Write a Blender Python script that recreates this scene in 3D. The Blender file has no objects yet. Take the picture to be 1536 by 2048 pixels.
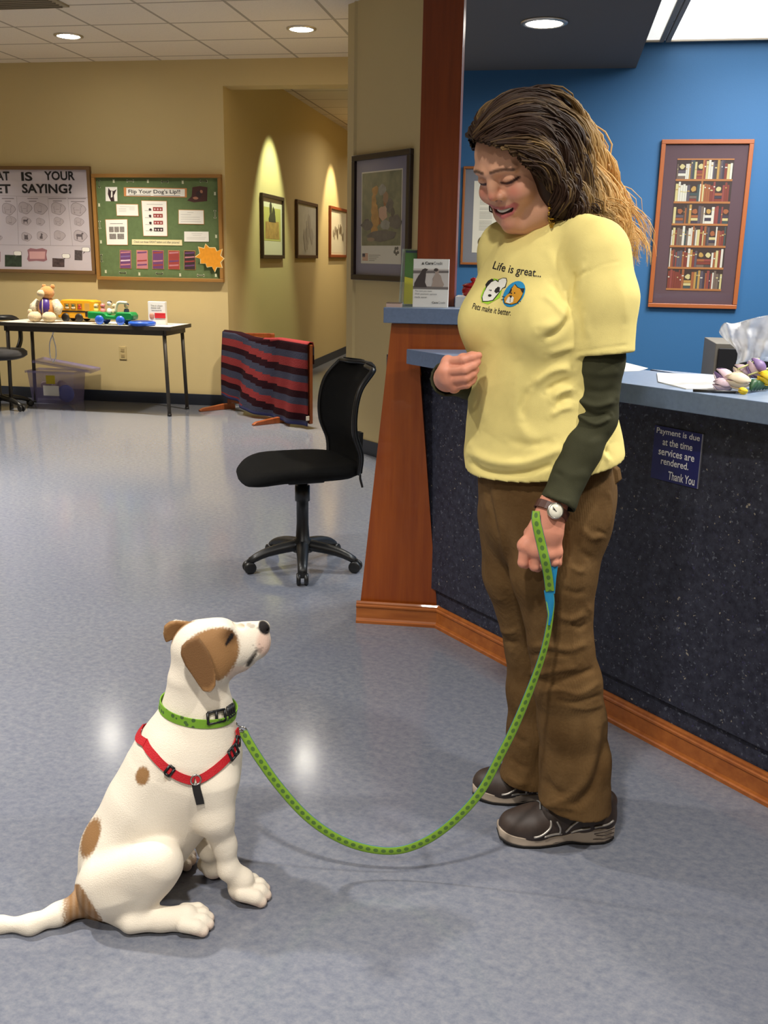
import bpy, bmesh, math, random
import numpy as np
from mathutils import Vector, Matrix
from mathutils.bvhtree import BVHTree
random.seed(7); RNG = np.random.default_rng(11)
SC = bpy.context.scene; COL = SC.collection
PI = math.pi
# ------------------------------------------------------------------ camera
CAM_H = 1.32; FPX = 1931.0; CX, CY = 768.0, 1024.0
PITCH = math.atan(509 / 1931.0); ROLL = math.radians(0.98)
CAMROT = Matrix.Rotation(PI / 2 - PITCH, 3, 'X') @ Matrix.Rotation(ROLL, 3, 'Z')
cam_d = bpy.data.cameras.new('camera'); cam = bpy.data.objects.new('camera', cam_d); COL.objects.link(cam)
cam_d.sensor_fit = 'VERTICAL'; cam_d.sensor_height = 36.0; cam_d.lens = 36.0 * FPX / 2048.0
cam_d.clip_start = 0.05; cam_d.clip_end = 60
cam.matrix_world = Matrix.Translation((0, 0, CAM_H)) @ CAMROT.to_4x4()
SC.camera = cam
SC.view_settings.view_transform = 'Standard'; SC.view_settings.look = 'None'
SC.view_settings.gamma = 1.0; SC.view_settings.exposure = 0.03
SC.view_settings.use_curve_mapping = False
try:
    SC.cycles.use_denoising = True; SC.cycles.max_bounces = 8; SC.cycles.diffuse_bounces = 4
    SC.cycles.sample_clamp_indirect = 4.0; SC.cycles.caustics_reflective = False; SC.cycles.caustics_refractive = False
except Exception:
    pass
world = bpy.data.worlds.new('world'); SC.world = world; world.use_nodes = True
world.node_tree.nodes['Background'].inputs[0].default_value = (1.0, 0.86, 0.68, 1)
world.node_tree.nodes['Background'].inputs[1].default_value = 0.06

# room directions: U runs along the back wall, V points away from the camera; the desk and the short wall run at 45 degrees
AU = math.atan2(-0.172, 0.985)
U = Vector((math.cos(AU), math.sin(AU), 0)); V = Vector((-math.sin(AU), math.cos(AU), 0)); Z = Vector((0, 0, 1))
CEIL = 2.88; SOFFIT = 2.365; DESKCEIL = 2.503

def uv(u, v, z=0.0):
    return U * u + V * v + Z * z

WARM = (1.0, 0.90, 0.74); NEUT = (1.0, 0.95, 0.88); COOL = (0.86, 0.94, 1.0)
def lamp(name, loc, energy, color, size=0.16, spread=150, target=None, kind='AREA'):
    d = bpy.data.lights.new(name, kind); o = bpy.data.objects.new(name, d); COL.objects.link(o)
    o.location = loc; d.energy = energy; d.color = color
    if kind == 'AREA':
        d.shape = 'DISK'; d.size = size; d.spread = math.radians(spread)
    elif kind == 'SPOT':
        d.spot_size = math.radians(spread); d.spot_blend = 0.6; d.shadow_soft_size = size
    if target is not None:
        o.rotation_euler = (Vector(target) - Vector(loc)).to_track_quat('-Z', 'Y').to_euler()
    return o
# downlights: two seen in the back, unseen ones over and behind the camera, one of them an added fill, one in the soffit
DL_SEEN = [Vector((-2.411, 7.85, CEIL)), Vector((-0.644, 7.491, CEIL))]
DL_SOFFIT = Vector((0.690, 4.81, SOFFIT))
DL_REST_AND_FILL = [(Vector((-1.95, 2.55, CEIL)), 55, 108), (Vector((1.35, 1.25, 2.60)), 24, 150), (Vector((-0.35, 0.55, CEIL)), 36, 124),
           (Vector((-0.75, -0.9, CEIL)), 42, 150), (Vector((-2.7, 5.1, CEIL)), 76, 98), (Vector((-4.2, 8.3, CEIL)), 14, 100)]  # first entry here is a fill lamp added for the face and the dog
for p in DL_SEEN:
    lamp('downlight_or_fill_lamp', p + Vector((0, 0, -0.03)), 36, WARM, 0.15, 95)
lamp('downlight_or_fill_lamp', DL_SOFFIT + Vector((0, 0, -0.03)), 13, WARM, 0.14, 140)
lamp('downlight_or_fill_lamp', Vector((1.75, 2.35, SOFFIT - 0.01)), 30, WARM, 0.14, 150)
for p, e, sp_ in DL_REST_AND_FILL:
    lamp('downlight_or_fill_lamp', p + Vector((0, 0, -0.02)), e, NEUT, 0.15, sp_)
# fluorescent troffers behind the desk
lamp('troffer_lamp', Vector((1.95, 4.55, DESKCEIL - 0.03)), 56, COOL, 0.9, 170)
lamp('troffer_lamp', Vector((2.3, 2.6, DESKCEIL - 0.03)), 30, COOL, 0.9, 170)

# ------------------------------------------------------------------ layout helpers
def ray(x, y):
    return CAMROT @ Vector(((x - CX) / FPX, -(y - CY) / FPX, -1.0))
EYE = Vector((0, 0, CAM_H))
def gz(x, y, z=0.0):
    d = ray(x, y); return EYE + d * ((z - CAM_H) / d.z)
def py(x, y, Y):
    d = ray(x, y); return EYE + d * (Y / d.y)
def onplane(x, y, p, n):
    d = ray(x, y); return EYE + d * ((Vector(p) - EYE).dot(n) / d.dot(n))
class Wall:
    """vertical plane with a local frame: x to the right along it, y into it, z up"""
    def __init__(s, p, ang):
        s.p = Vector(p); s.ang = ang
        s.x = Vector((math.cos(ang), math.sin(ang), 0)); s.y = Vector((-math.sin(ang), math.cos(ang), 0))
        s.M = Matrix.Translation(s.p) @ Matrix.Rotation(ang, 4, 'Z')
    def at(s, x, y):
        q = onplane(x, y, s.p, s.y) - s.p
        return (q.dot(s.x), q.z + s.p.z)
    def world(s, lx, ly, lz):
        return s.M @ Vector((lx, ly, lz))

# ------------------------------------------------------------------ materials
def srgb(r, g, b):
    f = lambda c: (c / 255 / 12.92) if c / 255 <= 0.04045 else ((c / 255 + 0.055) / 1.055) ** 2.4
    return (f(r), f(g), f(b), 1.0)
MATS = {}
def mat(name, col, rough=0.6, metal=0.0, spec=0.5, coat=0.0, emit=None, estr=0.0, alpha=1.0, sheen=0.0, noise=None, bump=None, sss=0.0):
    """noise=(scale, amount) varies the colour, bump=(scale, strength) roughens the surface"""
    if name in MATS: return MATS[name]
    m = bpy.data.materials.new(name); m.use_nodes = True; MATS[name] = m
    nt = m.node_tree; b = nt.nodes['Principled BSDF']
    b.inputs['Base Color'].default_value = col; b.inputs['Roughness'].default_value = rough
    b.inputs['Metallic'].default_value = metal; b.inputs['Specular IOR Level'].default_value = spec
    b.inputs['Coat Weight'].default_value = coat; b.inputs['Alpha'].default_value = alpha
    b.inputs['Sheen Weight'].default_value = sheen
    if sss: b.inputs['Subsurface Weight'].default_value = sss; b.inputs['Subsurface Radius'].default_value = (0.012, 0.005, 0.003)
    if emit: b.inputs['Emission Color'].default_value = emit; b.inputs['Emission Strength'].default_value = estr
    if noise or bump:
        tc = nt.nodes.new('ShaderNodeTexCoord')
    if noise:
        n = nt.nodes.new('ShaderNodeTexNoise'); n.inputs['Scale'].default_value = noise[0]; n.inputs['Detail'].default_value = 4
        nt.links.new(tc.outputs['Object'], n.inputs['Vector'])
        r = nt.nodes.new('ShaderNodeMapRange'); r.inputs[1].default_value = 0.3; r.inputs[2].default_value = 0.7
        r.inputs[3].default_value = 1 - noise[1]; r.inputs[4].default_value = 1 + noise[1]
        nt.links.new(n.outputs['Fac'], r.inputs[0])
        mx = nt.nodes.new('ShaderNodeVectorMath'); mx.operation = 'MULTIPLY'; mx.inputs[0].default_value = col[:3]
        nt.links.new(r.outputs[0], mx.inputs[1]); nt.links.new(mx.outputs[0], b.inputs['Base Color'])
    if bump:
        n2 = nt.nodes.new('ShaderNodeTexNoise'); n2.inputs['Scale'].default_value = bump[0]; n2.inputs['Detail'].default_value = 3
        nt.links.new(tc.outputs['Object'], n2.inputs['Vector'])
        bp = nt.nodes.new('ShaderNodeBump'); bp.inputs['Strength'].default_value = bump[1]; bp.inputs['Distance'].default_value = 0.01
        nt.links.new(n2.outputs['Fac'], bp.inputs['Height']); nt.links.new(bp.outputs[0], b.inputs['Normal'])
    return m
class NT:
    """small node-graph writer"""
    def __init__(s, m): s.m = m; s.nt = m.node_tree; s.b = s.nt.nodes['Principled BSDF']
    def n(s, t, **kw):
        x = s.nt.nodes.new('ShaderNode' + t)
        for k, v in kw.items(): setattr(x, k, v)
        return x
    def l(s, a, b): s.nt.links.new(a, b)
    def math(s, op, a, b=None, c=None):
        x = s.n('Math', operation=op)
        for i, q in enumerate((a, b, c)):
            if q is None: continue
            if isinstance(q, (int, float)): x.inputs[i].default_value = q
            else: s.l(q, x.inputs[i])
        return x.outputs[0]
    def mix(s, f, a, b):
        x = s.n('Mix', data_type='RGBA')
        for i, q in ((0, f), (6, a), (7, b)):
            if isinstance(q, (int, float, tuple)): x.inputs[i].default_value = q
            else: s.l(q, x.inputs[i])
        return x.outputs[2]
    def noise(s, vec, scale, detail=4, rough=0.5):
        x = s.n('TexNoise'); x.inputs['Scale'].default_value = scale; x.inputs['Detail'].default_value = detail
        x.inputs['Roughness'].default_value = rough
        if vec is not None: s.l(vec, x.inputs['Vector'])
        return x.outputs['Fac']
    def ramp(s, f, stops):
        x = s.n('ValToRGB'); e = x.color_ramp.elements
        while len(e) < len(stops): e.new(0.5)
        for el, (p, c) in zip(e, stops): el.position = p; el.color = c
        s.l(f, x.inputs[0]); return x.outputs[0]
    def bump(s, h, strength, dist=0.01):
        x = s.n('Bump'); x.inputs['Strength'].default_value = strength; x.inputs['Distance'].default_value = dist
        s.l(h, x.inputs['Height']); s.l(x.outputs[0], s.b.inputs['Normal'])

def wood(name, c1, c2, scale=1.0, rough=0.4, axis='Z'):
    if name in MATS: return MATS[name]
    m = mat(name, c1, rough, coat=0.15); g = NT(m)
    tc = g.n('TexCoord'); mp = g.n('Mapping'); g.l(tc.outputs['Object'], mp.inputs['Vector'])
    sc = {'Z': (14, 14, 0.9), 'X': (0.9, 14, 14), 'Y': (14, 0.9, 14)}[axis]
    mp.inputs['Scale'].default_value = tuple(v * scale for v in sc)
    f = g.noise(mp.outputs[0], 3.0, 6, 0.6)
    g.l(g.ramp(f, [(0.3, c1), (0.7, c2)]), g.b.inputs['Base Color'])
    return m

def glass_pane(name='picture_glass'):
    if name in MATS: return MATS[name]
    m = bpy.data.materials.new(name); m.use_nodes = True; MATS[name] = m; nt = m.node_tree
    for n in list(nt.nodes): nt.nodes.remove(n)
    o = nt.nodes.new('ShaderNodeOutputMaterial'); t = nt.nodes.new('ShaderNodeBsdfTransparent'); gl = nt.nodes.new('ShaderNodeBsdfGlossy')
    gl.inputs['Roughness'].default_value = 0.05
    mx = nt.nodes.new('ShaderNodeMixShader'); mx.inputs[0].default_value = 0.06; nt.links.new(t.outputs[0], mx.inputs[1])
    nt.links.new(gl.outputs[0], mx.inputs[2]); nt.links.new(mx.outputs[0], o.inputs[0])
    return m
def clear_plastic(name, tint, fac=0.25, rough=0.12):
    if name in MATS: return MATS[name]
    m = bpy.data.materials.new(name); m.use_nodes = True; MATS[name] = m; nt = m.node_tree
    b = nt.nodes['Principled BSDF']; b.inputs['Base Color'].default_value = tint; b.inputs['Roughness'].default_value = rough
    t = nt.nodes.new('ShaderNodeBsdfTransparent'); mx = nt.nodes.new('ShaderNodeMixShader'); mx.inputs[0].default_value = fac
    nt.links.new(t.outputs[0], mx.inputs[1]); nt.links.new(b.outputs[0], mx.inputs[2]); nt.links.new(mx.outputs[0], nt.nodes['Material Output'].inputs[0])
    return m

# ------------------------------------------------------------------ mesh builder
class MB:
    def __init__(s): s.v = []; s.f = []; s.m = []; s.mi = 0
    def add(s, vs, fs):
        o = len(s.v); s.v.extend(Vector(p) for p in vs)
        for f in fs: s.f.append(tuple(i + o for i in f)); s.m.append(s.mi)
        return s
    def box(s, c, d, rz=0.0, M=None):
        x, y, z = (q / 2 for q in d); R = Matrix.Rotation(rz, 3, 'Z') if rz else None
        vs = []
        for sx, sy, sz in ((-1,-1,-1),(1,-1,-1),(1,1,-1),(-1,1,-1),(-1,-1,1),(1,-1,1),(1,1,1),(-1,1,1)):
            p = Vector((sx * x, sy * y, sz * z))
            if R: p = R @ p
            if M: p = M @ p
            vs.append(p + Vector(c))
        return s.add(vs, [(3,2,1,0),(4,5,6,7),(0,1,5,4),(1,2,6,5),(2,3,7,6),(3,0,4,7)])
    def prism(s, poly, axis, d):
        """poly: list of 3-D points (planar), extruded by vector d"""
        n = len(poly); a = [Vector(p) for p in poly]; d = Vector(d)
        nrm = Vector((0, 0, 0))
        for i in range(n): nrm += a[i].cross(a[(i + 1) % n])
        if nrm.dot(d) > 0: a.reverse()
        return s.add(a + [p + d for p in a], [tuple(range(n)), tuple(range(2 * n - 1, n - 1, -1))] + [(i, i + n, (i + 1) % n + n, (i + 1) % n) for i in range(n)])
    def wallpoly(s, pts, y0, t):
        """polygon in local (x, z), front face at y0 - t, back at y0"""
        return s.prism([(x, y0, z) for x, z in pts], 'y', (0, -t, 0))
    def rings(s, rs, cap0=True, cap1=True, closed=True):
        o = len(s.v); n = len(rs[0])
        for r in rs: s.v.extend(Vector(p) for p in r)
        m = n if closed else n - 1
        for i in range(len(rs) - 1):
            for j in range(m):
                s.f.append((o + i * n + j, o + i * n + (j + 1) % n, o + (i + 1) * n + (j + 1) % n, o + (i + 1) * n + j)); s.m.append(s.mi)
        if cap0 and closed: s.f.append(tuple(o + j for j in reversed(range(n)))); s.m.append(s.mi)
        if cap1 and closed: s.f.append(tuple(o + (len(rs) - 1) * n + j for j in range(n))); s.m.append(s.mi)
        return s
    def tube(s, path, r, n=8, flat=None, closed=False, up=None):
        """r: number or list; flat=(w,h) gives a flat strap section"""
        P = [Vector(p) for p in path]; k = len(P); rs = []
        prev = None
        for i in range(k):
            t = (P[min(i + 1, k - 1)] - P[max(i - 1, 0)])
            if closed: t = P[(i + 1) % k] - P[(i - 1) % k]
            t.normalize()
            if prev is None:
                a = Vector(up) if up is not None else (Vector((0, 0, 1)) if abs(t.z) < 0.9 else Vector((1, 0, 0)))
            else: a = prev
            a = (a - t * a.dot(t)).normalized(); prev = a; b = t.cross(a)
            rr = r[i] if isinstance(r, (list, tuple)) else r
            if flat: rs.append([P[i] + a * (math.cos(q) * flat[0]) + b * (math.sin(q) * flat[1]) for q in [PI / 4, 3 * PI / 4, 5 * PI / 4, 7 * PI / 4]])
            else: rs.append([P[i] + (a * math.cos(2 * PI * j / n) + b * math.sin(2 * PI * j / n)) * rr for j in range(n)])
        if closed: rs.append(rs[0])
        return s.rings(rs, not closed, not closed)
    def lathe(s, prof, c=(0, 0, 0), n=20, M=None, cap=True):
        c = Vector(c); rs = []
        for r, z in prof:
            ring = [Vector((r * math.cos(2 * PI * j / n), r * math.sin(2 * PI * j / n), z)) for j in range(n)]
            rs.append([(M @ p if M else p) + c for p in ring])
        return s.rings(rs, cap, cap)
    def ball(s, c, r, n=14, M=None):
        if isinstance(r, (int, float)): r = (r, r, r)
        c = Vector(c); rs = []
        for i in range(1, n // 2):
            a = -PI / 2 + PI * i / (n // 2); ring = []
            for j in range(n):
                p = Vector((r[0] * math.cos(a) * math.cos(2 * PI * j / n), r[1] * math.cos(a) * math.sin(2 * PI * j / n), r[2] * math.sin(a)))
                ring.append((M @ p if M else p) + c)
            rs.append(ring)
        return s.rings(rs)
    def text(s, txt, box, y, bold=0.0, t=0.0008, shear=0.0, xf=None, fit=True):
        """lettering laid into local box (x0, z0, x1, z1) on plane y; xf maps (x, z) to a point"""
        V2, F2 = text_mesh(txt, bold, shear)
        a = np.array([(p[0], p[1]) for p in V2]); lo, hi = a.min(0), a.max(0)
        sx = (box[2] - box[0]) / (hi[0] - lo[0]); sz = (box[3] - box[1]) / (hi[1] - lo[1])
        pts = []
        for p in V2:
            X = box[0] + (p[0] - lo[0]) * sx; Zz = box[1] + (p[1] - lo[1]) * sz
            pts.append(xf(X, Zz) if xf else Vector((X, y - t, Zz)))
        return s.add(pts, F2)
    def build(s, name, mats, parent=None, smooth=False, bevel=0.0, seg=2, world=False, auto=None):
        me = bpy.data.meshes.new(name); me.from_pydata([tuple(p) for p in s.v], [], s.f)
        if not isinstance(mats, (list, tuple)): mats = [mats]
        for m in mats: me.materials.append(m)
        if len(mats) > 1: me.polygons.foreach_set('material_index', s.m)
        me.update()
        if smooth: me.polygons.foreach_set('use_smooth', [True] * len(me.polygons))
        o = bpy.data.objects.new(name, me); COL.objects.link(o)
        if parent:
            o.parent = parent
            if world: o.matrix_parent_inverse = pmat(parent).inverted()
        if bevel:
            b = o.modifiers.new('soft_edges', 'BEVEL'); b.width = bevel; b.segments = seg; b.limit_method = 'ANGLE'; b.angle_limit = math.radians(40)
            b.harden_normals = False
        if auto:
            try:
                o.modifiers.new('e', 'EDGE_SPLIT').split_angle = math.radians(auto)
            except Exception: pass
        return o
def pmat(o):
    M = Matrix.Translation(o.location) @ o.rotation_euler.to_matrix().to_4x4()
    return M if not o.parent else pmat(o.parent) @ o.matrix_parent_inverse @ M
_TX = {}
def text_mesh(txt, bold, shear):
    k = (txt, bold, shear)
    if k in _TX: return _TX[k]
    c = bpy.data.curves.new('letters', 'FONT'); c.body = txt; c.offset = bold; c.shear = shear; c.resolution_u = 3
    o = bpy.data.objects.new('letters', c); COL.objects.link(o)
    dg = bpy.context.evaluated_depsgraph_get(); me = bpy.data.meshes.new_from_object(o.evaluated_get(dg))
    r = ([tuple(v.co) for v in me.vertices], [tuple(p.vertices) for p in me.polygons])
    bpy.data.objects.remove(o); bpy.data.curves.remove(c); bpy.data.meshes.remove(me)
    _TX[k] = r; return r
def tag(o, label=None, cat=None, group=None, kind=None):
    if label: o['label'] = label
    if cat: o['category'] = cat
    if group: o['group'] = group
    if kind: o['kind'] = kind
    return o
def thing(name, label, cat, loc=(0, 0, 0), rz=0.0, group=None):
    o = bpy.data.objects.new(name, None); COL.objects.link(o); o.empty_display_size = 0.1
    o.location = loc; o.rotation_euler = (0, 0, rz)
    return tag(o, label, cat, group)
def copy_tree(o, parent=None):
    c = o.copy(); COL.objects.link(c)
    if parent: c.parent = parent
    for ch in [q for q in bpy.data.objects if q.parent == o]: copy_tree(ch, c)
    return c
def struct(name, mb, m, **kw):
    return tag(mb.build(name, m, **kw), kind='structure')
def spline(pts, n=8):
    """Catmull-Rom through points (tuples of any length)"""
    P = [np.array(p, float) for p in pts]; P = [2 * P[0] - P[1]] + P + [2 * P[-1] - P[-2]]; out = []
    for i in range(1, len(P) - 2):
        for k in range(n):
            t = k / n; a, b, c, d = P[i - 1], P[i], P[i + 1], P[i + 2]
            out.append(0.5 * ((2 * b) + (-a + c) * t + (2 * a - 5 * b + 4 * c - d) * t * t + (-a + 3 * b - 3 * c + d) * t ** 3))
    out.append(P[-2]); return out
# ------------------------------------------------------------------ the room
def wall_paint(name, col, rough=0.75):
    m = mat(name, col, rough); g = NT(m); tc = g.n('TexCoord')
    g.bump(g.noise(tc.outputs['Object'], 220, 2), 0.12, 0.002)
    return m
BEIGE = wall_paint('beige_paint', srgb(200, 180, 130))
BLUE = wall_paint('blue_paint', srgb(46, 98, 142), 0.6)
SOFF = wall_paint('slate_paint', srgb(92, 88, 84), 0.8)
NAVY = mat('navy_vinyl', srgb(38, 44, 58), 0.45)
# linoleum
FLOOR = mat('marbled_linoleum', (0.3, 0.32, 0.37, 1), 0.3, spec=0.6); g = NT(FLOOR); tc = g.n('TexCoord')
mp = g.n('Mapping'); mp.inputs['Rotation'].default_value = (0, 0, 0.6); mp.inputs['Scale'].default_value = (1, 1.25, 1); g.l(tc.outputs['Object'], mp.inputs['Vector'])
f1 = g.noise(mp.outputs[0], 46, 6, 0.75); f2 = g.noise(tc.outputs['Object'], 3.0, 3); f3 = g.noise(mp.outputs[0], 90, 3, 0.7)
c = g.ramp(f1, [(0.30, srgb(98, 104, 117)), (0.50, srgb(118, 122, 131)), (0.70, srgb(136, 138, 142))])
c = g.mix(g.math('MULTIPLY', f2, 0.35), c, srgb(110, 112, 134))
c = g.mix(g.math('MULTIPLY', g.math('GREATER_THAN', f3, 0.66), 0.22), c, srgb(88, 95, 112))
g.l(c, g.b.inputs['Base Color'])
g.l(g.math('MULTIPLY_ADD', f1, 0.10, 0.09), g.b.inputs['Roughness'])
g.bump(g.math('ADD', g.noise(tc.outputs['Object'], 55, 2), g.math('MULTIPLY', g.noise(tc.outputs['Object'], 160, 2), 0.5)), 0.02, 0.003)
def tiles(name, u0, v0, pu, pv, col):
    m = mat(name, col, 0.9); g = NT(m); tc = g.n('TexCoord'); mp = g.n('Mapping')
    mp.vector_type = 'POINT'; mp.inputs['Rotation'].default_value = (0, 0, -AU); g.l(tc.outputs['Object'], mp.inputs['Vector'])
    sp = g.n('SeparateXYZ'); g.l(mp.outputs[0], sp.inputs[0])
    def line(q, o, p):
        w = g.math('ABSOLUTE', g.math('SUBTRACT', g.math('FRACT', g.math('ADD', g.math('DIVIDE', g.math('SUBTRACT', q, o), p), 100.5)), 0.5))
        return g.math('LESS_THAN', w, 0.011 / p)
    ln = g.math('MAXIMUM', line(sp.outputs[0], u0, pu), line(sp.outputs[1], v0, pv))
    sp2 = g.noise(tc.outputs['Object'], 120, 3, 0.7)
    base = g.mix(g.math('MULTIPLY', g.math('GREATER_THAN', sp2, 0.58), 0.2), col, (col[0] * .6, col[1] * .6, col[2] * .6, 1))
    g.l(g.mix(ln, base, (col[0] * .5, col[1] * .48, col[2] * .45, 1)), g.b.inputs['Base Color'])
    return m
CT = tiles('ceiling_tile', -1.63, 7.57, 0.59, 0.55, srgb(226, 216, 200))
CT2 = tiles('white_ceiling_tile', 0.05, 5.55, 1.22, 0.61, srgb(242, 240, 232))

# wall planes
P_BACK = gz(172, 800); W_BACK = Wall((P_BACK.x, P_BACK.y, 0), AU)
CORNER = W_BACK.world(W_BACK.at(456, 600)[0], 0, 0)
A_HALL = AU + PI / 2; W_HALL = Wall(CORNER, A_HALL - math.radians(0.0))
P_HALL = gz(631, 733); W_HALL = Wall(CORNER, math.atan2(13.826 - CORNER.y, -0.571 - CORNER.x))
A45 = AU - PI / 4
W_DIAG = Wall(gz(706, 900), A45)
W_BLUE = Wall((0.3, 6.03, 0), AU)
XD0 = W_DIAG.at(693.5, 500)[0]                       # outer corner of the short wall
def cross(w1, w2):
    d = w1.x.x * w2.x.y - w1.x.y * w2.x.x; q = w2.p - w1.p
    return (q.x * w2.x.y - q.y * w2.x.x) / d
XD1 = cross(W_DIAG, W_BLUE)                          # where it meets the blue wall
D0 = W_DIAG.world(XD0, 0, 0); D1 = W_DIAG.world(XD1, 0, 0)
struct('floor', MB().box((0.2, 6.0, -0.05), (12, 20, 0.1)), FLOOR)
def slab(name, pts, z0, z1, m):
    return struct(name, MB().prism([(p[0], p[1], z0) for p in pts], 'z', (0, 0, z1 - z0)), m)
def wallslab(name, w, x0, x1, z0, z1, m, t=0.12):
    mb = MB(); mb.prism([w.world(x0, 0, z0), w.world(x1, 0, z0), w.world(x1, t, z0), w.world(x0, t, z0)], 'z', (0, 0, z1 - z0))
    return struct(name, mb, m)
xl = (uv(-6.2, 0) - W_BACK.p).dot(U)
wallslab('wall_back', W_BACK, xl, W_BACK.at(456, 600)[0], 0, 2.95, BEIGE)
xc = W_BACK.at(456, 600)[0]
wallslab('trim_1', W_BACK, xc, xc + 2.6, 2.675, 2.95, BEIGE, 0.2)      # header over the hallway opening
wallslab('wall_hall', W_HALL, 0.0, 8.5, 0, 2.95, BEIGE)
wallslab('wall_diagonal', W_DIAG, XD0, XD1, 0, CEIL, BEIGE, 0.10)
# return of the short wall along the hallway, and the hallway's far end
wr = Wall(D0, W_HALL.ang); wallslab('wall_return', Wall(W_DIAG.world(XD0 + 0.11, 0.0, 0), W_HALL.ang), 0.0, 8.5, 0, 2.95, BEIGE, 0.02)
we = W_HALL.world(8.5, 0, 0); wallslab('wall_hall_end', Wall(we, AU), -0.3, 3.4, 0, 2.95, BEIGE)
xb = W_BLUE.world(0, 0, 0)
wallslab('wall_blue', W_BLUE, (D1 - W_BLUE.p).dot(U), 5.2, 0, 2.95, BLUE)
# side and rear walls, outside the picture
wl = Wall(uv(-6.2, -2.5), A_HALL); wallslab('wall_left', wl, 0, 11.2, 0, 2.95, BEIGE, -0.12)
wallslab('wall_front', Wall(uv(-6.2, -2.5), AU), 0, 10.6, 0, 2.95, BEIGE, -0.12)
wallslab('wall_right', Wall(uv(4.3, -2.5), A_HALL), 0, 8.6, 0, 2.95, BEIGE, -0.12)
# ceilings
bk = (P_BACK.dot(V))
slab('ceiling', [uv(-6.2, -2.5), uv(4.4, -2.5), uv(4.4, 1.2), uv(-0.25, 3.3) , D1 + U * 0.05, uv(D0.dot(U) + 0.3, bk), uv(-6.2, bk)], CEIL, CEIL + 0.05, CT)
slab('ceiling_hall', [uv(-3.1, bk + .0), uv(1.6, bk + .0), uv(1.6, 16), uv(-3.1, 16)], 2.95, 3.0, CT)
sr = lambda v: uv(1.28 * 0.985 + 5.509 * -0.172 + 0.075, v)           # right edge of the soffit
vb = W_BLUE.p.dot(V)
SRU = gz(1271, 138, SOFFIT).dot(U)
slab('trim_2', [uv(-0.42, 3.35), uv(SRU, 1.9), uv(SRU, vb), D1], SOFFIT, 2.95, SOFF)   # bulkhead over the desk
slab('trim_3', [uv(-0.42, 3.35), uv(4.4, -0.2), uv(4.4, 1.3), uv(SRU, 1.9)], SOFFIT, 2.95, SOFF)
slab('ceiling_desk', [uv(SRU, 1.85), uv(4.4, 1.2), uv(4.4, vb), uv(SRU, vb)], DESKCEIL, DESKCEIL + 0.06, CT2)
# vinyl baseboards
def base(name, w, x0, x1, h=0.1):
    mb = MB(); mb.prism([w.world(x0, -0.008, 0), w.world(x1, -0.008, 0), w.world(x1, 0, 0), w.world(x0, 0, 0)], 'z', (0, 0, h))
    struct(name, mb, NAVY, bevel=0.003)
base('baseboard_back', W_BACK, xl, xc + 0.008); base('baseboard_hall', W_HALL, 0.0, 8.5); base('baseboard_diagonal', W_DIAG, XD0 - 0.008, XD1)
# ceiling lights
CHROME = mat('brushed_ring', srgb(205, 195, 180), 0.3, 0.8)
def downlight(p, label, estr, r=0.085):
    t = thing('ceiling_downlight', label, 'ceiling light', p, 0, 'round recessed downlights')
    MB().lathe([(r + 0.022, 0.001), (r + 0.022, -0.006), (r, -0.010), (r - 0.004, 0.0)], n=32).build('trim_ring', CHROME, t, True)
    MB().lathe([(r, -0.0035), (r, -0.006), (0.02, -0.009)], n=32).build('lens', mat('downlight_lens', (1, 1, 1, 1), 0.4, emit=(1, 0.93, 0.8, 1), estr=60), t, True)
downlight(DL_SEEN[0], 'round recessed downlight in the tile ceiling above the white poster board', 14)
downlight(DL_SEEN[1], 'round recessed downlight in the tile ceiling close to the short beige wall', 14)
downlight(DL_SOFFIT, 'round recessed downlight in the dark soffit above the reception desk', 14)
TROF = mat('troffer_lens', (1, 1, 1, 1), 0.5, emit=(0.98, 1.0, 1.0, 1), estr=3.2)
TROF2 = mat('troffer_lens_dim', (1, 1, 0.97, 1), 0.5, emit=(1.0, 0.98, 0.9, 1), estr=0.85)
WHITE_MET = mat('white_metal', srgb(225, 222, 212), 0.4)
gu = Vector((1.476 * 0.955, 0, 0)); 
def troffer(u0, u1, v0, v1, label, m):
    t = thing('troffer_light', label, 'ceiling light', uv((u0 + u1) / 2, (v0 + v1) / 2, DESKCEIL), AU)
    w, d = (u1 - u0), (v1 - v0); fr = MB()
    for sx in (-1, 1): fr.box((sx * (w / 2 - 0.012), 0, -0.008), (0.024, d, 0.016))
    for sy in (-1, 1): fr.box((0, sy * (d / 2 - 0.012), -0.008), (w - 0.048, 0.024, 0.016))
    fr.build('frame', mat('troffer_frame', srgb(150, 138, 120), 0.5), t)
    MB().box((0, 0, -0.004), (w - 0.048, d - 0.048, 0.006)).build('diffuser', m, t)
LU = gz(1350, 40, DESKCEIL).dot(U)
troffer(LU, LU + 1.22, vb - 1.25, vb - 0.03, 'bright fluorescent ceiling panel behind the desk at the right edge', TROF)
troffer(SRU + 0.01, LU - 0.012, vb - 1.25, vb - 0.03, 'narrower cream ceiling panel between the dark soffit and the brighter panel', TROF2)
t = thing('ceiling_vent', 'flat louvred air vent in the tile ceiling at the top left corner', 'vent', gz(30, 2, CEIL), AU)
vm = mat('vent_metal', srgb(150, 138, 115), 0.5)
MB().box((0, 0, -0.006), (0.6, 0.3, 0.012)).build('vent_frame', vm, t, bevel=0.003)
for k in range(6): MB().box((0, -0.11 + 0.044 * k, -0.016), (0.54, 0.006, 0.014)).build('louver', vm, t)
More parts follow.
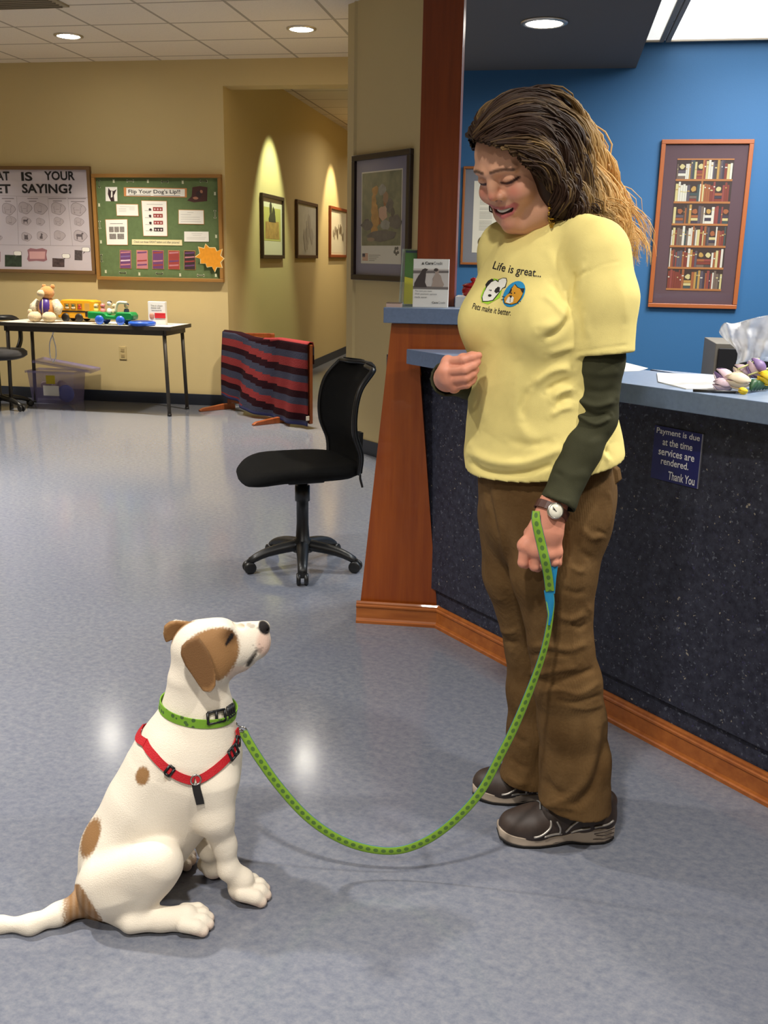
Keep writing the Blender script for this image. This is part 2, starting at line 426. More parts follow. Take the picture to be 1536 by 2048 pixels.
# hallway accent lights on the pictures
for (px, yy, col, e) in ((541, 395, (0.85, 1.0, 0.62), 170), (662, 415, (1.0, 0.82, 0.5), 170)):
    lx, lz = W_HALL.at(px, yy); q = W_HALL.world(lx, -0.55, 2.92)
    lamp('accent_lamp', q, e, col, 0.02, 58, W_HALL.world(lx, 0, 1.45), 'SPOT')
lamp('hall_lamp', W_HALL.world(3.6, -1.0, 2.9), 14, WARM, 0.3, 160)
lamp('hall_lamp', W_HALL.world(6.2, -1.0, 2.9), 14, WARM, 0.3, 160)
# ------------------------------------------------------------------ reception desk
CHERRY = wood('cherry_veneer', srgb(156, 76, 14), srgb(132, 56, 6), 1.0, 0.42)
CHERRY_D = wood('cherry_column', srgb(142, 62, 22), srgb(118, 46, 14), 1.0, 0.4)
OAK = wood('oak_moulding', srgb(176, 102, 42), srgb(150, 80, 28), 1.0, 0.4, 'X')
LAMI = mat('blue_grey_laminate', srgb(124, 142, 170), 0.38, noise=(60, 0.06))
LAMI_E = mat('blue_grey_laminate_edge', srgb(98, 116, 146), 0.4, noise=(90, 0.08))
SPEC = mat('speckled_laminate', srgb(48, 50, 62), 0.55, spec=0.3); g = NT(SPEC); tc = g.n('TexCoord')
def speck(scale, th, colr, base):
    f = g.noise(tc.outputs['Object'], scale, 2, 0.5)
    return g.mix(g.math('MULTIPLY', g.math('SUBTRACT', f, th, None), 14.0), base, colr) if False else g.mix(g.math('GREATER_THAN', f, th), base, colr)
c = g.ramp(g.noise(tc.outputs['Object'], 45, 4, 0.7), [(0.35, srgb(36, 37, 50)), (0.65, srgb(58, 60, 74))])
c = speck(95, 0.66, srgb(88, 92, 104), c); c = speck(120, 0.69, srgb(62, 60, 92), c); c = speck(80, 0.72, srgb(150, 142, 128), c); c = speck(140, 0.70, srgb(20, 20, 28), c)
g.l(c, g.b.inputs['Base Color'])
CTOP = 1.02
W_DESK = Wall(gz(877, 1255), math.atan2(2.181 - 3.352, 0.985 - 0.209))
W_PIER = Wall(gz(714, 1243), AU + math.radians(2.5))
desk = thing('reception_desk', 'tall reception desk with speckled dark front, blue grey counter and cherry wood end', 'reception desk', W_PIER.p)
pw = W_PIER
xr = pw.at(877, 1253)[0]
mb = MB()
px_ = lambda x, y: pw.at(x, y)[0]
prof = [(px_(716, 1220), 0.0), (xr - 0.002, 0.0), (px_(838, 735), 0.96), (px_(838, 735), 0.985), (0.62, 0.985), (0.62, 1.10), (px_(782, 650), 1.10)]
mb.prism([pw.world(x, 0.012, z) for x, z in prof], 'y', pw.y * 0.045)
mb.build('end_panel', CHERRY, desk, world=True)
# pier body behind the end panel
mb = MB(); mb.prism([pw.world(x, 0.06, z) for x, z in [(px_(722, 1220), 0.0), (xr - 0.06, 0), (px_(838, 735) - 0.02, 1.09), (px_(790, 650), 1.09)]], 'y', pw.y * 0.16)
mb.build('end_core', CHERRY, desk, world=True)
# moulded base
def moulding(w, x0, x1, m, name, parent, cut0=0.0, cut1=0.0):
    pr = [(0, 0), (-0.016, 0), (-0.016, 0.010), (-0.012, 0.013), (-0.009, 0.02), (-0.008, 0.058), (-0.012, 0.064), (-0.012, 0.069), (-0.008, 0.072), (-0.008, 0.078), (-0.005, 0.084), (0, 0.084)]
    mb = MB(); mb.rings([[w.world(x0 + cut0 * y, y, z) for y, z in pr], [w.world(x1 + cut1 * y, y, z) for y, z in pr]])
    return mb.build(name, m, parent, world=True)
moulding(pw, -0.002, xr, OAK, 'base_moulding', desk, 0, -0.4)
xe = 2.6
moulding(W_DESK, 0.0, xe, OAK, 'base_moulding', desk, 0.4, 0)
# speckled front
mb = MB()
mb.prism([W_DESK.world(-0.32, 0.004, 0.06), W_DESK.world(xe, 0.004, 0.06), W_DESK.world(xe, 0.05, 0.06), W_DESK.world(-0.32, 0.05, 0.06)], 'z', (0, 0, 0.10))
mb.build('toe_panel', SPEC, desk, world=True)
mb = MB()
mb.prism([W_DESK.world(-0.36, -0.012, 0.145), W_DESK.world(xe, -0.012, 0.145), W_DESK.world(xe, 0.04, 0.145), W_DESK.world(-0.36, 0.04, 0.145)], 'z', (0, 0, 0.825))
mb.build('front_panel', SPEC, desk, world=True)
# lower counter, front edge traced on its own plane
e0 = gz(813, 698, CTOP); e1 = gz(1240, 765, CTOP); e2 = gz(1536, 805, CTOP); ed = (e2 - e1).normalized(); nb = Vector((-ed.y, ed.x, 0))
if nb.x < 0: nb = -nb
e3 = e2 + ed * 1.2
back = [e3 + nb * 0.55, e1 + nb * 0.42 + ed * 0.2, gz(1300, 738, CTOP), e1 + nb * 0.30, gz(950, 701, CTOP) + nb * 0.05]
top = [e0, e1, e2, e3] + back
mb = MB(); mb.mi = 0; mb.prism([(p.x, p.y, CTOP - 0.05) for p in top], 'z', (0, 0, 0.05))
for i, f in enumerate(mb.f): mb.m[i] = 0 if i < 2 else 1
mb.build('counter_top', [LAMI, LAMI_E], desk, world=True, bevel=0.002)
# upper ledge
LZ = 1.155
xl0 = pw.at(768, 617)[0]
mb = MB(); mb.prism([pw.world(xl0, -0.012, LZ - 0.052), pw.world(0.66, -0.012, LZ - 0.052), pw.world(0.66, 0.42, LZ - 0.052), pw.world(xl0, 0.42, LZ - 0.052)], 'z', (0, 0, 0.052))
for i, f in enumerate(mb.f): mb.m[i] = 0 if i < 2 else 1
mb.build('upper_ledge', [LAMI, LAMI_E], desk, world=True, bevel=0.002)
# column standing on the ledge
cb = pw.world(0, 0.17, LZ); cb = onplane(908, 612, cb, pw.y); cw = Wall((cb.x, cb.y, LZ), pw.ang); cxl = cw.at(833, 560)[0]
mb = MB(); mb.prism([cw.world(cxl, 0, 0), cw.world(0, 0, 0), cw.world(0, 0.11, 0), cw.world(cxl, 0.11, 0)], 'z', (0, 0, CEIL - LZ))
tag(mb.build('column', CHERRY_D, bevel=0.002), kind='structure')
# payment notice
sg = thing('payment_notice', 'small navy blue payment notice fixed to the speckled desk front', 'sign', W_DESK.p, W_DESK.ang)
wsg = Wall(W_DESK.world(0, -0.0145, 0), W_DESK.ang)
q = [wsg.at(*p) for p in ((1311, 850), (1407, 868), (1397, 977), (1308, 957))]
x0 = (q[0][0] + q[3][0]) / 2 - 0.005; x1 = (q[1][0] + q[2][0]) / 2; z0 = (q[2][1] + q[3][1]) / 2; z1 = (q[0][1] + q[1][1]) / 2
mb = MB(); mb.box(((x0 + x1) / 2, -0.0145, (z0 + z1) / 2), (x1 - x0, 0.004, z1 - z0)); mb.build('plate', mat('navy_plate', srgb(18, 22, 92), 0.35), sg)
wht = mat('white_letter', srgb(225, 225, 228), 0.5)
mb = MB(); W_, H_ = x1 - x0, z1 - z0
for txt, a, b, c_, d in (('Payment is due', .05, .83, .95, .97), ('at the time', .2, .66, .82, .79), ('services are', .13, .47, .88, .60), ('rendered.', .2, .30, .78, .43), ('Thank You', .38, .045, .93, .20)):
    mb.text(txt, (x0 + a * W_, z0 + b * H_, x0 + c_ * W_, z0 + d * H_), -0.0168, 0.012)
mb.build('lettering', wht, sg)
mb = MB(); mb.box((x1 - 0.001, -0.0145, (z0 + z1) / 2), (0.003, 0.0045, z1 - z0)); mb.build('edge_strip', mat('silver_edge', srgb(150, 150, 160), 0.3, 0.6), sg)

# ---- things on the ledge and counter
PAPER = mat('white_paper', srgb(238, 236, 230), 0.7)
INK = mat('grey_ink', srgb(90, 88, 86), 0.7); INK_D = mat('black_ink', srgb(26, 24, 26), 0.7); INK_L = mat('pale_ink', srgb(170, 168, 164), 0.7)
def ledge(x, d):
    q = onplane(x, 600, pw.world(0, d, 0), pw.y); return Vector((q.x, q.y, LZ))
fw = Wall(ledge(826, .06), pw.ang)
def quad(mb, w, pts, y, t): return mb.wallpoly([w.at(*p) for p in pts], y, t)
s = thing('counter_sign', 'white upright pet financing sign with a grey photo, on the blue ledge', 'sign', fw.p, fw.ang)
L = lambda x, y: (fw.at(x, y)[0], fw.at(x, y)[1] - 0)
def c5(cx, cy): return (690 + cx * 330 / 1536, 280 + cy * 360 / 1676)
A = [fw.at(*c5(*p)) for p in ((652, 1105), (972, 1112), (945, 1565), (628, 1555))]
SX0, SX1, SZ0, SZ1 = A[3][0], A[2][0] + 0.004, LZ, (A[0][1] + A[1][1]) / 2
mb = MB(); mb.box(((SX0 + SX1) / 2, 0.012, (SZ0 + SZ1) / 2), (SX1 - SX0, 0.024, SZ1 - SZ0)); 
mb.v = [p - Vector((0, 0, fw.p.z)) for p in mb.v]; mb.build('card', PAPER, s, bevel=0.001)
def sgp(fx, fz): return (SX0 + fx * (SX1 - SX0), SZ0 + fz * (SZ1 - SZ0) - fw.p.z)
mb = MB(); mb.wallpoly([sgp(0, .38), sgp(1, .38), sgp(1, .80), sgp(0, .80)], 0.0, 0.0006)
mb.mi = 1; mb.wallpoly([sgp(0, .70), sgp(1, .72), sgp(1, .77), sgp(.0, .76)], -0.0006, 0.0004); mb.wallpoly([sgp(0, .38), sgp(1, .38), sgp(1, .43), sgp(0, .44)], -0.0006, 0.0004)
dog_sit = [(.03, .42), (.04, .50), (.14, .64), (.22, .72), (.25, .78), (.33, .81), (.42, .79), (.36, .74), (.36, .66), (.34, .52), (.40, .42)]
man_sit = [(.52, .43), (.56, .53), (.55, .60), (.60, .66), (.63, .70), (.60, .75), (.63, .80), (.69, .81), (.73, .77), (.71, .71), (.78, .66), (.82, .56), (.88, .48), (.84, .43)]
mb.mi = 2; mb.wallpoly([sgp(*p) for p in dog_sit], -0.001, 0.0004); mb.mi = 3; mb.wallpoly([sgp(*p) for p in man_sit], -0.001, 0.0004)
mb.mi = 2; mb.wallpoly([sgp(.64 + .06 * math.cos(a), .78 + .035 * math.sin(a)) for a in np.linspace(0, 6.0, 10)], -0.0014, 0.0003)
mb.build('photo', [mat('photo_pale', srgb(205, 198, 192), .6), mat('photo_mid', srgb(120, 112, 108), .6), mat('photo_dark', srgb(70, 60, 58), .6), mat('photo_skin', srgb(170, 152, 140), .6)], s)
mb = MB()
def ttl(t_, a, b, c_, d, bold=0.0): mb.text(t_, sgp(a, b) + sgp(c_, d), -0.0012, bold)
ttl('Care', .33, .885, .56, .945, .03); ttl('Credit', .57, .885, .82, .945)
ttl('The care you want.', .06, .315, .55, .355); ttl('With payment options', .06, .255, .68, .295); ttl('made easier.', .06, .195, .42, .232)
ttl('Care', .55, .085, .72, .125, .03); ttl('Credit', .73, .085, .93, .125)
mb.build('lettering', INK, s)
mb = MB(); mb.wallpoly([sgp(.23, .885), sgp(.30, .885), sgp(.27, .94)], -.0004, .0006); mb.build('logo_mark', INK, s)
# clear brochure holder
hp = ledge(804, .10); hw = Wall(hp, pw.ang)
h = thing('brochure_holder', 'clear acrylic leaflet stand behind the white sign on the ledge', 'leaflet stand', hp, hw.ang)
hp0 = hw.at(797, 600)[0]; hz = hw.at(806, 497)[1] - LZ
acr = clear_plastic('clear_acrylic', srgb(200, 215, 195), 0.3)
mb = MB(); mb.prism([(hp0, 0.0, 0), (hp0, 0.06, 0), (hp0 , 0.10, hz), (hp0 , 0.085, hz)], 'x', (0.003, 0, 0)); mb.build('side_panel', acr, h)
mb = MB(); mb.prism([(0.085, 0.0, 0), (0.085, 0.06, 0), (0.085, 0.10, hz), (0.085, 0.085, hz)], 'x', (0.003, 0, 0)); mb.build('side_panel', acr, h)
mb = MB(); mb.prism([(hp0, 0.06, 0), (0.085, 0.06, 0), (0.085, 0.10, hz), (hp0, 0.10, hz)], 'y', (0, 0.003, 0)); mb.build('back_panel', acr, h)
mb = MB(); mb.box(((hp0 + 0.085) / 2, 0.03, 0.002), (0.085 - hp0, 0.06, 0.004)); mb.build('foot', acr, h)
br = thing('leaflet', 'green and yellow leaflet standing in the clear acrylic stand', 'leaflet', hp, hw.ang)
mb = MB(); mb.prism([(0.0, 0.05, 0.006), (0.075, 0.05, 0.006), (0.075, 0.088, hz - .004), (0.0, 0.088, hz - .004)], 'y', (0, -0.006, 0)); mb.build('sheet', mat('leaflet_green', srgb(70, 118, 46), .35), br)
mb = MB(); mb.prism([(0.001, 0.046, 0.006), (0.074, 0.046, 0.006), (0.074, 0.062, .085), (0.001, 0.062, .10)], 'y', (0, -0.004, 0)); mb.build('yellow_band', mat('leaflet_yellow', srgb(205, 200, 45), .35), br)
mb = MB(); mb.prism([(0.001, 0.079, hz - .045), (0.074, 0.079, hz - .045), (0.074, 0.084, hz - .006), (0.001, 0.084, hz - .006)], 'y', (0, -0.003, 0)); mb.build('navy_band', mat('leaflet_navy', srgb(22, 48, 70), .35), br)
pad = thing('leaflet_pad', 'low pale pad of cards lying at the left end of the ledge', 'paper pad', ledge(790, .04), hw.ang)
MB().box((-0.002, 0.0, 0.006), (0.05, 0.05, 0.012)).build('sheets', mat('pink_paper', srgb(196, 170, 160), .6), pad)
MB().box((-0.002, 0.0, 0.0135), (0.05, 0.05, 0.003)).build('cover', mat('brown_card', srgb(120, 100, 85), .6), pad)
ps = ledge(928, .13); st = thing('paper_stack', 'thick stack of white sheets on the ledge beside the wooden column', 'paper stack', ps, hw.ang)
MB().box((0.03, 0.06, 0.018), (0.12, 0.14, 0.036)).build('sheets', mat('stacked_paper', srgb(190, 192, 196), .7), st)
MB().box((0.03, 0.06, 0.0365), (0.118, 0.138, 0.001)).build('top_sheet', PAPER, st)
jr = ledge(946, .20); jt = thing('red_jar', 'glossy red lidded jar standing on the paper stack', 'jar', Vector((jr.x, jr.y - .0, LZ + 0.0372)))
RED = mat('red_glaze', srgb(165, 22, 26), 0.15, coat=0.6)
MB().lathe([(0.030, 0), (0.038, 0.004), (0.041, 0.02), (0.036, 0.034)], n=28).build('body', RED, jt, True)
MB().lathe([(0.040, 0.034), (0.041, 0.037), (0.030, 0.043), (0.012, 0.046), (0.006, 0.048), (0.012, 0.054), (0.012, 0.060), (0.004, 0.064)], n=28).build('lid', RED, jt, True)
def sheet(name, label, pts, z, m, th=0.001):
    P = [gz(x, y, z) for x, y in pts]; c0 = sum(P, Vector()) / len(P)
    t = thing(name, label, 'paper', Vector((c0.x, c0.y, z)))
    MB().prism([(p.x, p.y, z + 0.0002) for p in P], 'z', (0, 0, th)).build('sheet', m, t, world=True); return t
sheet('loose_paper', 'white sheet on the counter close behind the woman', [(1225, 722), (1252, 726), (1296, 737), (1278, 742), (1225, 744)], CTOP, PAPER)
sheet('paper_form', 'white form lying in front of the wrapped bouquet on the counter', [(1314, 748), (1436, 752), (1492, 777), (1478, 780), (1372, 779), (1316, 765)], CTOP, PAPER, 0.003)
pn = [gz(1386, 781, CTOP + .004), gz(1486, 785, CTOP + .004)]  # thin dark rod along the counter edge, tapered at one end
t = thing('rod', 'thin black pen along the counter edge by the white form', 'rod', Vector((pn[0].x, pn[0].y, CTOP)))
MB().tube([pn[0], pn[0].lerp(pn[1], .85)], 0.0035, 8).build('barrel', mat('black_plastic', srgb(24, 24, 28), .35), t, True, world=True)
MB().tube([pn[0].lerp(pn[1], .85), pn[0].lerp(pn[1], .97), pn[1]], [0.0033, .0025, .0006], 8).build('tip', mat('rod_tip', srgb(90, 90, 95), .35, .6), t, True, world=True)
# bouquet in clear wrap
def cb_(cx, cy): return (1400 + cx * 136 / 1266, 600 + cy * 220 / 2048)
BY = 2.46
bq = gz(1500, 800, CTOP); bt = thing('bouquet', 'wrapped bouquet of pale tulips lying on the counter at the right edge', 'bouquet', Vector((bq.x, bq.y, CTOP)))
def bp(cx, cy, Y=BY): return py(*cb_(cx, cy), Y)
WRAP = clear_plastic('cellophane', srgb(245, 245, 248), 0.62, 0.2)
rows = [[(330, 610), (440, 415), (640, 430), (980, 330), (1300, 270), (1600, 300)],
        [(470, 740), (560, 640), (760, 560), (1000, 520), (1300, 500), (1600, 500)],
        [(600, 850), (700, 800), (860, 760), (1060, 740), (1300, 720), (1600, 720)],
        [(740, 980), (820, 950), (960, 960), (1100, 960), (1300, 960), (1600, 960)],
        [(640, 1230), (760, 1180), (930, 1150), (1100, 1140), (1300, 1160), (1600, 1200)]]
mb = MB(); G_ = []
for i, r in enumerate(rows):
    rr = spline([(p[0], p[1]) for p in r], 4); ro = []
    for j, p in enumerate(rr):
        ro.append(bp(p[0], p[1], BY + 0.05 * math.sin(j * 0.9 + i * 1.7) + 0.03 * math.sin(i * 2.1 - j * .5) + 0.02 * i - .03))
    G_.append(ro)
mb.rings(G_, closed=False); w_ = mb.build('wrapping', WRAP, bt, True, world=True)
sd = w_.modifiers.new('t', 'SOLIDIFY'); sd.thickness = 0.0006
sub = w_.modifiers.new('s', 'SUBSURF'); sub.levels = 1; sub.render_levels = 1
def tulip(cx, cy, ang, L, W, m1, m2, Y):
    c = bp(cx, cy, Y); M = (CAMROT @ Matrix.Rotation(ang, 3, 'Z') @ Matrix.Rotation(PI / 2, 3, 'Y'))
    mb = MB()
    for k in range(6):
        a = k * PI / 3 + .2; r = W * (1 if k % 2 else .86); rs = []
        mb.mi = k % 2
        for i in range(7):
            t_ = i / 6; rad = r * (math.sin(PI * (0.12 + 0.78 * t_)) ** .8); wid = 0.62 * math.sin(PI * min(0.98, 0.1 + 0.85 * t_)) ** .7
            row = []
            for j in range(5):
                b_ = a + (j - 2) / 2 * wid
                row.append(M @ Vector((rad * math.cos(b_), rad * math.sin(b_), -L / 2 + L * t_)) + c)
            rs.append(row)
        mb.rings(rs, closed=False)
    o = mb.build('tulip', [m1, m2], bt, True, world=True); s_ = o.modifiers.new('t', 'SOLIDIFY'); s_.thickness = .0015
PUR = mat('purple_petal', srgb(122, 98, 150), .5); LIL = mat('lilac_petal', srgb(214, 190, 205), .5); CRE = mat('cream_petal', srgb(226, 208, 184), .5); YEL = mat('yellow_petal', srgb(236, 200, 40), .5)
tulip(460, 1440, 2.5, 0.055, 0.022, PUR, LIL, 2.36); tulip(700, 1500, PI * .95, .06, .022, CRE, CRE, 2.33); tulip(420, 1580, 3.0, .045, .02, LIL, LIL, 2.34)
tulip(1050, 1260, 2.2, .05, .024, LIL, PUR, 2.40); tulip(1230, 1450, 2.8, .04, .02, YEL, YEL, 2.36); tulip(800, 1330, 2.6, .05, .018, CRE, LIL, 2.42); tulip(800, 1690, 2.9, .022, .009, YEL, YEL, 2.29)
LEAF = mat('leaf_green', srgb(44, 84, 52), .5); STEM = mat('pale_stem', srgb(190, 190, 130), .5)
for k, (cx, cy, ex, ey) in enumerate([(880, 1540, 1500, 1290), (900, 1400, 1500, 1180), (700, 1290, 1100, 1100), (640, 1400, 1000, 1240), (860, 1610, 1500, 1480)]):
    MB().tube([bp(cx, cy, 2.36 + .01 * k), bp((cx + ex) / 2, (cy + ey) / 2 + 10, 2.38 + .01 * k), bp(ex, ey, 2.4 + .01 * k)], 0.0025, 6).build('stem', STEM, bt, True, world=True)
for k in range(9):
    a0 = (930 + 55 * k, 1690 - 8 * k); a1 = (1080 + 60 * k, 1510 + 30 * (k % 3)); Y_ = 2.31 + .012 * k
    p0, p1 = bp(*a0, Y_), bp(*a1, Y_ + .02); d = p1 - p0; sd_ = d.cross(CAMROT @ Vector((0, 0, 1))).normalized(); rs = []
    for i in range(6):
        t_ = i / 5; w2 = 0.011 * math.sin(PI * (0.08 + .88 * t_)); c_ = p0 + d * t_ + Vector((0, 0, .008 * math.sin(PI * t_)))
        rs.append([c_ - sd_ * w2, c_ + Vector((0, -.004, .002)), c_ + sd_ * w2])
    o = MB().rings(rs, closed=False).build('leaf', LEAF, bt, True, world=True); o.modifiers.new('t', 'SOLIDIFY').thickness = .001
# dark drawer unit behind the desk
dk = py(1447, 740, 4.75); cabt = thing('drawer_cabinet', 'black drawer cabinet behind the desk, half hidden by the bouquet', 'cabinet', Vector((dk.x + .2, dk.y + .2, 0)), AU)
BLK = mat('black_laminate', srgb(30, 28, 30), .4)
ctop = py(1440, 688, 4.75).z
cx0 = (py(1429, 740, 4.75) - cabt.location).dot(U)
MB().box(((cx0 + .35) / 2, 0, ctop / 2), (.35 - cx0, .4, ctop)).build('carcass', mat('grey_case', srgb(120, 112, 100), .5), cabt, bevel=.003)
for k in range(4):
    zt = ctop - .02 - .21 * k
    if zt < .2: break
    f = MB().box(((cx0 + .35) / 2 + .006, -.206, zt - .1), (.35 - cx0 - .016, .012, .195)).build('drawer', BLK, cabt, bevel=.003)
    MB().box(((cx0 + .35) / 2, -.216, zt - .045), (.12, .008, .014)).build('handle', CHROME, f, bevel=.002)

# ------------------------------------------------------------------ pictures and boards
def frame_box(t, x0, z0, x1, z1, bw, dep, m, name='frame', bevel=.003):
    mb = MB()
    mb.box(((x0 + x1) / 2, -dep / 2, z1 - bw / 2), (x1 - x0, dep, bw)); mb.box(((x0 + x1) / 2, -dep / 2, z0 + bw / 2), (x1 - x0, dep, bw))
    mb.box((x0 + bw / 2, -dep / 2, (z0 + z1) / 2), (bw, dep, z1 - z0 - 2 * bw)); mb.box((x1 - bw / 2, -dep / 2, (z0 + z1) / 2), (bw, dep, z1 - z0 - 2 * bw))
    return mb.build(name, m, t, bevel=bevel)
def panel(t, x0, z0, x1, z1, y, th, m, name):
    return MB().box(((x0 + x1) / 2, y - th / 2, (z0 + z1) / 2), (x1 - x0, th, z1 - z0)).build(name, m, t)
def pane(t, x0, z0, x1, z1, y): return MB().add([(x0, y, z0), (x1, y, z0), (x1, y, z1), (x0, y, z1)], [(0, 1, 2, 3)]).build('glass', GL, t)
def picture(w, px, label, fm, bw, dep, cat='framed picture', group=None):
    q = [w.at(*p) for p in px]; x0 = (q[0][0] + q[3][0]) / 2; x1 = (q[1][0] + q[2][0]) / 2; z1 = (q[0][1] + q[1][1]) / 2; z0 = (q[2][1] + q[3][1]) / 2
    c = w.world((x0 + x1) / 2, 0, z0); t = thing('framed_picture', label, cat, c, w.ang, group); hw_ = (x1 - x0) / 2; H = z1 - z0
    frame_box(t, -hw_, 0, hw_, H, bw, dep, fm)
    return t, hw_, H
DKWOOD = mat('dark_wood_frame', srgb(52, 38, 30), .35); BRWOOD = mat('brown_wood_frame', srgb(84, 58, 40), .4); REDWOOD = mat('red_wood_frame', srgb(140, 70, 34), .4)
GL = glass_pane()
def blob(mb, c, r, y, n=10, jit=.2, sq=1.0, t=.0004):
    mb.wallpoly([(c[0] + r * math.cos(2 * PI * k / n) * (1 + random.uniform(-jit, jit)), c[1] + sq * r * math.sin(2 * PI * k / n) * (1 + random.uniform(-jit, jit))) for k in range(n)], y, t)
# three pictures along the hallway wall
def hall(px, label, fm):
    t, hw_, H = picture(W_HALL, px, label, fm, .035, .03)
    panel(t, -hw_ + .03, .03, hw_ - .03, H - .03, -.004, .006, mat('cream_mat', srgb(222, 214, 190), .7), 'mat'); return t, hw_, H
t, a, H = hall(((520, 387), (564, 394), (564, 517), (520, 517)), 'framed yellow print of a dark figure on a tan block, nearest hallway picture', DKWOOD)
mb = MB(); mb.wallpoly([(-a + .09, .17), (a - .09, .17), (a - .09, H - .12), (-a + .09, H - .12)], -.010, .001)
mb.mi = 1; mb.wallpoly([(-a + .14, .19), (a - .15, .19), (a - .17, .36), (-a + .15, .35)], -.011, .001)
mb.mi = 2; mb.wallpoly([(-.13, .35), (.12, .35), (.1, .42), (.03, .5), (-.02, .43), (-.06, .46), (-.14, .38)], -.012, .001); blob(mb, (-.06, .48), .05, -.012, sq=1.3); blob(mb, (.045, .44), .045, -.012, sq=1.3)
mb.build('print', [mat('print_lime', srgb(196, 188, 110), .6), mat('print_tan', srgb(178, 140, 80), .6, noise=(20, .25)), mat('print_dark', srgb(62, 60, 44), .6)], t)
pane(t, -a + .03, .03, a - .03, H - .03, -.016)
t, a, H = hall(((590, 399), (632, 408), (631, 517), (590, 516)), 'framed pale grey misty print in the middle of the hallway row', BRWOOD)
mb = MB(); mb.wallpoly([(-a + .04, .04), (a - .04, .04), (a - .04, H - .04), (-a + .04, H - .04)], -.010, .001)
mb.mi = 1
for k in range(16): blob(mb, (random.uniform(-.2, .3), random.uniform(.12, .42)), random.uniform(.02, .06), -.0115 - k * .0002, sq=1.6)
mb.build('print', [mat('print_mist', srgb(198, 196, 184), .6, noise=(9, .08)), mat('print_mist_dark', srgb(178, 174, 164), .6)], t)
pane(t, -a + .03, .03, a - .03, H - .03, -.018)
t, a, H = hall(((657, 412), (693, 419), (692, 515), (657, 515)), 'red framed sketch print, the farthest hallway picture', REDWOOD)
mb = MB(); mb.wallpoly([(-a + .07, .06), (a - .07, .06), (a - .07, H - .1), (-a + .07, H - .1)], -.010, .001)
mb.mi = 1
for k in range(12): blob(mb, (-.32 + .055 * k + random.uniform(-.02, .02), random.uniform(.26, .40)), random.uniform(.02, .035), -.0115, sq=2.2)
mb.build('print', [mat('print_sketch', srgb(226, 218, 196), .6), mat('print_sketch_dark', srgb(120, 104, 82), .6)], t)
pane(t, -a + .03, .03, a - .03, H - .03, -.015)
# big picture on the short beige wall
t, a, H = picture(W_DIAG, ((710, 312), (825, 298), (825, 567), (709, 557)), 'tall dark framed dog painting on the short beige wall beside the column', mat('espresso_frame', srgb(40, 26, 22), .3), .035, .03)
panel(t, -a + .03, .03, a - .03, H - .03, -.004, .006, mat('lavender_mat', srgb(126, 122, 140), .7), 'mat')
mx, mz0, mz1 = a - .105, .115, H - .115
mb = MB(); mb.wallpoly([(-mx - .008, mz0 - .008), (mx + .008, mz0 - .008), (mx + .008, mz1 + .008), (-mx - .008, mz1 + .008)], -.010, .001); mb.build('poster_sheet', mat('poster_white', srgb(214, 208, 190), .6), t)
def pt(fx, fz): return (-mx + fx * 2 * mx, mz0 + fz * (mz1 - mz0))
ART = mat('painted_green', srgb(112, 112, 84), .6, noise=(14, .35))
mb = MB(); mb.wallpoly([pt(0, .19), pt(1, .19), pt(1, 1), pt(0, 1)], -.0112, .0008)
def pb(fx, fz, rx, rz, mi, lay):
    mb.mi = mi; c = pt(fx, fz); n = 12
    mb.wallpoly([(c[0] + rx * 2 * mx * math.cos(2 * PI * k / n) * random.uniform(.8, 1.2), c[1] + rz * (mz1 - mz0) * math.sin(2 * PI * k / n) * random.uniform(.8, 1.2)) for k in range(n)], -.0122 - lay * .0003, .0004)
for args in [(.15, .42, .2, .07, 1), (.85, .45, .2, .10, 1), (.5, .3, .5, .08, 1), (.35, .80, .10, .07, 2), (.32, .68, .08, .12, 2), (.36, .5, .13, .17, 2), (.34, .36, .12, .08, 2),
             (.52, .80, .12, .08, 3), (.62, .72, .09, .08, 4), (.55, .55, .15, .10, 5), (.72, .62, .12, .10, 1), (.62, .42, .16, .07, 3), (.5, .28, .16, .04, 6), (.24, .26, .12, .03, 6), (.7, .32, .14, .04, 1),
             (.33, .79, .03, .03, 7), (.38, .60, .05, .07, 7), (.60, .66, .05, .04, 7), (.45, .46, .06, .05, 7), (.80, .55, .06, .06, 8), (.14, .47, .08, .03, 8), (.56, .50, .05, .03, 5), (.28, .58, .04, .06, 2)]:
    pb(*args, lay=pb.__defaults__[0] if pb.__defaults__ else 0) if False else pb(args[0], args[1], args[2] * .8, args[3] * .8, args[4], random.random() * 6)
mb.build('painting', [ART, mat('paint_rock', srgb(88, 82, 78), .6, noise=(20, .3)), mat('paint_gold', srgb(176, 128, 62), .6, noise=(25, .25)), mat('paint_grey', srgb(140, 138, 128), .6, noise=(25, .2)),
                      mat('paint_tan', srgb(140, 104, 78), .6), mat('paint_pink', srgb(190, 150, 126), .6), mat('paint_fawn', srgb(140, 118, 96), .6), mat('paint_rust', srgb(140, 84, 40), .6), mat('paint_shade', srgb(66, 62, 58), .6)], t)
mb = MB(); f0 = pt(.02, .02); f1 = pt(.17, .10); 
for k in range(7):
    mb.mi = k % 2; zz0 = f0[1] + (f1[1] - f0[1]) * k / 7; zz1 = f0[1] + (f1[1] - f0[1]) * (k + 1) / 7
    mb.wallpoly([(f0[0], zz0), (f1[0], zz0), (f1[0], zz1), (f0[0], zz1)], -.0112, .0006)
mb.mi = 2; mb.wallpoly([(f0[0], (f0[1] + f1[1]) / 2), ((f0[0] + f1[0]) / 2, (f0[1] + f1[1]) / 2), ((f0[0] + f1[0]) / 2, f1[1]), (f0[0], f1[1])], -.012, .0006)
mb.build('flag_print', [mat('flag_red', srgb(186, 120, 90), .6), mat('flag_white', srgb(210, 190, 165), .6), mat('flag_blue', srgb(58, 54, 70), .6)], t)
mb = MB()
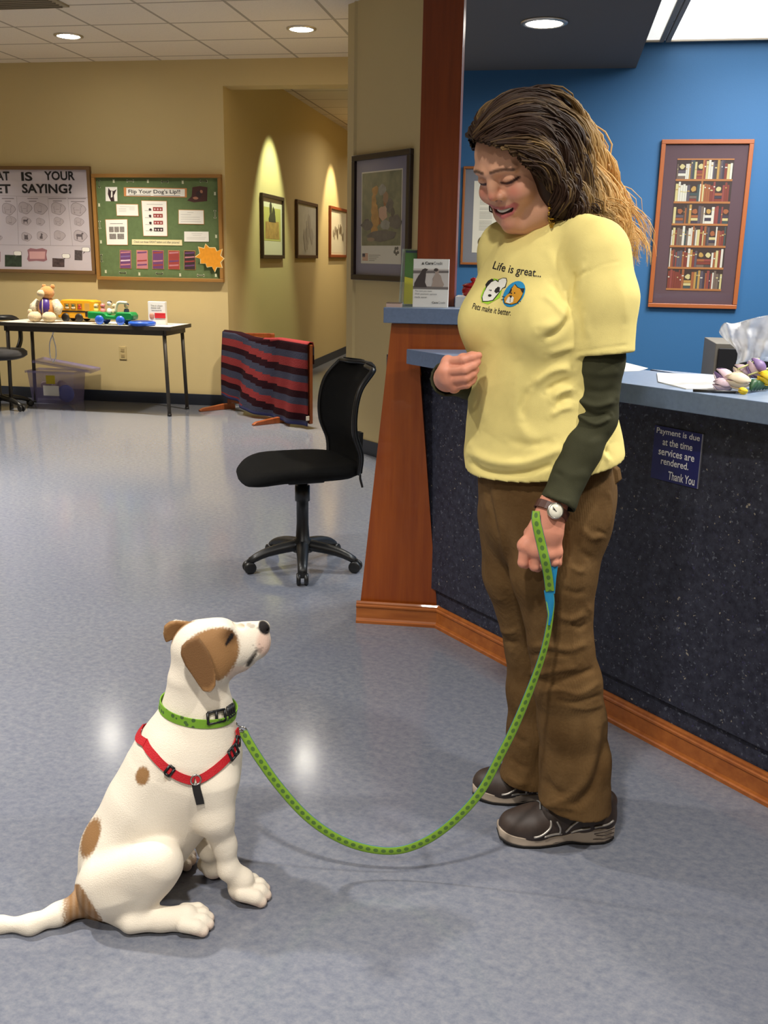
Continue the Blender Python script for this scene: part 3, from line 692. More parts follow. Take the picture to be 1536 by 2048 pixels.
for k in range(4): mb.wallpoly([pt(.2, .085 - .02 * k), pt(.5 - .05 * k, .085 - .02 * k), pt(.5 - .05 * k, .078 - .02 * k), pt(.2, .078 - .02 * k)], -.0112, .0004)
mb.build('caption', mat('caption_grey', srgb(150, 146, 130), .6), t); mb = MB()
for (fx, fz) in ((.88, .155), (.93, .16), (.86, .12), (.94, .115), (.9, .1)): blob(mb, pt(fx, fz), .012, -.0112, 7)
mb.build('paw_marks', mat('paw_grey', srgb(90, 86, 78), .6), t)
pane(t, -a + .03, .03, a - .03, H - .03, -.019)
# certificate and bookshelf print on the blue wall
t, a, H = picture(W_BLUE, ((926, 335), (1075, 331), (1075, 532), (922, 529)), 'framed certificate with a dark gold seal on the blue wall', mat('thin_oak_frame', srgb(150, 88, 40), .4), .014, .02)
panel(t, -a + .012, .012, a - .012, H - .012, -.004, .006, mat('grey_mat', srgb(118, 120, 128), .7), 'mat')
C0 = W_BLUE.at(950, 362); C1 = W_BLUE.at(943, 505); loc = W_BLUE.M.inverted() @ t.location
dx0 = (C0[0] + C1[0]) / 2 - loc.x; dz1 = C0[1] - loc.z; dz0 = C1[1] - loc.z; dx1 = -dx0 if dx0 < 0 else .2
panel(t, dx0, dz0, dx1, dz1, -.010, .001, mat('cert_paper', srgb(222, 216, 198), .7), 'certificate')
def cp(fx, fz): return (dx0 + fx * (dx1 - dx0), dz0 + fz * (dz1 - dz0))
mb = MB(); mb.text('Certificate', cp(.10, .89) + cp(.62, .93), -.0112, .0)
for k in range(34):
    zz = .82 - .018 * k; 
    if zz < .3: break
    if k in (4, 9, 10, 13, 20): continue
    x0_, x1_ = (.12, .9) if k < 12 else (.12, .36)
    mb.wallpoly([cp(x0_, zz), cp(x1_, zz), cp(x1_, zz + .006), cp(x0_, zz + .006)], -.011, .0003)
    if k >= 12: mb.wallpoly([cp(.44, zz), cp(.68, zz), cp(.68, zz + .006), cp(.44, zz + .006)], -.011, .0003)
mb.build('lettering', mat('cert_ink', srgb(150, 146, 136), .7), t)
c0 = cp(.22, .15); MB().lathe([(.035, 0), (.034, .002), (.02, .003)], (c0[0], -.011, c0[1]), 24, Matrix.Rotation(PI / 2, 3, 'X')).build('seal', mat('gold_seal', srgb(104, 92, 62), .4, .3), t)
pane(t, -a + .012, .012, a - .012, H - .012, -.0155)
t, a, H = picture(W_BLUE, ((1323, 281), (1508, 278), (1472, 618), (1295, 614)), 'tall orange wood framed print of full bookshelves on the blue wall', mat('orange_wood_frame', srgb(168, 92, 48), .35), .024, .025)
panel(t, -a + .02, .02, a - .02, H - .02, -.004, .006, mat('plum_mat', srgb(88, 62, 66), .7), 'mat')
bx0, bx1, bz0, bz1 = -a + .095, a - .095, .10, H - .10
mb = MB(); mb.wallpoly([(bx0, bz0), (bx1, bz0), (bx1, bz1), (bx0, bz1)], -.010, .0008)
books = [srgb(122, 50, 34), srgb(150, 84, 44), srgb(74, 62, 54), srgb(176, 134, 66), srgb(86, 74, 80), srgb(134, 60, 50), srgb(60, 70, 66), srgb(196, 178, 120), srgb(110, 90, 76), srgb(206, 196, 176), srgb(60, 48, 58)]
bm_ = [mat('shelf_shadow', srgb(56, 36, 28), .6), mat('shelf_edge', srgb(166, 104, 52), .6)] + [mat('spine_%s' % 'abcdefghijk'[i], c_, .6) for i, c_ in enumerate(books)]
nsh = 6; sh = (bz1 - bz0) / nsh
for r in range(nsh):
    zb = bz0 + r * sh; mb.mi = 1; mb.wallpoly([(bx0, zb), (bx1, zb), (bx1, zb + .011), (bx0, zb + .011)], -.0112, .0012)
    x = bx0 + .004
    while x < bx1 - .012:
        wd = random.uniform(.007, .016); hh = random.uniform(.66, .9) * sh
        if random.random() < .07:
            mb.mi = 2 + random.choice([1, 3, 7, 9]); wd = random.uniform(.03, .05); wd = min(wd, bx1 - x - .003)
            for q in range(3): mb.mi = 2 + random.randrange(11); mb.wallpoly([(x, zb + .011 + .016 * q), (x + wd, zb + .011 + .016 * q), (x + wd, zb + .025 + .016 * q), (x, zb + .025 + .016 * q)], -.0112, .0006)
            mb.mi = 2 + random.choice([1, 3, 7]); blob(mb, (x + wd / 2, zb + .078), .014, -.0112)
        else:
            red = (r == 4 and x > 0) or r == 0 and x < -.05
            mb.mi = 2 + (random.choice([0, 0, 1, 5]) if red else random.randrange(11)); wd = min(wd, bx1 - x - .002)
            mb.wallpoly([(x, zb + .011), (x + wd - .001, zb + .011), (x + wd - .001, zb + .011 + hh), (x, zb + .011 + hh)], -.0112, .0006)
            if random.random() < .6:
                mb.mi = 2 + random.choice([3, 7, 9]); zz = zb + .011 + hh * random.uniform(.5, .8); mb.wallpoly([(x + .001, zz), (x + wd - .002, zz), (x + wd - .002, zz + .006), (x + .001, zz + .006)], -.012, .0003)
        x += wd
mb.mi = 1; mb.wallpoly([(bx0, bz1 - .008), (bx1, bz1 - .008), (bx1, bz1), (bx0, bz1)], -.0112, .0012); mb.wallpoly([(-.012, bz0 + 3.0 * sh + sh), (-.003, bz0 + 4 * sh), (-.003, bz1), (-.012, bz1)], -.0114, .0012)
mb.build('print', bm_, t)
pane(t, -a + .02, .02, a - .02, H - .02, -.0165)

# pin boards; contents traced on the wall plane
def c1(cx, cy): return W_BACK.at(cx * .299479, 300 + cy * .299401)
OAKF = mat('board_oak_frame', srgb(150, 108, 52), .5)
q = [c1(*p) for p in ((628, 160), (1487, 165), (1500, 888), (655, 862))]
gx0, gx1, gz1, gz0 = (q[0][0] + q[3][0]) / 2, (q[1][0] + q[2][0]) / 2, (q[0][1] + q[1][1]) / 2, (q[2][1] + q[3][1]) / 2
gc = W_BACK.world((gx0 + gx1) / 2, 0, gz0); gb = thing('bulletin_board', 'green pin board with a dog dental care display above the table', 'bulletin board', gc, AU)
go = ((gx0 + gx1) / 2, gz0)
def bl(p): return (p[0] - go[0], p[1] - go[1])
frame_box(gb, gx0 - go[0], 0, gx1 - go[0], gz1 - gz0, .03, .045, OAKF)
panel(gb, gx0 - go[0] + .02, .02, gx1 - go[0] - .02, gz1 - gz0 - .02, -.004, .012, mat('green_board_paper', srgb(92, 112, 70), .8, noise=(30, .1)), 'backing')
TANB = mat('kraft_border', srgb(196, 140, 82), .7)
def paper(parent, conv, pts, border=0.0, bm=None, pm=PAPER, y=-.018, name='paper'):
    P = [conv(*p) for p in pts]
    mb = MB()
    if border:
        c = (sum(p[0] for p in P) / len(P), sum(p[1] for p in P) / len(P)); mb.mi = 0
        mb.wallpoly([(p[0] + math.copysign(border, p[0] - c[0]), p[1] + math.copysign(border, p[1] - c[1])) for p in P], y, .0012)
    mb.mi = 1; mb.wallpoly(P, y - .0012, .001)
    return mb, P
def lerpq(P, fx, fz):
    """P: tl, tr, br, bl"""
    a_ = (P[0][0] + (P[1][0] - P[0][0]) * fx, P[0][1] + (P[1][1] - P[0][1]) * fx); b_ = (P[3][0] + (P[2][0] - P[3][0]) * fx, P[3][1] + (P[2][1] - P[3][1]) * fx)
    return (b_[0] + (a_[0] - b_[0]) * fz, b_[1] + (a_[1] - b_[1]) * fz)
def lines(mb, P, rows, y, mi=2, h=.02):
    mb.mi = mi
    for (fx0, fx1, fz) in rows: mb.wallpoly([lerpq(P, fx0, fz), lerpq(P, fx1, fz), lerpq(P, fx1, fz + h), lerpq(P, fx0, fz + h)], y, .0004)
gcv = lambda x, y: bl(c1(x, y))
gray = INK_L
mb, P = paper(gb, gcv, [(850, 255), (1240, 262), (1240, 312), (850, 306)], .0, None)
mb.mi = 0; mb.wallpoly([gcv(*p) for p in [(832, 250), (1253, 256), (1253, 318), (834, 310)]], -.0165, .0012)
mb.mi = 2; mb.text("Flip Your Dog's Lip!!", lerpq(P, .04, .16) + lerpq(P, .92, .9), -.0204, .012); mb.wallpoly([lerpq(P, .05, .08), lerpq(P, .42, .08), lerpq(P, .42, .13), lerpq(P, .05, .13)], -.0202, .0005); mb.wallpoly([lerpq(P, .47, .06), lerpq(P, .92, .06), lerpq(P, .92, .11), lerpq(P, .47, .11)], -.0202, .0005)
mb.build('title_banner', [mat('orange_card', srgb(205, 138, 84), .7), PAPER, INK_D], gb)
REDP = mat('gum_red', srgb(150, 60, 56), .6); DKP = mat('photo_black', srgb(52, 36, 40), .6); PINK = mat('gum_pink', srgb(186, 122, 130), .6); VIO = mat('gum_violet', srgb(104, 62, 110), .6); WHT2 = mat('tooth_white', srgb(220, 200, 200), .6)
mb, P = paper(gb, gcv, [(784, 364), (926, 366), (930, 440), (788, 438)], .004); lines(mb, P, [(.15, .85, .78), (.1, .45, .6), (.1, .45, .48), (.1, .45, .36), (.6, .85, .66), (.6, .85, .54)], -.0204); mb.build('paper', [TANB, PAPER, gray], gb)
mb, P = paper(gb, gcv, [(952, 341), (1117, 344), (1122, 575), (966, 573)], .004); lines(mb, P, [(.2, .85, .9), (.1, .4, .72), (.1, .4, .52), (.1, .4, .32), (.1, .5, .14)], -.0204, 2, .012)
for k, zz in enumerate((.72, .53, .33, .13)):
    mb.mi = 3 if k < 3 else 4; mb.wallpoly([lerpq(P, .45, zz), lerpq(P, .84, zz), lerpq(P, .84, zz + .11), lerpq(P, .45, zz + .11)], -.0202, .0006); mb.mi = 4; c_ = lerpq(P, .32, zz + .04); blob(mb, c_, .013, -.0202, 8)
    mb.mi = 5; 
    for q_ in range(3): blob(mb, lerpq(P, .52 + .12 * q_, zz + .05), .008, -.0208, 6)
mb.build('paper', [TANB, PAPER, gray, REDP, DKP, WHT2], gb)
mb, P = paper(gb, gcv, [(1200, 402), (1364, 405), (1366, 495), (1200, 492)], .004); lines(mb, P, [(.35, .6, .82), (.08, .5, .66), (.08, .85, .48), (.08, .85, .32), (.08, .9, .15)], -.0204); mb.build('paper', [TANB, PAPER, gray], gb)
mb, P = paper(gb, gcv, [(712, 467), (855, 465), (858, 633), (722, 632)], .004); lines(mb, P, [(.2, .8, .83)], -.0204); mb.mi = 2
for r_, n_ in ((.5, 3), (.22, 2)):
    for k in range(n_): mb.wallpoly([lerpq(P, .14 + .76 * k / n_, r_), lerpq(P, .14 + .76 * (k + .85) / n_, r_), lerpq(P, .14 + .76 * (k + .85) / n_, r_ + .22), lerpq(P, .14 + .76 * k / n_, r_ + .22)], -.0202, .0006)
mb.build('paper', [TANB, PAPER, mat('xray_grey', srgb(130, 124, 120), .6, noise=(90, .3))], gb)
mb, P = paper(gb, gcv, [(1236, 545), (1398, 546), (1400, 613), (1236, 612)]); lines(mb, P, [(.3, .75, .8), (.35, .7, .62), (.1, .9, .4), (.1, .85, .25)], -.0204); mb.build('paper', [TANB, PAPER, gray], gb)
mb, P = paper(gb, gcv, [(888, 598), (1220, 602), (1222, 638), (888, 632)], .002, pm=PAPER); mb.mi = 2; mb.text('Check out these GREAT before and after pictures!', lerpq(P, .04, .22) + lerpq(P, .95, .78), -.0204, .0); mb.build('caption_strip', [mat('yellow_card', srgb(205, 186, 120), .7), mat('cream_card', srgb(232, 222, 176), .7), INK], gb)
for k, (xx, base_) in enumerate(((803, VIO), (914, PINK), (1020, VIO), (1126, REDP), (1231, DKP))):
    mb, P = paper(gb, gcv, [(xx + 6, 670 + k), (xx + 76, 672 + k), (xx + 78, 790 + k * 2), (xx + 6, 788 + k * 2)], .004)
    mb.f = mb.f; mb.mi = 2; mb.wallpoly(P, -.0203, .0005)
    for r_ in range(4):
        mb.mi = 3 + (r_ + k) % 3; zz = .14 + .23 * r_; mb.wallpoly([lerpq(P, .06, zz), lerpq(P, .94, zz + .05), lerpq(P, .94, zz + .13), lerpq(P, .5, zz + .1), lerpq(P, .06, zz + .09)], -.0208, .0004)
    mb.build('tooth_photo', [TANB, PAPER, base_, PINK, VIO if k != 0 else LIL, REDP if k else PUR], gb)
mb = MB(); sp = [(1312, 715), (1345, 690), (1335, 645), (1375, 655), (1385, 625), (1410, 650), (1450, 650), (1462, 675), (1500, 660), (1488, 705), (1512, 725), (1488, 752), (1500, 788), (1462, 785), (1448, 818), (1428, 780), (1395, 785), (1385, 760), (1350, 760), (1350, 728)]
c_ = gcv(1412, 720); P = [gcv(*p) for p in sp]
def spk(sc_, y_):
    n = len(P); P2 = [(c_[0] + (p[0] - c_[0]) * sc_, c_[1] + (p[1] - c_[1]) * sc_) for p in P]; o = len(mb.v)
    mb.add([(c_[0], y_, c_[1])] + [(p[0], y_, p[1]) for p in P2], [(0, 1 + k, 1 + (k + 1) % n) for k in range(n)])
    mb.add([(p[0], y_, p[1]) for p in P2] + [(p[0], y_ + .003, p[1]) for p in P2], [(k, (k + 1) % n, (k + 1) % n + n, k + n) for k in range(n)])
spk(1.0, -.048); mb.mi = 1; spk(.93, -.0495); mb.build('starburst', [mat('cream_edge', srgb(232, 214, 160), .7), mat('orange_star', srgb(222, 146, 24), .7, noise=(40, .08))], gb)
# photos of dogs and the little paper bones round the edge
mb = MB(); P = [gcv(*p) for p in [(710, 248), (788, 248), (790, 343), (712, 342)]]; mb.wallpoly(P, -.0165, .001); mb.mi = 1
mb.wallpoly([lerpq(P, .2, .5), lerpq(P, .25, .95), lerpq(P, .42, .75), lerpq(P, .72, .72), lerpq(P, .95, .85), lerpq(P, .8, .55), lerpq(P, .7, .4), lerpq(P, .75, .0), lerpq(P, .45, .0), lerpq(P, .3, .25)], -.0176, .0005)
mb.mi = 0; mb.wallpoly([lerpq(P, .48, .7), lerpq(P, .6, .7), lerpq(P, .6, .3), lerpq(P, .45, .25)], -.0182, .0004); mb.build('dog_photo', [PAPER, DKP], gb)
mb = MB(); P = [gcv(*p) for p in [(1290, 250), (1340, 242), (1390, 250), (1388, 342), (1300, 350), (1255, 338), (1285, 310)]]; mb.wallpoly(P, -.0165, .001); mb.mi = 1; blob(mb, gcv(1335, 295), .028, -.0176); mb.mi = 2; blob(mb, gcv(1310, 322), .024, -.018, sq=.5); blob(mb, gcv(1350, 280), .014, -.018)
mb.build('dog_photo', [mat('pet_maroon', srgb(70, 38, 36), .6), DKP, mat('pet_tan', srgb(170, 120, 96), .6)], gb)
def bone(c, ang, L=.05, w=.008):
    o_ = []
    for sx in (1, -1):
        for a_ in ((-80, -30, 20, 60) if sx > 0 else (120, 160, 210, 260)): pass
    pts = [(L * .5, w * .4), (L * .62, w * 1.3), (L * .8, w * 1.1), (L * .78, 0), (L * .8, -w * 1.1), (L * .62, -w * 1.3), (L * .5, -w * .4)]
    pts = pts + [(-x, -z) for x, z in pts]
    return [(c[0] + x * math.cos(ang) - z * math.sin(ang), c[1] + x * math.sin(ang) + z * math.cos(ang)) for x, z in pts]
BONE_W = mat('bone_white', srgb(206, 208, 180), .7); BONE_D = mat('bone_dark', srgb(60, 66, 46), .7)
def animal(kind):
    if kind == 0: return [(-.5, .1), (-.42, .28), (.2, .25), (.32, .5), (.5, .42), (.52, .3), (.38, .22), (.34, -.1), (.36, -.5), (.24, -.5), (.2, -.12), (-.3, -.1), (-.32, -.5), (-.44, -.5), (-.45, -.05), (-.6, .3)]
    if kind == 1: return [(-.3, -.5), (-.35, -.2), (-.1, .15), (-.12, .4), (.02, .55), (.12, .4), (.3, .32), (.14, .2), (.16, -.1), (.18, -.5)]
    return [(-.35, -.5), (-.3, 0), (-.32, .45), (-.15, .3), (.15, .3), (.32, .45), (.3, 0), (.35, -.5)]
for (x, y, k) in ((765, 207, 0), (875, 208, 1), (993, 208, 0), (1106, 213, 2), (1225, 214, 0), (1365, 210, 2), (1440, 290, 0), (1440, 430, 3), (1448, 575, 0), (1446, 835, 0), (1345, 837, 1), (1208, 832, 0), (1070, 825, 2), (936, 826, 0), (825, 820, 2), (712, 810, 0), (668, 228, 4), (668, 366, 0), (672, 500, 3), (680, 612, 0), (684, 722, 4)):
    mb = MB(); c_ = gcv(x, y)
    if k == 0: mb.wallpoly([(c_[0] + .026 * p[0], c_[1] + .032 * p[1]) for p in animal(2)], -.0165, .001); mb.build('cutout', BONE_W, gb)
    else:
        mb.wallpoly(bone(c_, 0 if k < 3 else PI / 2, .042, .009), -.0165, .001); mb.mi = 1
        mb.wallpoly(bone(c_, 0 if k < 3 else PI / 2, .04, .0045 if k in (1, 3) else .007), -.0175, .0006); mb.build('cutout', [BONE_W, BONE_D], gb)
# white poster board
q = [c1(*p) for p in ((0, 108), (610, 110), (648, 830), (0, 815))]
wx1 = (q[1][0] + q[2][0]) / 2; wz1 = q[1][1]; wz0 = q[2][1]; wx0 = wx1 - 1.22
wb = thing('bulletin_board', 'white paper covered board about pet body language, left of the green board', 'bulletin board', W_BACK.world((wx0 + wx1) / 2, 0, wz0), AU)
wo = ((wx0 + wx1) / 2, wz0); wcv = lambda x, y: (c1(x, y)[0] - wo[0], c1(x, y)[1] - wo[1])
HW, HH = (wx1 - wx0) / 2, wz1 - wz0
frame_box(wb, -HW, 0, HW, HH, .03, .04, mat('board_walnut_frame', srgb(112, 84, 52), .5))
panel(wb, -HW + .022, .022, HW - .022, HH - .022, -.006, .012, mat('poster_paper', srgb(196, 188, 196), .8), 'poster')
mb = MB()
r1, r2 = wcv(150, 205), wcv(505, 145); mb.text('IS', wcv(152, 208) + wcv(222, 148), -.0195, .03); mb.text('YOUR', wcv(305, 203) + wcv(505, 143), -.0195, .03)
mb.text('WHAT', (wcv(70, 205)[0] - .30, wcv(70, 205)[1]) + wcv(70, 145), -.0195, .03)
mb.text('PET', (wcv(78, 290)[0] - .21, wcv(78, 290)[1]) + wcv(78, 230), -.0195, .03); mb.text('SAYING?', wcv(157, 290) + wcv(487, 228), -.0195, .03)
mb.build('lettering', INK_D, wb)
LN = mat('pale_rule', srgb(160, 152, 158), .8)
mb = MB()
for (x0, y0, x1_, y1_) in ((0, 305, 595, 318), (0, 632, 610, 640), (118, 312, 130, 630), (325, 316, 345, 640), (458, 320, 490, 640)):
    a_, b_ = wcv(x0, y0), wcv(x1_, y1_)
    if abs(x1_ - x0) > 100: mb.wallpoly([a_, b_, (b_[0], b_[1] - .003), (a_[0], a_[1] - .003)], -.018, .0006)
    else: mb.wallpoly([a_, (a_[0] + .003, a_[1]), (b_[0] + .003, b_[1]), b_], -.018, .0006)
for (x, y, wd) in ((60, 322, 80), (225, 322, 70), (390, 322, 120), (520, 322, 120), (60, 340, 40), (225, 340, 50), (390, 338, 60), (525, 342, 90)):
    a_ = wcv(x - wd / 2, y); b_ = wcv(x + wd / 2, y); mb.mi = 1; mb.wallpoly([a_, b_, (b_[0], b_[1] - .008), (a_[0], a_[1] - .008)], -.018, .0006)
mb.build('ruled_lines', [LN, mat('grey_words', srgb(140, 132, 138), .8)], wb)
SK = mat('sketch_fill', srgb(180, 170, 176), .8); SKD = mat('sketch_line', srgb(96, 88, 92), .8); SKM = mat('sketch_mid', srgb(130, 122, 126), .8)
for (x, y, w_, k, dk_) in ((62, 395, 85, 0, 1), (78, 470, 65, 1, 1), (172, 388, 85, 0, 1), (275, 392, 85, 1, 0), (392, 392, 90, 0, 1), (525, 397, 95, 0, 1), (180, 475, 60, 0, 2), (275, 480, 55, 1, 0), (396, 478, 62, 0, 1), (532, 480, 62, 0, 1), (182, 580, 65, 2, 2), (285, 575, 65, 1, 2), (402, 572, 72, 1, 0), (540, 575, 85, 0, 2), (0, 585, 40, 0, 2)):
    mb = MB(); c_ = wcv(x, y); s_ = abs(wcv(x + w_, y)[0] - c_[0]); pp = animal(k); asp = .82
    mb.mi = 1; mb.wallpoly([(c_[0] + s_ * .5 * 1.08 * math.cos(a_) * (1 + .12 * math.cos(3 * a_)), c_[1] + s_ * .5 * asp * math.sin(a_) * (1 + .1 * math.sin(4 * a_))) for a_ in np.linspace(0, 2 * PI, 19)[:-1]], -.018, .0005)
    mb.mi = 0; mb.wallpoly([(c_[0] + s_ * .5 * 1.02 * math.cos(a_) * (1 + .12 * math.cos(3 * a_)), c_[1] + s_ * .5 * (asp - .06) * math.sin(a_) * (1 + .1 * math.sin(4 * a_))) for a_ in np.linspace(0, 2 * PI, 19)[:-1]], -.0185, .0005)
    mb.mi = 2 if dk_ == 2 else 1; o_ = mb.mi
    mb.wallpoly([(c_[0] + s_ * .58 * p[0], c_[1] + s_ * .5 * p[1]) for p in pp], -.019, .0004)
    if dk_ < 2: mb.mi = 0; mb.wallpoly([(c_[0] + s_ * .52 * p[0], c_[1] + s_ * .43 * p[1] + .002) for p in pp], -.0194, .0004)
    mb.build('animal_drawing', [SK, SKM, SKD], wb)
mb = MB(); mb.wallpoly([wcv(*p) for p in [(190, 668), (210, 655), (250, 662), (290, 655), (322, 668), (316, 700), (322, 735), (300, 745), (250, 740), (200, 745), (188, 730), (196, 700)]], -.018, .0008); mb.mi = 1; mb.wallpoly([wcv(*p) for p in [(203, 678), (310, 678), (306, 728), (206, 728)]], -.019, .0005); mb.build('pink_cloud_card', [mat('rose_edge', srgb(150, 104, 112), .7), mat('rose_card', srgb(206, 160, 160), .7)], wb)
for (a_, b_, c_, d, m_) in ((40, 700, 152, 778, mat('photo_green', srgb(44, 58, 44), .6, noise=(40, .4))), (357, 722, 437, 780, mat('photo_brown', srgb(74, 60, 60), .6, noise=(40, .4))), (505, 668, 556, 735, mat('photo_grey2', srgb(80, 72, 74), .6, noise=(50, .4))), (-40, 675, 10, 745, mat('photo_rose', srgb(140, 96, 100), .6))):
    mb = MB(); mb.wallpoly([wcv(a_, b_), wcv(c_, b_ + 4), wcv(c_, d + 2), wcv(a_, d)], -.018, .0008); mb.build('pet_photo', m_, wb)
for (x, y) in ((125, 690), (448, 708), (580, 665)):
    mb = MB(); c_ = wcv(x, y)
    for mi_, sc_, y_ in ((0, 1.0, -.0185), (1, .9, -.0192)):
        mb.mi = mi_; mb.wallpoly([(c_[0] + sc_ * .04 * math.copysign(abs(math.cos(a_)) ** .5, math.cos(a_)), c_[1] + sc_ * .02 * math.copysign(abs(math.sin(a_)) ** .5, math.sin(a_))) for a_ in np.linspace(0, 2 * PI, 21)[:-1]], y_, .0005)
    mb.mi = 0; mb.wallpoly([(c_[0] - .02, c_[1] - .018), (c_[0] - .004, c_[1] - .018), (c_[0] - .03, c_[1] - .04)], -.0185, .0005); mb.build('speech_bubble', [SKD, PAPER], wb)
# ------------------------------------------------------------------ furniture
BLKF = mat('black_mesh_fabric', srgb(15, 15, 15), .9, spec=.2, bump=(900, .25), noise=(60, .2)); BLKP = mat('black_nylon', srgb(22, 22, 23), .4); BLKM = mat('black_metal', srgb(26, 24, 24), .35, .3)
def star_base(t, cz, R, ang0, legs=5, hub_r=.035, col_h=.3):
    """five-spoke base with twin-wheel casters, local to t"""
    for k in range(legs):
        a = ang0 + 2 * PI * k / legs; d = Vector((math.cos(a), math.sin(a), 0)); n = Vector((-d.y, d.x, 0)); rs = []
        for i in range(9):
            f = i / 8; r = .02 + (R - .02) * f; z = cz - .025 * f - .03 * f ** 4; w = .030 - .011 * f; h = .026 - .008 * f
            rs.append([d * r + n * (w * math.cos(q)) + Vector((0, 0, z + h * math.sin(q))) for q in np.linspace(0, 2 * PI, 11)[:-1]])
        lg = MB().rings(rs).build('spoke', BLKP, t, True)
        mb = MB(); c = d * R
        mb.lathe([(.009, .04), (.009, cz - .045)], c, 10); mb.box(c + Vector((0, 0, .043)), (.02, .022, .022), a)
        cs = mb.build('caster', BLKP, t)
        for s in (-1, 1):
            M = Matrix.Rotation(a, 3, 'Z') @ Matrix.Rotation(PI / 2, 3, 'X')
            MB().lathe([(.008, -.009), (.020, -.009), (.026, -.005), (.026, .006), (.021, .009), (.008, .008)], c + n * (.016 * s) + Vector((0, 0, .0262)), 18, M).build('wheel', BLKP, cs, True)
# mesh-back task chair
pf = gz(605, 1172); pl = gz(490, 1147); pr_ = gz(724, 1140)
cc = py(607, 1098, 4.03); cc = Vector((cc.x - .004, 4.035, 0))
R5 = (Vector((pf.x, pf.y, 0)) - cc).length
ch = thing('task_chair', 'black armless task chair with mesh back standing in front of the beige wall', 'office chair', cc)
a0 = math.atan2(pf.y - cc.y, pf.x - cc.x)
star_base(ch, .105, R5 * .95, a0)
zs = py(600, 925, cc.y).z
MB().lathe([(.045, .075), (.045, .12), (.030, .135), (.026, .20), (.026, .22), (.026, .30), (.032, .302), (.032, zs - .10), (.022, zs - .10), (.022, zs - .06)], n=20).build('gas_column', BLKP, ch, True)
head = math.atan2(-.36, -.93)                       # where the chair faces
F = Vector((math.cos(head), math.sin(head), 0)); S = Vector((-F.y, F.x, 0))       # S: chair's left
MB().box((0, 0, zs - .062), (.16, .14, .035), head).build('tilt_plate', BLKM, ch, bevel=.006)
rs = []
for (f, z0, z1, sc) in ((0, -.052, 0, .6), (.0, -.050, 0, .86), (0, -.034, 0, .98), (0, -.012, 0, 1.0), (0, .002, 0, .95), (0, .008, 0, .82), (0, .009, 0, .5)):
    ring = []
    for q in np.linspace(0, 2 * PI, 41)[:-1]:
        ca, sa = math.cos(q), math.sin(q); x = .255 * math.copysign(abs(ca) ** .6, ca) * sc + .015; y = .235 * math.copysign(abs(sa) ** .65, sa) * sc
        drop = -.035 * max(0, (x - .10) / .16) ** 2
        ring.append(F * x + S * y + Vector((0, 0, zs + z0 + drop + .012 * (y / .235) ** 2)))
    rs.append(ring)
MB().rings(rs).build('seat', BLKF, ch, True)
def back_pt(t_, s_):
    """t_: 0 bottom .. 1 top, s_: -1 .. 1 across"""
    prof = [(-.228, -.015), (-.228, .06), (-.198, .15), (-.198, .25), (-.222, .335), (-.275, .400), (-.292, .414)]
    P_ = spline(prof, 6); x, z = P_[min(len(P_) - 1, int(round(t_ * (len(P_) - 1))))]
    w = (.205 + .03 * math.sin(PI * min(1, t_ * 1.1)) if t_ < .9 else .20 - .10 * ((t_ - .9) / .1) ** 2)
    x += .045 * s_ * s_
    return F * x + S * (w * s_) + Vector((0, 0, zs + z))
rs = []; N1 = 36
for i in range(N1 + 1): rs.append([back_pt(i / N1, s_) for s_ in np.linspace(-1, 1, 15)])
o = MB().rings(rs, closed=False).build('backrest', BLKF, ch, True); o.modifiers.new('t', 'SOLIDIFY').thickness = .014
rim = [back_pt(i / N1, -1) for i in range(N1 + 1)] + [back_pt(1, s_) for s_ in np.linspace(-.9, .9, 13)] + [back_pt(i / N1, 1) for i in range(N1, -1, -1)] + [back_pt(0, s_) for s_ in np.linspace(.9, -.9, 13)]
MB().tube(rim, .010, 8, closed=True).build('backrest_rim', BLKP, ch, True)
MB().tube([F * -.02 + Vector((0, 0, zs - .055)), F * -.20 + Vector((0, 0, zs - .055)), F * -.255 + Vector((0, 0, zs - .03)), F * -.262 + Vector((0, 0, zs + .12))], .012, 8, flat=(.008, .032)).build('backrest_bracket', BLKM, ch)
bk_ = [back_pt(.06, .85), back_pt(0, .88) + Vector((0, 0, -.03)) - F * .006, back_pt(0, .9) + Vector((0, 0, -.065)) - F * .016]
MB().tube(bk_, .009, 6, flat=(.006, .014)).build('side_bracket', BLKP, ch)
# armchair at the left edge
lc = gz(0, 817); lc = Vector((lc.x, lc.y, 0))
ac = thing('task_chair', 'black office armchair with a looped armrest at the left edge by the table', 'office chair', lc)
c1_ = gz(66, 811); a0 = math.atan2(c1_.y - lc.y, c1_.x - lc.x)
star_base(ac, .10, .27, a0 - PI / 2)
zs2 = py(30, 705, lc.y).z
MB().lathe([(.04, .07), (.04, .12), (.026, .13), (.026, zs2 - .12), (.02, zs2 - .12), (.02, zs2 - .05)], n=18).build('gas_column', BLKP, ac, True)
rs = []
for (z0, sc) in ((-.055, .6), (-.05, .88), (-.03, 1.0), (.0, 1.0), (.022, .9), (.03, .5)):
    rs.append([Vector((.255 * sc * math.copysign(abs(math.cos(q)) ** .7, math.cos(q)), .24 * sc * math.copysign(abs(math.sin(q)) ** .7, math.sin(q)), zs2 + z0)) for q in np.linspace(0, 2 * PI, 37)[:-1]])
MB().rings(rs).build('seat', mat('black_seat_fabric', srgb(30, 28, 30), .8, sheen=.2), ac, True)
ha = py(25, 638, lc.y).z
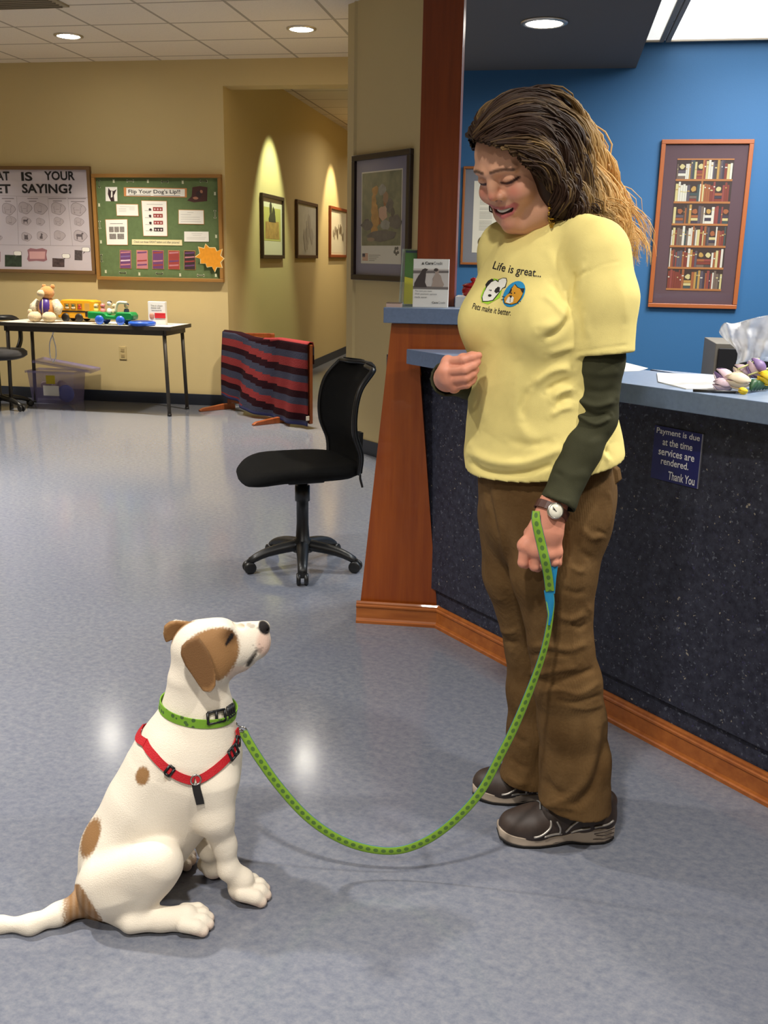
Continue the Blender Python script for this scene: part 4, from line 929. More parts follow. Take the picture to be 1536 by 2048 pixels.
for sx in (-1, 1):
    arm = spline([(.23 * sx, -.02, zs2 - .03), (.27 * sx, -.03, zs2 + .06), (.285 * sx, -.05, ha - .10), (.28 * sx, -.06, ha - .04), (.24 * sx, -.04, ha), (.22 * sx, .04, ha + .004), (.22 * sx, .12, ha - .01), (.235 * sx, .19, ha - .05), (.245 * sx, .20, zs2 + .10), (.24 * sx, .16, zs2 - .02)], 6) if False else \
          spline([(.17 * sx, -.10, zs2 - .04), (.25 * sx, -.12, zs2 + .05), (.29 * sx, -.12, zs2 + .12), (.295 * sx, -.11, ha - .05), (.25 * sx, -.08, ha - .008), (.18 * sx, -.02, ha), (.14 * sx, .10, ha - .005)], 6)
    MB().tube(arm, .016, 8, flat=(.028, .014)).build('armrest', BLKP, ac, True)
rs = []
for i in range(15):
    t_ = i / 14; rs.append([Vector((.21 * s_ * (1 - .15 * t_ ** 3), .235 + .05 * t_ - .03 * (1 - s_ * s_) * -1, zs2 + .10 + .42 * t_)) for s_ in np.linspace(-1, 1, 9)])
o = MB().rings(rs, closed=False).build('backrest', BLKF, ac, True); o.modifiers.new('t', 'SOLIDIFY').thickness = .03
ac.rotation_euler = (0, 0, PI / 2)
MB().tube([(0, .1, zs2 - .06), (0, .26, zs2 - .04), (0, .275, zs2 + .2)], .02, 6, flat=(.01, .03)).build('backrest_bracket', BLKM, ac)
# ---------------- folding table and what stands on it
TZ = .74
fr, fl = gz(359, 655, TZ), None
bR = gz(391, 648, TZ)
leg_f = gz(363, 823); leg_b = gz(398, 811)
vf = fr.dot(V); ur = leg_f.dot(U) + .045; vbk = vf + .46; ul = gz(46, 639, TZ).dot(U) - .02
ul = min(ul, ur - 1.5)
tb = thing('folding_table', 'long narrow table with white top and dark edge against the back wall', 'table', uv((ul + ur) / 2, (vf + vbk) / 2), AU)
TW, TD = ur - ul, vbk - vf
DKM = mat('dark_bronze_metal', srgb(56, 50, 42), .5)
MB().box((0, 0, TZ - .011), (TW, TD, .022)).build('table_top', mat('white_laminate', srgb(232, 226, 214), .35), tb, bevel=.003)
mb = MB()
for (cx, cy, w_, d_) in ((0, -TD / 2 - .003, TW + .008, .008), (0, TD / 2 + .003, TW + .008, .008), (-TW / 2 - .003, 0, .008, TD), (TW / 2 + .003, 0, .008, TD)): mb.box((cx, cy, TZ - .014), (w_, d_, .030))
mb.build('edge_band', DKM, tb)
mb = MB()
for sy in (-1, 1): mb.box((0, sy * (TD / 2 - .03), TZ - .048), (TW - .08, .018, .05))
for sx in (-1, 1): mb.box((sx * (TW / 2 - .05), 0, TZ - .048), (.018, TD - .08, .05))
mb.build('apron', DKM, tb)
for sx in (-1, 1):
    for sy in (-1, 1):
        l_ = MB().tube([(sx * (TW / 2 - .065), sy * (TD / 2 - .035), TZ - .03), (sx * (TW / 2 - .045), sy * (TD / 2 - .03), .012)], .0155, 12).build('leg', DKM, tb, True)
        MB().lathe([(.018, 0), (.018, .02), (.014, .022)], (sx * (TW / 2 - .045), sy * (TD / 2 - .03), 0), 12).build('foot_cap', BLKP, l_, True)
def ontable(x, dv):
    d = ray(x, 640); q = EYE + d * ((vf + dv) / d.dot(V)); return Vector((q.x, q.y, TZ))
def oncol(p): return p
# plush toy
pp = ontable(97, .20); pt_ = thing('plush_toy', 'seated cream plush animal in a purple vest at the left end of the table', 'plush toy', pp, AU)
CREAM = mat('cream_plush', srgb(222, 200, 160), .95, sheen=.4, bump=(150, .4)); ORNG = mat('orange_plush', srgb(206, 146, 84), .95, sheen=.4, bump=(150, .4)); PURP = mat('purple_satin', srgb(70, 44, 130), .4)
FLOR = mat('printed_cotton', srgb(216, 204, 176), .9, noise=(70, .35))
S_ = .0051                                            # metres per photo pixel at the table
MB().ball((0, 0, .115), (.085, .07, .095), 18).build('body', ORNG, pt_, True)
MB().ball((0, -.012, .125), (.062, .072, .082), 18).build('vest', PURP, pt_, True)
hd = MB().ball((.01, -.01, .245), (.062, .055, .055), 18).build('head', ORNG, pt_, True)
MB().ball((-.02, -.05, .238), (.038, .036, .032), 14).build('muzzle', CREAM, hd, True)
for sx in (-1, 1): MB().ball((.02 + .04 * sx, .0, .295), (.02, .012, .022), 10).build('ear', ORNG, hd, True)
for sx, x_ in ((-1, -.075), (1, .055)): MB().ball((x_, -.085, .045), (.058, .06, .046), 16).build('foot', CREAM, pt_, True)
for sx in (-1, 1):
    a_ = MB().tube([(sx * .07, 0, .17), (sx * .11, -.02, .12), (sx * .115, -.05, .08)], [.035, .042, .03], 10).build('arm', FLOR, pt_, True)
MB().ball((-.125, -.06, .085), .026, 10).build('hand', CREAM, pt_, True)
MB().tube([(0, -.085, .05), (0, -.088, .12), (0, -.075, .19)], .004, 6).build('vest_trim', CREAM, pt_, True)
# toy bus
pb_ = ontable(160, .34); bus = thing('toy_bus', 'yellow toy school bus on the table between the plush toy and the green truck', 'toy vehicle', pb_, AU)
YB = mat('bus_yellow', srgb(226, 164, 34), .35); BK = mat('toy_black', srgb(24, 20, 18), .5)
bw_ = .175; bd_ = .07
prof = [(-bw_ + .02, .03), (bw_ * .62, .03), (bw_ * .98, .03), (bw_, .06), (bw_ * .98, .10), (bw_ * .66, .105), (bw_ * .62, .165), (-bw_ + .03, .17), (-bw_, .12)]
prof = [(-bw_ + .01, .03), (bw_, .03), (bw_, .175), (bw_ * .72, .185), (-bw_ + .05, .185), (-bw_ + .015, .14), (-bw_, .09)]
MB().prism([(x, bd_, z) for x, z in prof], 'y', (0, -2 * bd_, 0)).build('body', YB, bus, bevel=.008)
MB().box((-.01, -bd_ - .001, .088), (2 * bw_ - .04, .003, .012)).build('stripe', BK, bus)
for x_, w_ in ((-.075, .05), (-.018, .05), (.04, .045)):
    MB().box((x_, -bd_ - .001, .13), (w_, .003, .05)).build('window', mat('toy_window', srgb(150, 108, 40), .3), bus)
for x_, m_ in ((-.075, mat('toy_green_shirt', srgb(70, 96, 64), .5)), (-.018, mat('toy_green_shirt', srgb(70, 96, 64), .5)), (.04, mat('toy_red_shirt', srgb(176, 52, 30), .5))):
    f_ = MB().ball((x_, -bd_ - .002, .118), (.019, .006, .012), 10).build('passenger', m_ if x_ > 0 else CREAM, bus, True); MB().ball((x_, -bd_ - .004, .138), (.012, .006, .012), 10).build('head', m_, f_, True)
MB().box((bw_ * .62, -bd_ - .001, .125), (.045, .003, .07)).build('door', mat('toy_door', srgb(196, 150, 70), .4), bus)
MB().box((bw_ * .62, -bd_ - .001, .065), (.04, .003, .04)).build('step_well', BK, bus)
for x_ in (-.095, .03):
    for sy in (-1, 1):
        w_ = MB().lathe([(.008, -.012), (.032, -.012), (.036, -.006), (.036, .008), (.02, .012)], (x_, sy * (bd_ - .002), .036), 18, Matrix.Rotation(PI / 2, 3, 'X')).build('wheel', BK, bus, True)
# toy truck with riders
ptk = ontable(226, .12); trk = thing('toy_truck', 'green toy truck with blue wheels carrying small figures on the table', 'toy vehicle', ptk, AU)
GR = mat('truck_green', srgb(20, 128, 62), .3); BLW = mat('toy_blue', srgb(36, 86, 190), .35)
prof = [(-.20, .045), (.20, .04), (.205, .08), (.185, .105), (.06, .105), (.04, .075), (-.03, .078), (-.05, .10), (-.20, .105)]
MB().prism([(x, .06, z) for x, z in prof], 'y', (0, -.12, 0)).build('body', GR, trk, bevel=.012, seg=3)
for x_ in (-.09, .095):
    for sy in (-1, 1): MB().lathe([(.01, -.014), (.034, -.014), (.038, -.006), (.038, .008), (.015, .013)], (x_, sy * .062, .038), 18, Matrix.Rotation(PI / 2, 3, 'X')).build('wheel', BLW, trk, True)
MB().tube(spline([(.035, -.02, .10), (.05, -.02, .16), (.075, -.02, .182), (.14, -.02, .18)], 5), .012, 8).build('roll_bar', mat('toy_ivory', srgb(228, 222, 196), .4), trk, True)
def figure(x, label, cm, hm, hh=.0, hat=None):
    t = thing('toy_figure', label, 'toy figure', trk.location + U * x + Z * .095, AU, 'riders in the green toy truck')
    MB().lathe([(.018, -.01), (.024, .0), (.020, .03), (.012, .038)], n=14).build('body', cm, t, True)
    h_ = MB().ball((0, 0, .056 + hh), (.02, .02, .021), 12).build('head', hm, t, True)
    if hat: MB().ball((0, .004, .066 + hh), (.021, .019, .013), 12).build('cap', hat, h_, True)
    return t
SKN = mat('toy_skin', srgb(222, 188, 150), .5)
figure(-.145, 'pale toy figure with blond hair at the back of the green truck', mat('toy_lemon', srgb(214, 190, 90), .5), SKN, -.005, mat('toy_blond', srgb(214, 184, 90), .5))
figure(-.085, 'pink toy pig figure riding behind the white one in the green truck', mat('toy_pink', srgb(216, 130, 130), .5), mat('toy_pink', srgb(216, 130, 130), .5), 0)
figure(-.025, 'black and white toy dog figure standing tallest in the green truck', mat('toy_white', srgb(230, 226, 216), .5), mat('toy_white', srgb(230, 226, 216), .5), .02, BK)
figure(.02, 'cream toy figure just behind the roll bar of the green truck', CREAM, CREAM, 0)
figure(.125, 'dark blue capped driver figure in the cab of the green truck', mat('toy_slate', srgb(44, 60, 84), .4), SKN, .005, mat('toy_slate', srgb(44, 60, 84), .4))
pd = ontable(284, .09); ds = thing('toy_disc', 'flat round blue toy disc lying on the table by the leaflet stand', 'toy', pd)
MB().lathe([(.10, 0), (.112, .008), (.112, .028), (.095, .036), (.06, .030)], n=32).build('rim', BLW, ds, True); MB().lathe([(.088, .034), (.085, .038), (.04, .036)], n=32).build('face', mat('toy_navy', srgb(24, 52, 120), .35), ds, True)
pl_ = ontable(314, .25); lf = thing('leaflet_holder', 'white and red upright leaflet box at the right end of the table', 'leaflet stand', pl_, AU)
MB().box((0, .02, .095), (.155, .04, .19)).build('box', PAPER, lf, bevel=.004)
MB().box((.03, -.002, .075), (.095, .004, .042)).build('red_band', mat('label_red', srgb(196, 40, 44), .5), lf)
mb = MB(); mb.text('This is a heart', (-.05, .150, .055, .163), -.0004); mb.text('disease with', (-.05, .132, .035, .145), -.0004); mb.text('heartworms', (-.045, .112, .045, .125), -.0004); mb.build('lettering', INK, lf)
MB().ball((-.045, -.001, .07), (.022, .003, .03), 10).build('photo_patch', mat('photo_pinkish', srgb(196, 140, 120), .6), lf, True)
# storage bin, cord, socket
bc = gz(112, 806); bn = thing('storage_bin', 'translucent lilac storage bin with a loose tilted lid on the floor under the table', 'storage bin', Vector((bc.x, bc.y + .07, 0)), AU)
LIL_P = clear_plastic('lilac_plastic', srgb(150, 140, 190), .42, .2)
def open_box(w, d, h, tap, th=.004):
    mb = MB(); o_ = [(-w, -d), (w, -d), (w, d), (-w, d)]
    mb.rings([[(x * (1 - tap), y * (1 - tap), 0) for x, y in o_], [(x, y, h) for x, y in o_], [(x + math.copysign(.014, x), y + math.copysign(.014, y), h) for x, y in o_], [(x + math.copysign(.014, x), y + math.copysign(.014, y), h - .02) for x, y in o_]], True, False)
    return mb
open_box(.225, .11, .29, .12).build('body', LIL_P, bn)
mb = MB(); M_ = Matrix.Rotation(.16, 3, 'Y') @ Matrix.Rotation(.12, 3, 'Z')
rs = []
for (sc, z) in ((1, 0), (1, .022), (.93, .026), (.9, .012)): rs.append([M_ @ Vector((sx * .27 * sc, sy * .125 * sc, z)) + Vector((.10, .0, .325)) for sx, sy in ((-1, -1), (1, -1), (1, 1), (-1, 1))])
mb.rings(rs, True, True).build('lid', LIL_P, bn, bevel=.004)
MB().box((.0, -.116, .215), (.085, .004, .075)).build('yellow_sticker', mat('sticker_yellow', srgb(206, 186, 46), .5), bn)
MB().box((-.005, -.108, .115), (.15, .004, .09), .0).build('label_sheet', PAPER, bn)
bd = thing('toy_plate', 'round blue plastic plate standing inside the storage bin', 'toy', bn.location + U * .125 - V * .075 + Z * .012, AU)
MB().lathe([(.06, 0), (.078, .006), (.078, .012), (.05, .014)], (0, 0, .08), 26, Matrix.Rotation(PI / 2, 3, 'X')).build('plate', BLW, bd, True)
rg = thing('soft_toys', 'jumble of pale soft toys heaped inside the storage bin', 'toys', bn.location + Z * .008, AU); rg['kind'] = 'stuff'
mb = MB()
for k in range(9): mb.ball((random.uniform(-.12, .12), random.uniform(-.035, .05), random.uniform(.05, .17)), random.uniform(.03, .042), 10)
mb.build('soft_toy', mat('mixed_plush', srgb(214, 190, 176), .9, noise=(9, .4)), rg, True)['kind'] = 'stuff'
ca = py(104, 660, 8.52); cd = thing('white_cord', 'thin white cord hanging in a loop from under the table', 'cord', Vector((ca.x, ca.y, TZ - .075)), AU)
MB().tube(spline([(.10, 0, .004), (.06, 0, .0), (.02, 0, -.01), (0, 0, -.05), (-.03, 0, -.12), (-.035, .0, -.22), (-.01, 0, -.28), (.02, 0, -.23), (.022, 0, -.14), (0, 0, -.05)], 6), .006, 6).build('cable', PAPER, cd, True)
lx, lz = W_BACK.at(246, 706); so = thing('wall_socket', 'beige power socket on the wall under the table', 'power socket', W_BACK.world(lx, 0, lz), AU)
MB().box((0, -.003, 0), (.07, .006, .115)).build('cover_plate', mat('ivory_plate', srgb(190, 170, 120), .4), so, bevel=.002)
for zz in (-.025, .025): MB().box((0, -.0065, zz), (.034, .003, .028)).build('outlet', mat('ivory_outlet', srgb(160, 140, 96), .4), so, bevel=.001)
# ---------------- wooden gate with a striped throw
g0 = gz(457, 817); g1 = gz(622, 858); gd = (g1 - g0); gl_ = gd.length; ga = math.atan2(gd.y, gd.x)
gt = thing('pet_gate', 'freestanding low wooden pet gate under the striped throw', 'gate', Vector((g0.x, g0.y, 0)), ga)
wz = onplane(627, 690, g1, Vector((-math.sin(ga), math.cos(ga), 0))).z
GW = wood('gate_wood', srgb(150, 78, 34), srgb(124, 58, 22), 1.2, .4)
for x_ in (.02, gl_ - .01): MB().box((x_, 0, wz / 2 + .02), (.035, .03, wz - .04)).build('post', GW, gt, bevel=.006)
for zz in (.09, wz - .02): MB().box((gl_ / 2, 0, zz), (gl_ - .07, .022, .05)).build('rail', GW, gt, bevel=.004)
for k in range(9): MB().box((.09 + (gl_ - .18) * k / 8, 0, wz / 2 + .03), (.014, .014, wz - .16)).build('bar', GW, gt)
fx_ = gz(400, 815); f2 = gz(500, 868)
for x_ in (.02, gl_ * .70):
    mb = MB(); mb.prism([(x_ - .018, -.30, 0), (x_ - .018, .05, 0), (x_ - .018, .05, .02), (x_ - .018, .04, .05), (x_ - .018, -.06, .05), (x_ - .018, -.27, .028), (x_ - .018, -.30, .012)], 'x', (.036, 0, 0)); mb.build('foot', GW, gt, bevel=.004)
mb = MB(); hinge = Matrix.Rotation(AU - ga + .25, 3, 'Z')
for (c_, d_) in (((.18, 0, wz - .02), (.36, .022, .05)), ((.18, 0, .09), (.36, .022, .05)), ((.345, 0, wz / 2 + .02), (.035, .03, wz - .04))):
    mb.box(hinge @ Vector(c_) + Vector((0.03, .045, 0)), d_, AU - ga + .25)
mb.build('folded_panel', GW, gt, bevel=.004)
thr = thing('striped_throw', 'red, maroon and slate striped throw draped over the wooden pet gate', 'throw blanket', Vector((g0.x, g0.y, 0)), ga)
NX, NT_ = 48, 60; LEN = wz + .13; rs = []; cols = []
TH = [mat('throw_red', srgb(128, 48, 50), .95, spec=.1, bump=(160, .5)), mat('throw_maroon', srgb(38, 14, 22), .95, spec=.1, bump=(160, .5)), mat('throw_slate', srgb(58, 60, 78), .95, spec=.1, bump=(160, .5)), mat('throw_hem', srgb(36, 40, 84), .9)]
mb = MB(); grid = []
for i in range(NX + 1):
    s_ = i / NX; col = []
    sag = -.035 * math.sin(PI * min(1, max(0, (s_ - .18) / .5))) - .02 * max(0, s_ - .5)
    for j in range(NT_ + 1):
        d = -.16 + j / NT_ * (LEN - .02 + .16)          # distance down the front, negative over the back
        x = -.015 + s_ * (gl_ + .02)
        ft = max(0, d) / LEN
        fold = .022 * math.sin(s_ * 15 + ft * 2.0) * ft + .014 * math.sin(s_ * 34 + 1.3 + 3 * ft) * ft + .05 * ft * math.exp(-((s_ - .38) / .16) ** 2) + .008 * math.sin(s_ * 9)
        if d < -.02: y, z = .026 + .004 * math.sin(s_ * 17), wz + d + .008
        elif d < .03: q = (d + .02) / .05 * PI; y, z = .026 * math.cos(q), wz + .008 + .016 * math.sin(q)
        else: y, z = -.026 - fold - .02 * ft, wz + .02 - (d - .03) * (wz + .02 - .03 - .09 * max(0, 1 - s_ * 1.5)) / (LEN - .05)
        if abs(d) < .10: z += sag * max(0, 1 - abs(d) / .10) * .8 if d > 0 else sag * .8
        elif d > 0: z += 0
        if d > .03: z += sag * .6
        zmin = .012
        if z < zmin: z = zmin + .004 * math.sin(s_ * 40)
        col.append((x, y, z))
    grid.append(col)
nst = 13
for i in range(NX + 1): mb.v.extend(Vector(p) for p in grid[i])
for i in range(NX):
    for j in range(NT_):
        a = i * (NT_ + 1) + j; mb.f.append((a, a + NT_ + 1, a + NT_ + 2, a + 1))
        d = -.16 + (j + .5) / NT_ * (LEN - .02 + .16); sm = min(1, max(0, ((i + .5) / NX - .22) / .5)); st_ = int((d + .30 - .075 * sm * sm * (3 - 2 * sm)) / .068)
        mb.m.append(3 if j >= NT_ - 2 else (2, 0, 1)[(st_ + 1) % 3])
o = mb.build('cloth', TH, thr, True); o.modifiers.new('t', 'SOLIDIFY').thickness = .007
MB().box((gl_ + .012, -.04, .09), (.003, .03, .035)).build('care_tag', PAPER, thr)
# ------------------------------------------------------------------ sculpting: smooth-blended volumes meshed with surface nets
class Sculpt:
    def __init__(s, lo, hi, h):
        s.h = h; s.lo = np.array(lo, float); s.n = (np.ceil((np.array(hi) - s.lo) / h).astype(int) + 1)
        s.D = np.full(tuple(s.n), 1.0, np.float32)
    def like(s):
        q = Sculpt.__new__(Sculpt); q.h, q.lo, q.n = s.h, s.lo, s.n; q.D = np.full(tuple(s.n), 1.0, np.float32); return q
    def _sl(s, lo, hi, m):
        a = np.clip(np.floor((np.array(lo) - m - s.lo) / s.h).astype(int), 0, s.n - 1); b = np.clip(np.ceil((np.array(hi) + m - s.lo) / s.h).astype(int) + 1, 1, s.n)
        if np.any(b <= a): return None, None
        g = [(s.lo[i] + s.h * np.arange(a[i], b[i])).astype(np.float32) for i in range(3)]
        return tuple(slice(a[i], b[i]) for i in range(3)), np.meshgrid(*g, indexing='ij', sparse=True)
    def _put(s, sl, d, k, op):
        A = s.D[sl]
        if op == 'sub': d = -d; A2 = -A
        if op == 'add':
            if k > 0:
                h = np.clip(0.5 + 0.5 * (A - d) / k, 0, 1); A[...] = A + (d - A) * h - k * h * (1 - h)
            else: np.minimum(A, d, out=A)
        elif op == 'sub':
            if k > 0:
                h = np.clip(0.5 - 0.5 * (A - d) / k, 0, 1); A[...] = A + (d - A) * h + k * h * (1 - h)
            else: np.maximum(A, d, out=A)
    def cone(s, a, b, ra, rb=None, k=0.02, op='add', flat=None, ratio=1.0):
        """tapered rounded limb from a to b; flat = axis along which the section is squeezed by ratio"""
        a = np.array(a, float); b = np.array(b, float); rb = ra if rb is None else rb; R = max(ra, rb)
        sl, g = s._sl(np.minimum(a, b) - R * max(1, ratio), np.maximum(a, b) + R * max(1, ratio), k + 3 * s.h)
        if sl is None: return s
        ab = b - a; L = float(ab @ ab) or 1e-9
        x, y, z = g[0] - a[0], g[1] - a[1], g[2] - a[2]
        t = np.clip((x * ab[0] + y * ab[1] + z * ab[2]) / L, 0, 1)
        px, py_, pz = x - t * ab[0], y - t * ab[1], z - t * ab[2]; r = ra + (rb - ra) * t
        if flat is None: d = np.sqrt(px * px + py_ * py_ + pz * pz) - r
        else:
            f = np.array(flat, float); f /= np.linalg.norm(f); q = px * f[0] + py_ * f[1] + pz * f[2]
            c = 1 / ratio - 1
            d2 = px * px + py_ * py_ + pz * pz + q * q * (1 / ratio ** 2 - 1); d = (np.sqrt(np.maximum(d2, 0)) - r)
            if ratio < 1: d = d * (ratio + (1 - ratio) * .5)
        s._put(sl, d.astype(np.float32), k, op); return s
    def chain(s, pts, k=0.02, op='add', **kw):
        for (a, ra), (b, rb) in zip(pts[:-1], pts[1:]): s.cone(a, b, ra, rb, k, op, **kw)
        return s
    def ell(s, c, r, k=0.02, op='add', R=None):
        """ellipsoid; R: 3x3 matrix whose columns are its axes"""
        c = np.array(c, float); r = np.array(r, float) if not np.isscalar(r) else np.array([r] * 3, float); m = r.max()
        sl, g = s._sl(c - m, c + m, k + 3 * s.h)
        if sl is None: return s
        x, y, z = g[0] - c[0], g[1] - c[1], g[2] - c[2]
        if R is not None:
            R = np.array(R, float); x, y, z = (x * R[0, i] + y * R[1, i] + z * R[2, i] for i in range(3))
        k0 = np.sqrt((x / r[0]) ** 2 + (y / r[1]) ** 2 + (z / r[2]) ** 2); k1 = np.sqrt((x / r[0] ** 2) ** 2 + (y / r[1] ** 2) ** 2 + (z / r[2] ** 2) ** 2)
        s._put(sl, (k0 * (k0 - 1) / np.maximum(k1, 1e-6)).astype(np.float32), k, op); return s
    def poly(s, P, o, ex, ey, en, t, rnd=0.003, k=0.01, op='add', bend=(0, 0)):
        """flat plate with outline P (2-D, in axes ex, ey at o), half thickness t along en; bend tilts it"""
        P = np.array(P, float); o = np.array(o, float); ex, ey, en = (np.array(q, float) for q in (ex, ey, en))
        W = [o + p[0] * ex + p[1] * ey + (bend[0] * p[0] + bend[1] * p[1]) * en for p in P]
        sl, g = s._sl(np.min(W, 0) - t - rnd, np.max(W, 0) + t + rnd, k + 3 * s.h)
        if sl is None: return s
        x, y, z = g[0] - o[0], g[1] - o[1], g[2] - o[2]
        u = x * ex[0] + y * ex[1] + z * ex[2]; v = x * ey[0] + y * ey[1] + z * ey[2]; w = x * en[0] + y * en[1] + z * en[2] - bend[0] * u - bend[1] * v
        dd = np.full(u.shape, 1e9); sg = np.ones(u.shape)
        n = len(P)
        for i in range(n):
            a, b = P[i], P[(i + 1) % n]; e = b - a; wx, wy = u - a[0], v - a[1]; tt = np.clip((wx * e[0] + wy * e[1]) / (e @ e), 0, 1)
            dd = np.minimum(dd, (wx - tt * e[0]) ** 2 + (wy - tt * e[1]) ** 2)
            c1 = v >= a[1]; c2 = v < b[1]; c3 = e[0] * wy > e[1] * wx
            fl = (c1 & c2 & c3) | (~c1 & ~c2 & ~c3); sg = np.where(fl, -sg, sg)
        d2 = sg * np.sqrt(dd); dz = np.abs(w) - t
        d = np.minimum(np.maximum(d2, dz), 0) + np.sqrt(np.maximum(d2, 0) ** 2 + np.maximum(dz, 0) ** 2) - rnd
        s._put(sl, d.astype(np.float32), k, op); return s
    def cut(s, p, n):
        """keep the side the normal points away from"""
        n = np.array(n, float); n /= np.linalg.norm(n); p = np.array(p, float)
        g = [(s.lo[i] + s.h * np.arange(s.n[i])).astype(np.float32) for i in range(3)]; X, Y, Zz = np.meshgrid(*g, indexing='ij', sparse=True)
        d = (X - p[0]) * n[0] + (Y - p[1]) * n[1] + (Zz - p[2]) * n[2]; s.D = np.maximum(s.D, d.astype(np.float32)); return s
    def mesh(s):
        D = s.D; h = s.h; sg = D < 0; n = np.array(D.shape)
        c = np.zeros(tuple(n - 1), np.int8)
        for i in (0, 1):
            for j in (0, 1):
                for k in (0, 1): c += sg[i:n[0] - 1 + i, j:n[1] - 1 + j, k:n[2] - 1 + k]
        act = np.argwhere((c > 0) & (c < 8)); idx = np.full(tuple(n - 1), -1, np.int32); idx[tuple(act.T)] = np.arange(len(act))
        acc = np.zeros((len(act), 3)); cnt = np.zeros(len(act))
        corners = [(i, j, k) for i in (0, 1) for j in (0, 1) for k in (0, 1)]
        val = {q: D[tuple((act + q).T)] for q in corners}
        for a in corners:
            for ax in range(3):
                if a[ax]: continue
                b = list(a); b[ax] = 1; b = tuple(b); va, vb = val[a], val[b]; m = (va < 0) != (vb < 0)
                t = va[m] / (va[m] - vb[m]); p = np.tile(np.array(a, float), (m.sum(), 1)); p[:, ax] += t; acc[m] += p; cnt[m] += 1
        V_ = s.lo + (act + acc / cnt[:, None]) * h; quads = []
        for ax in range(3):
            u, v = [(1, 2), (2, 0), (0, 1)][ax]
            s0 = [slice(1, -1)] * 3; s0[ax] = slice(0, n[ax] - 1); s1 = list(s0); s1[ax] = slice(1, n[ax])
            A, B = sg[tuple(s0)], sg[tuple(s1)]; e = np.argwhere(A != B); fl = A[tuple(e.T)]
            off = np.ones(3, int); off[ax] = 0; e = e + off
            du = np.zeros(3, int); du[u] = 1; dv = np.zeros(3, int); dv[v] = 1
            q = np.stack([idx[tuple((e - du - dv).T)], idx[tuple((e - dv).T)], idx[tuple(e.T)], idx[tuple((e - du).T)]], 1)
            q[~fl] = q[~fl][:, ::-1]; quads.append(q)
        return V_, np.concatenate(quads)
def relax(V_, F_, n=2, lam=.5):
    E = np.concatenate([F_[:, [0, 1]], F_[:, [1, 2]], F_[:, [2, 3]], F_[:, [3, 0]]]); E = np.concatenate([E, E[:, ::-1]])
    deg = np.bincount(E[:, 0], minlength=len(V_))[:, None]
    for i in range(n):
        for l in (lam, -lam * 1.02):
            acc = np.stack([np.bincount(E[:, 0], V_[E[:, 1], c], len(V_)) for c in range(3)], 1); V_ = V_ + l * (acc / np.maximum(deg, 1) - V_)
    return V_
def np_mesh(name, V_, F_, m, parent=None, attrs=None):
    me = bpy.data.meshes.new(name); me.vertices.add(len(V_)); me.vertices.foreach_set('co', np.ascontiguousarray(V_, np.float32).ravel())
    me.loops.add(F_.size); me.loops.foreach_set('vertex_index', np.ascontiguousarray(F_, np.int32).ravel())
    me.polygons.add(len(F_)); me.polygons.foreach_set('loop_start', np.arange(0, F_.size, F_.shape[1], dtype=np.int32))
    me.polygons.foreach_set('loop_total', np.full(len(F_), F_.shape[1], np.int32)) if bpy.app.version < (4, 1) else None
    me.update(calc_edges=True); me.validate(); me.polygons.foreach_set('use_smooth', [True] * len(me.polygons))
    me.materials.append(m)
    for k, a in (attrs or {}).items():
        t = 'FLOAT' if a.ndim == 1 else 'FLOAT_VECTOR'; at = me.attributes.new(k, t, 'POINT'); at.data.foreach_set('value' if a.ndim == 1 else 'vector', np.ascontiguousarray(a, np.float32).ravel())
    o = bpy.data.objects.new(name, me); COL.objects.link(o)
    if parent: o.parent = parent; o.matrix_parent_inverse = pmat(parent).inverted()
    return o
def bvh(o):
    me = o.data; M = pmat(o.parent) @ o.matrix_parent_inverse if o.parent else Matrix()
    return BVHTree.FromPolygons([tuple(M @ v.co) for v in me.vertices], [tuple(p.vertices) for p in me.polygons])
def attr_mat(name, base, layers, rough=.6, spec=.4, sss=0, bumps=None, sheen=0, noise=None):
    """base colour with coat patches: layers = [(attribute, colour)], each a soft mask stored on the mesh"""
    m = mat(name, base, rough, spec=spec, sss=sss, sheen=sheen); g = NT(m); c = base
    tc = g.n('TexCoord')
    if noise:
        f = g.noise(tc.outputs['Object'], noise[0], 4); c = g.mix(g.math('MULTIPLY', g.math('SUBTRACT', f, .35), noise[1]), base, noise[2])
    for a, col in layers:
        at = g.n('Attribute', attribute_name=a); f = at.outputs['Fac']
        if len(col) == 4 and isinstance(col[0], float): c = g.mix(f, c, col)
    g.l(c, g.b.inputs['Base Color']) if not isinstance(c, tuple) else None
    if bumps: g.bump(g.noise(tc.outputs['Object'], bumps[0], 3, .6), bumps[1], bumps[2])
    return m
def tube_np(P, r):
    pass
def sstep(a, b, x): t = np.clip((x - a) / (b - a), 0, 1); return t * t * (3 - 2 * t)
def inpoly(P, x, y):
    P = np.array(P, float); r = np.zeros(x.shape, bool); n = len(P); d = np.full(x.shape, 1e9)
    for i in range(n):
        a, b = P[i], P[(i + 1) % n]; c = ((a[1] > y) != (b[1] > y)) & (x < (b[0] - a[0]) * (y - a[1]) / ((b[1] - a[1]) if b[1] != a[1] else 1e-9) + a[0]); r ^= c
        e = b - a; t = np.clip(((x - a[0]) * e[0] + (y - a[1]) * e[1]) / (e @ e), 0, 1); d = np.minimum(d, (x - a[0] - t * e[0]) ** 2 + (y - a[1] - t * e[1]) ** 2)
    return np.where(r, -np.sqrt(d), np.sqrt(d))
CR = np.array(CAMROT)
def to_px(P):
    q = (np.asarray(P, float) - np.array(EYE)) @ CR; return CX + FPX * q[:, 0] / -q[:, 2], CY - FPX * q[:, 1] / -q[:, 2]

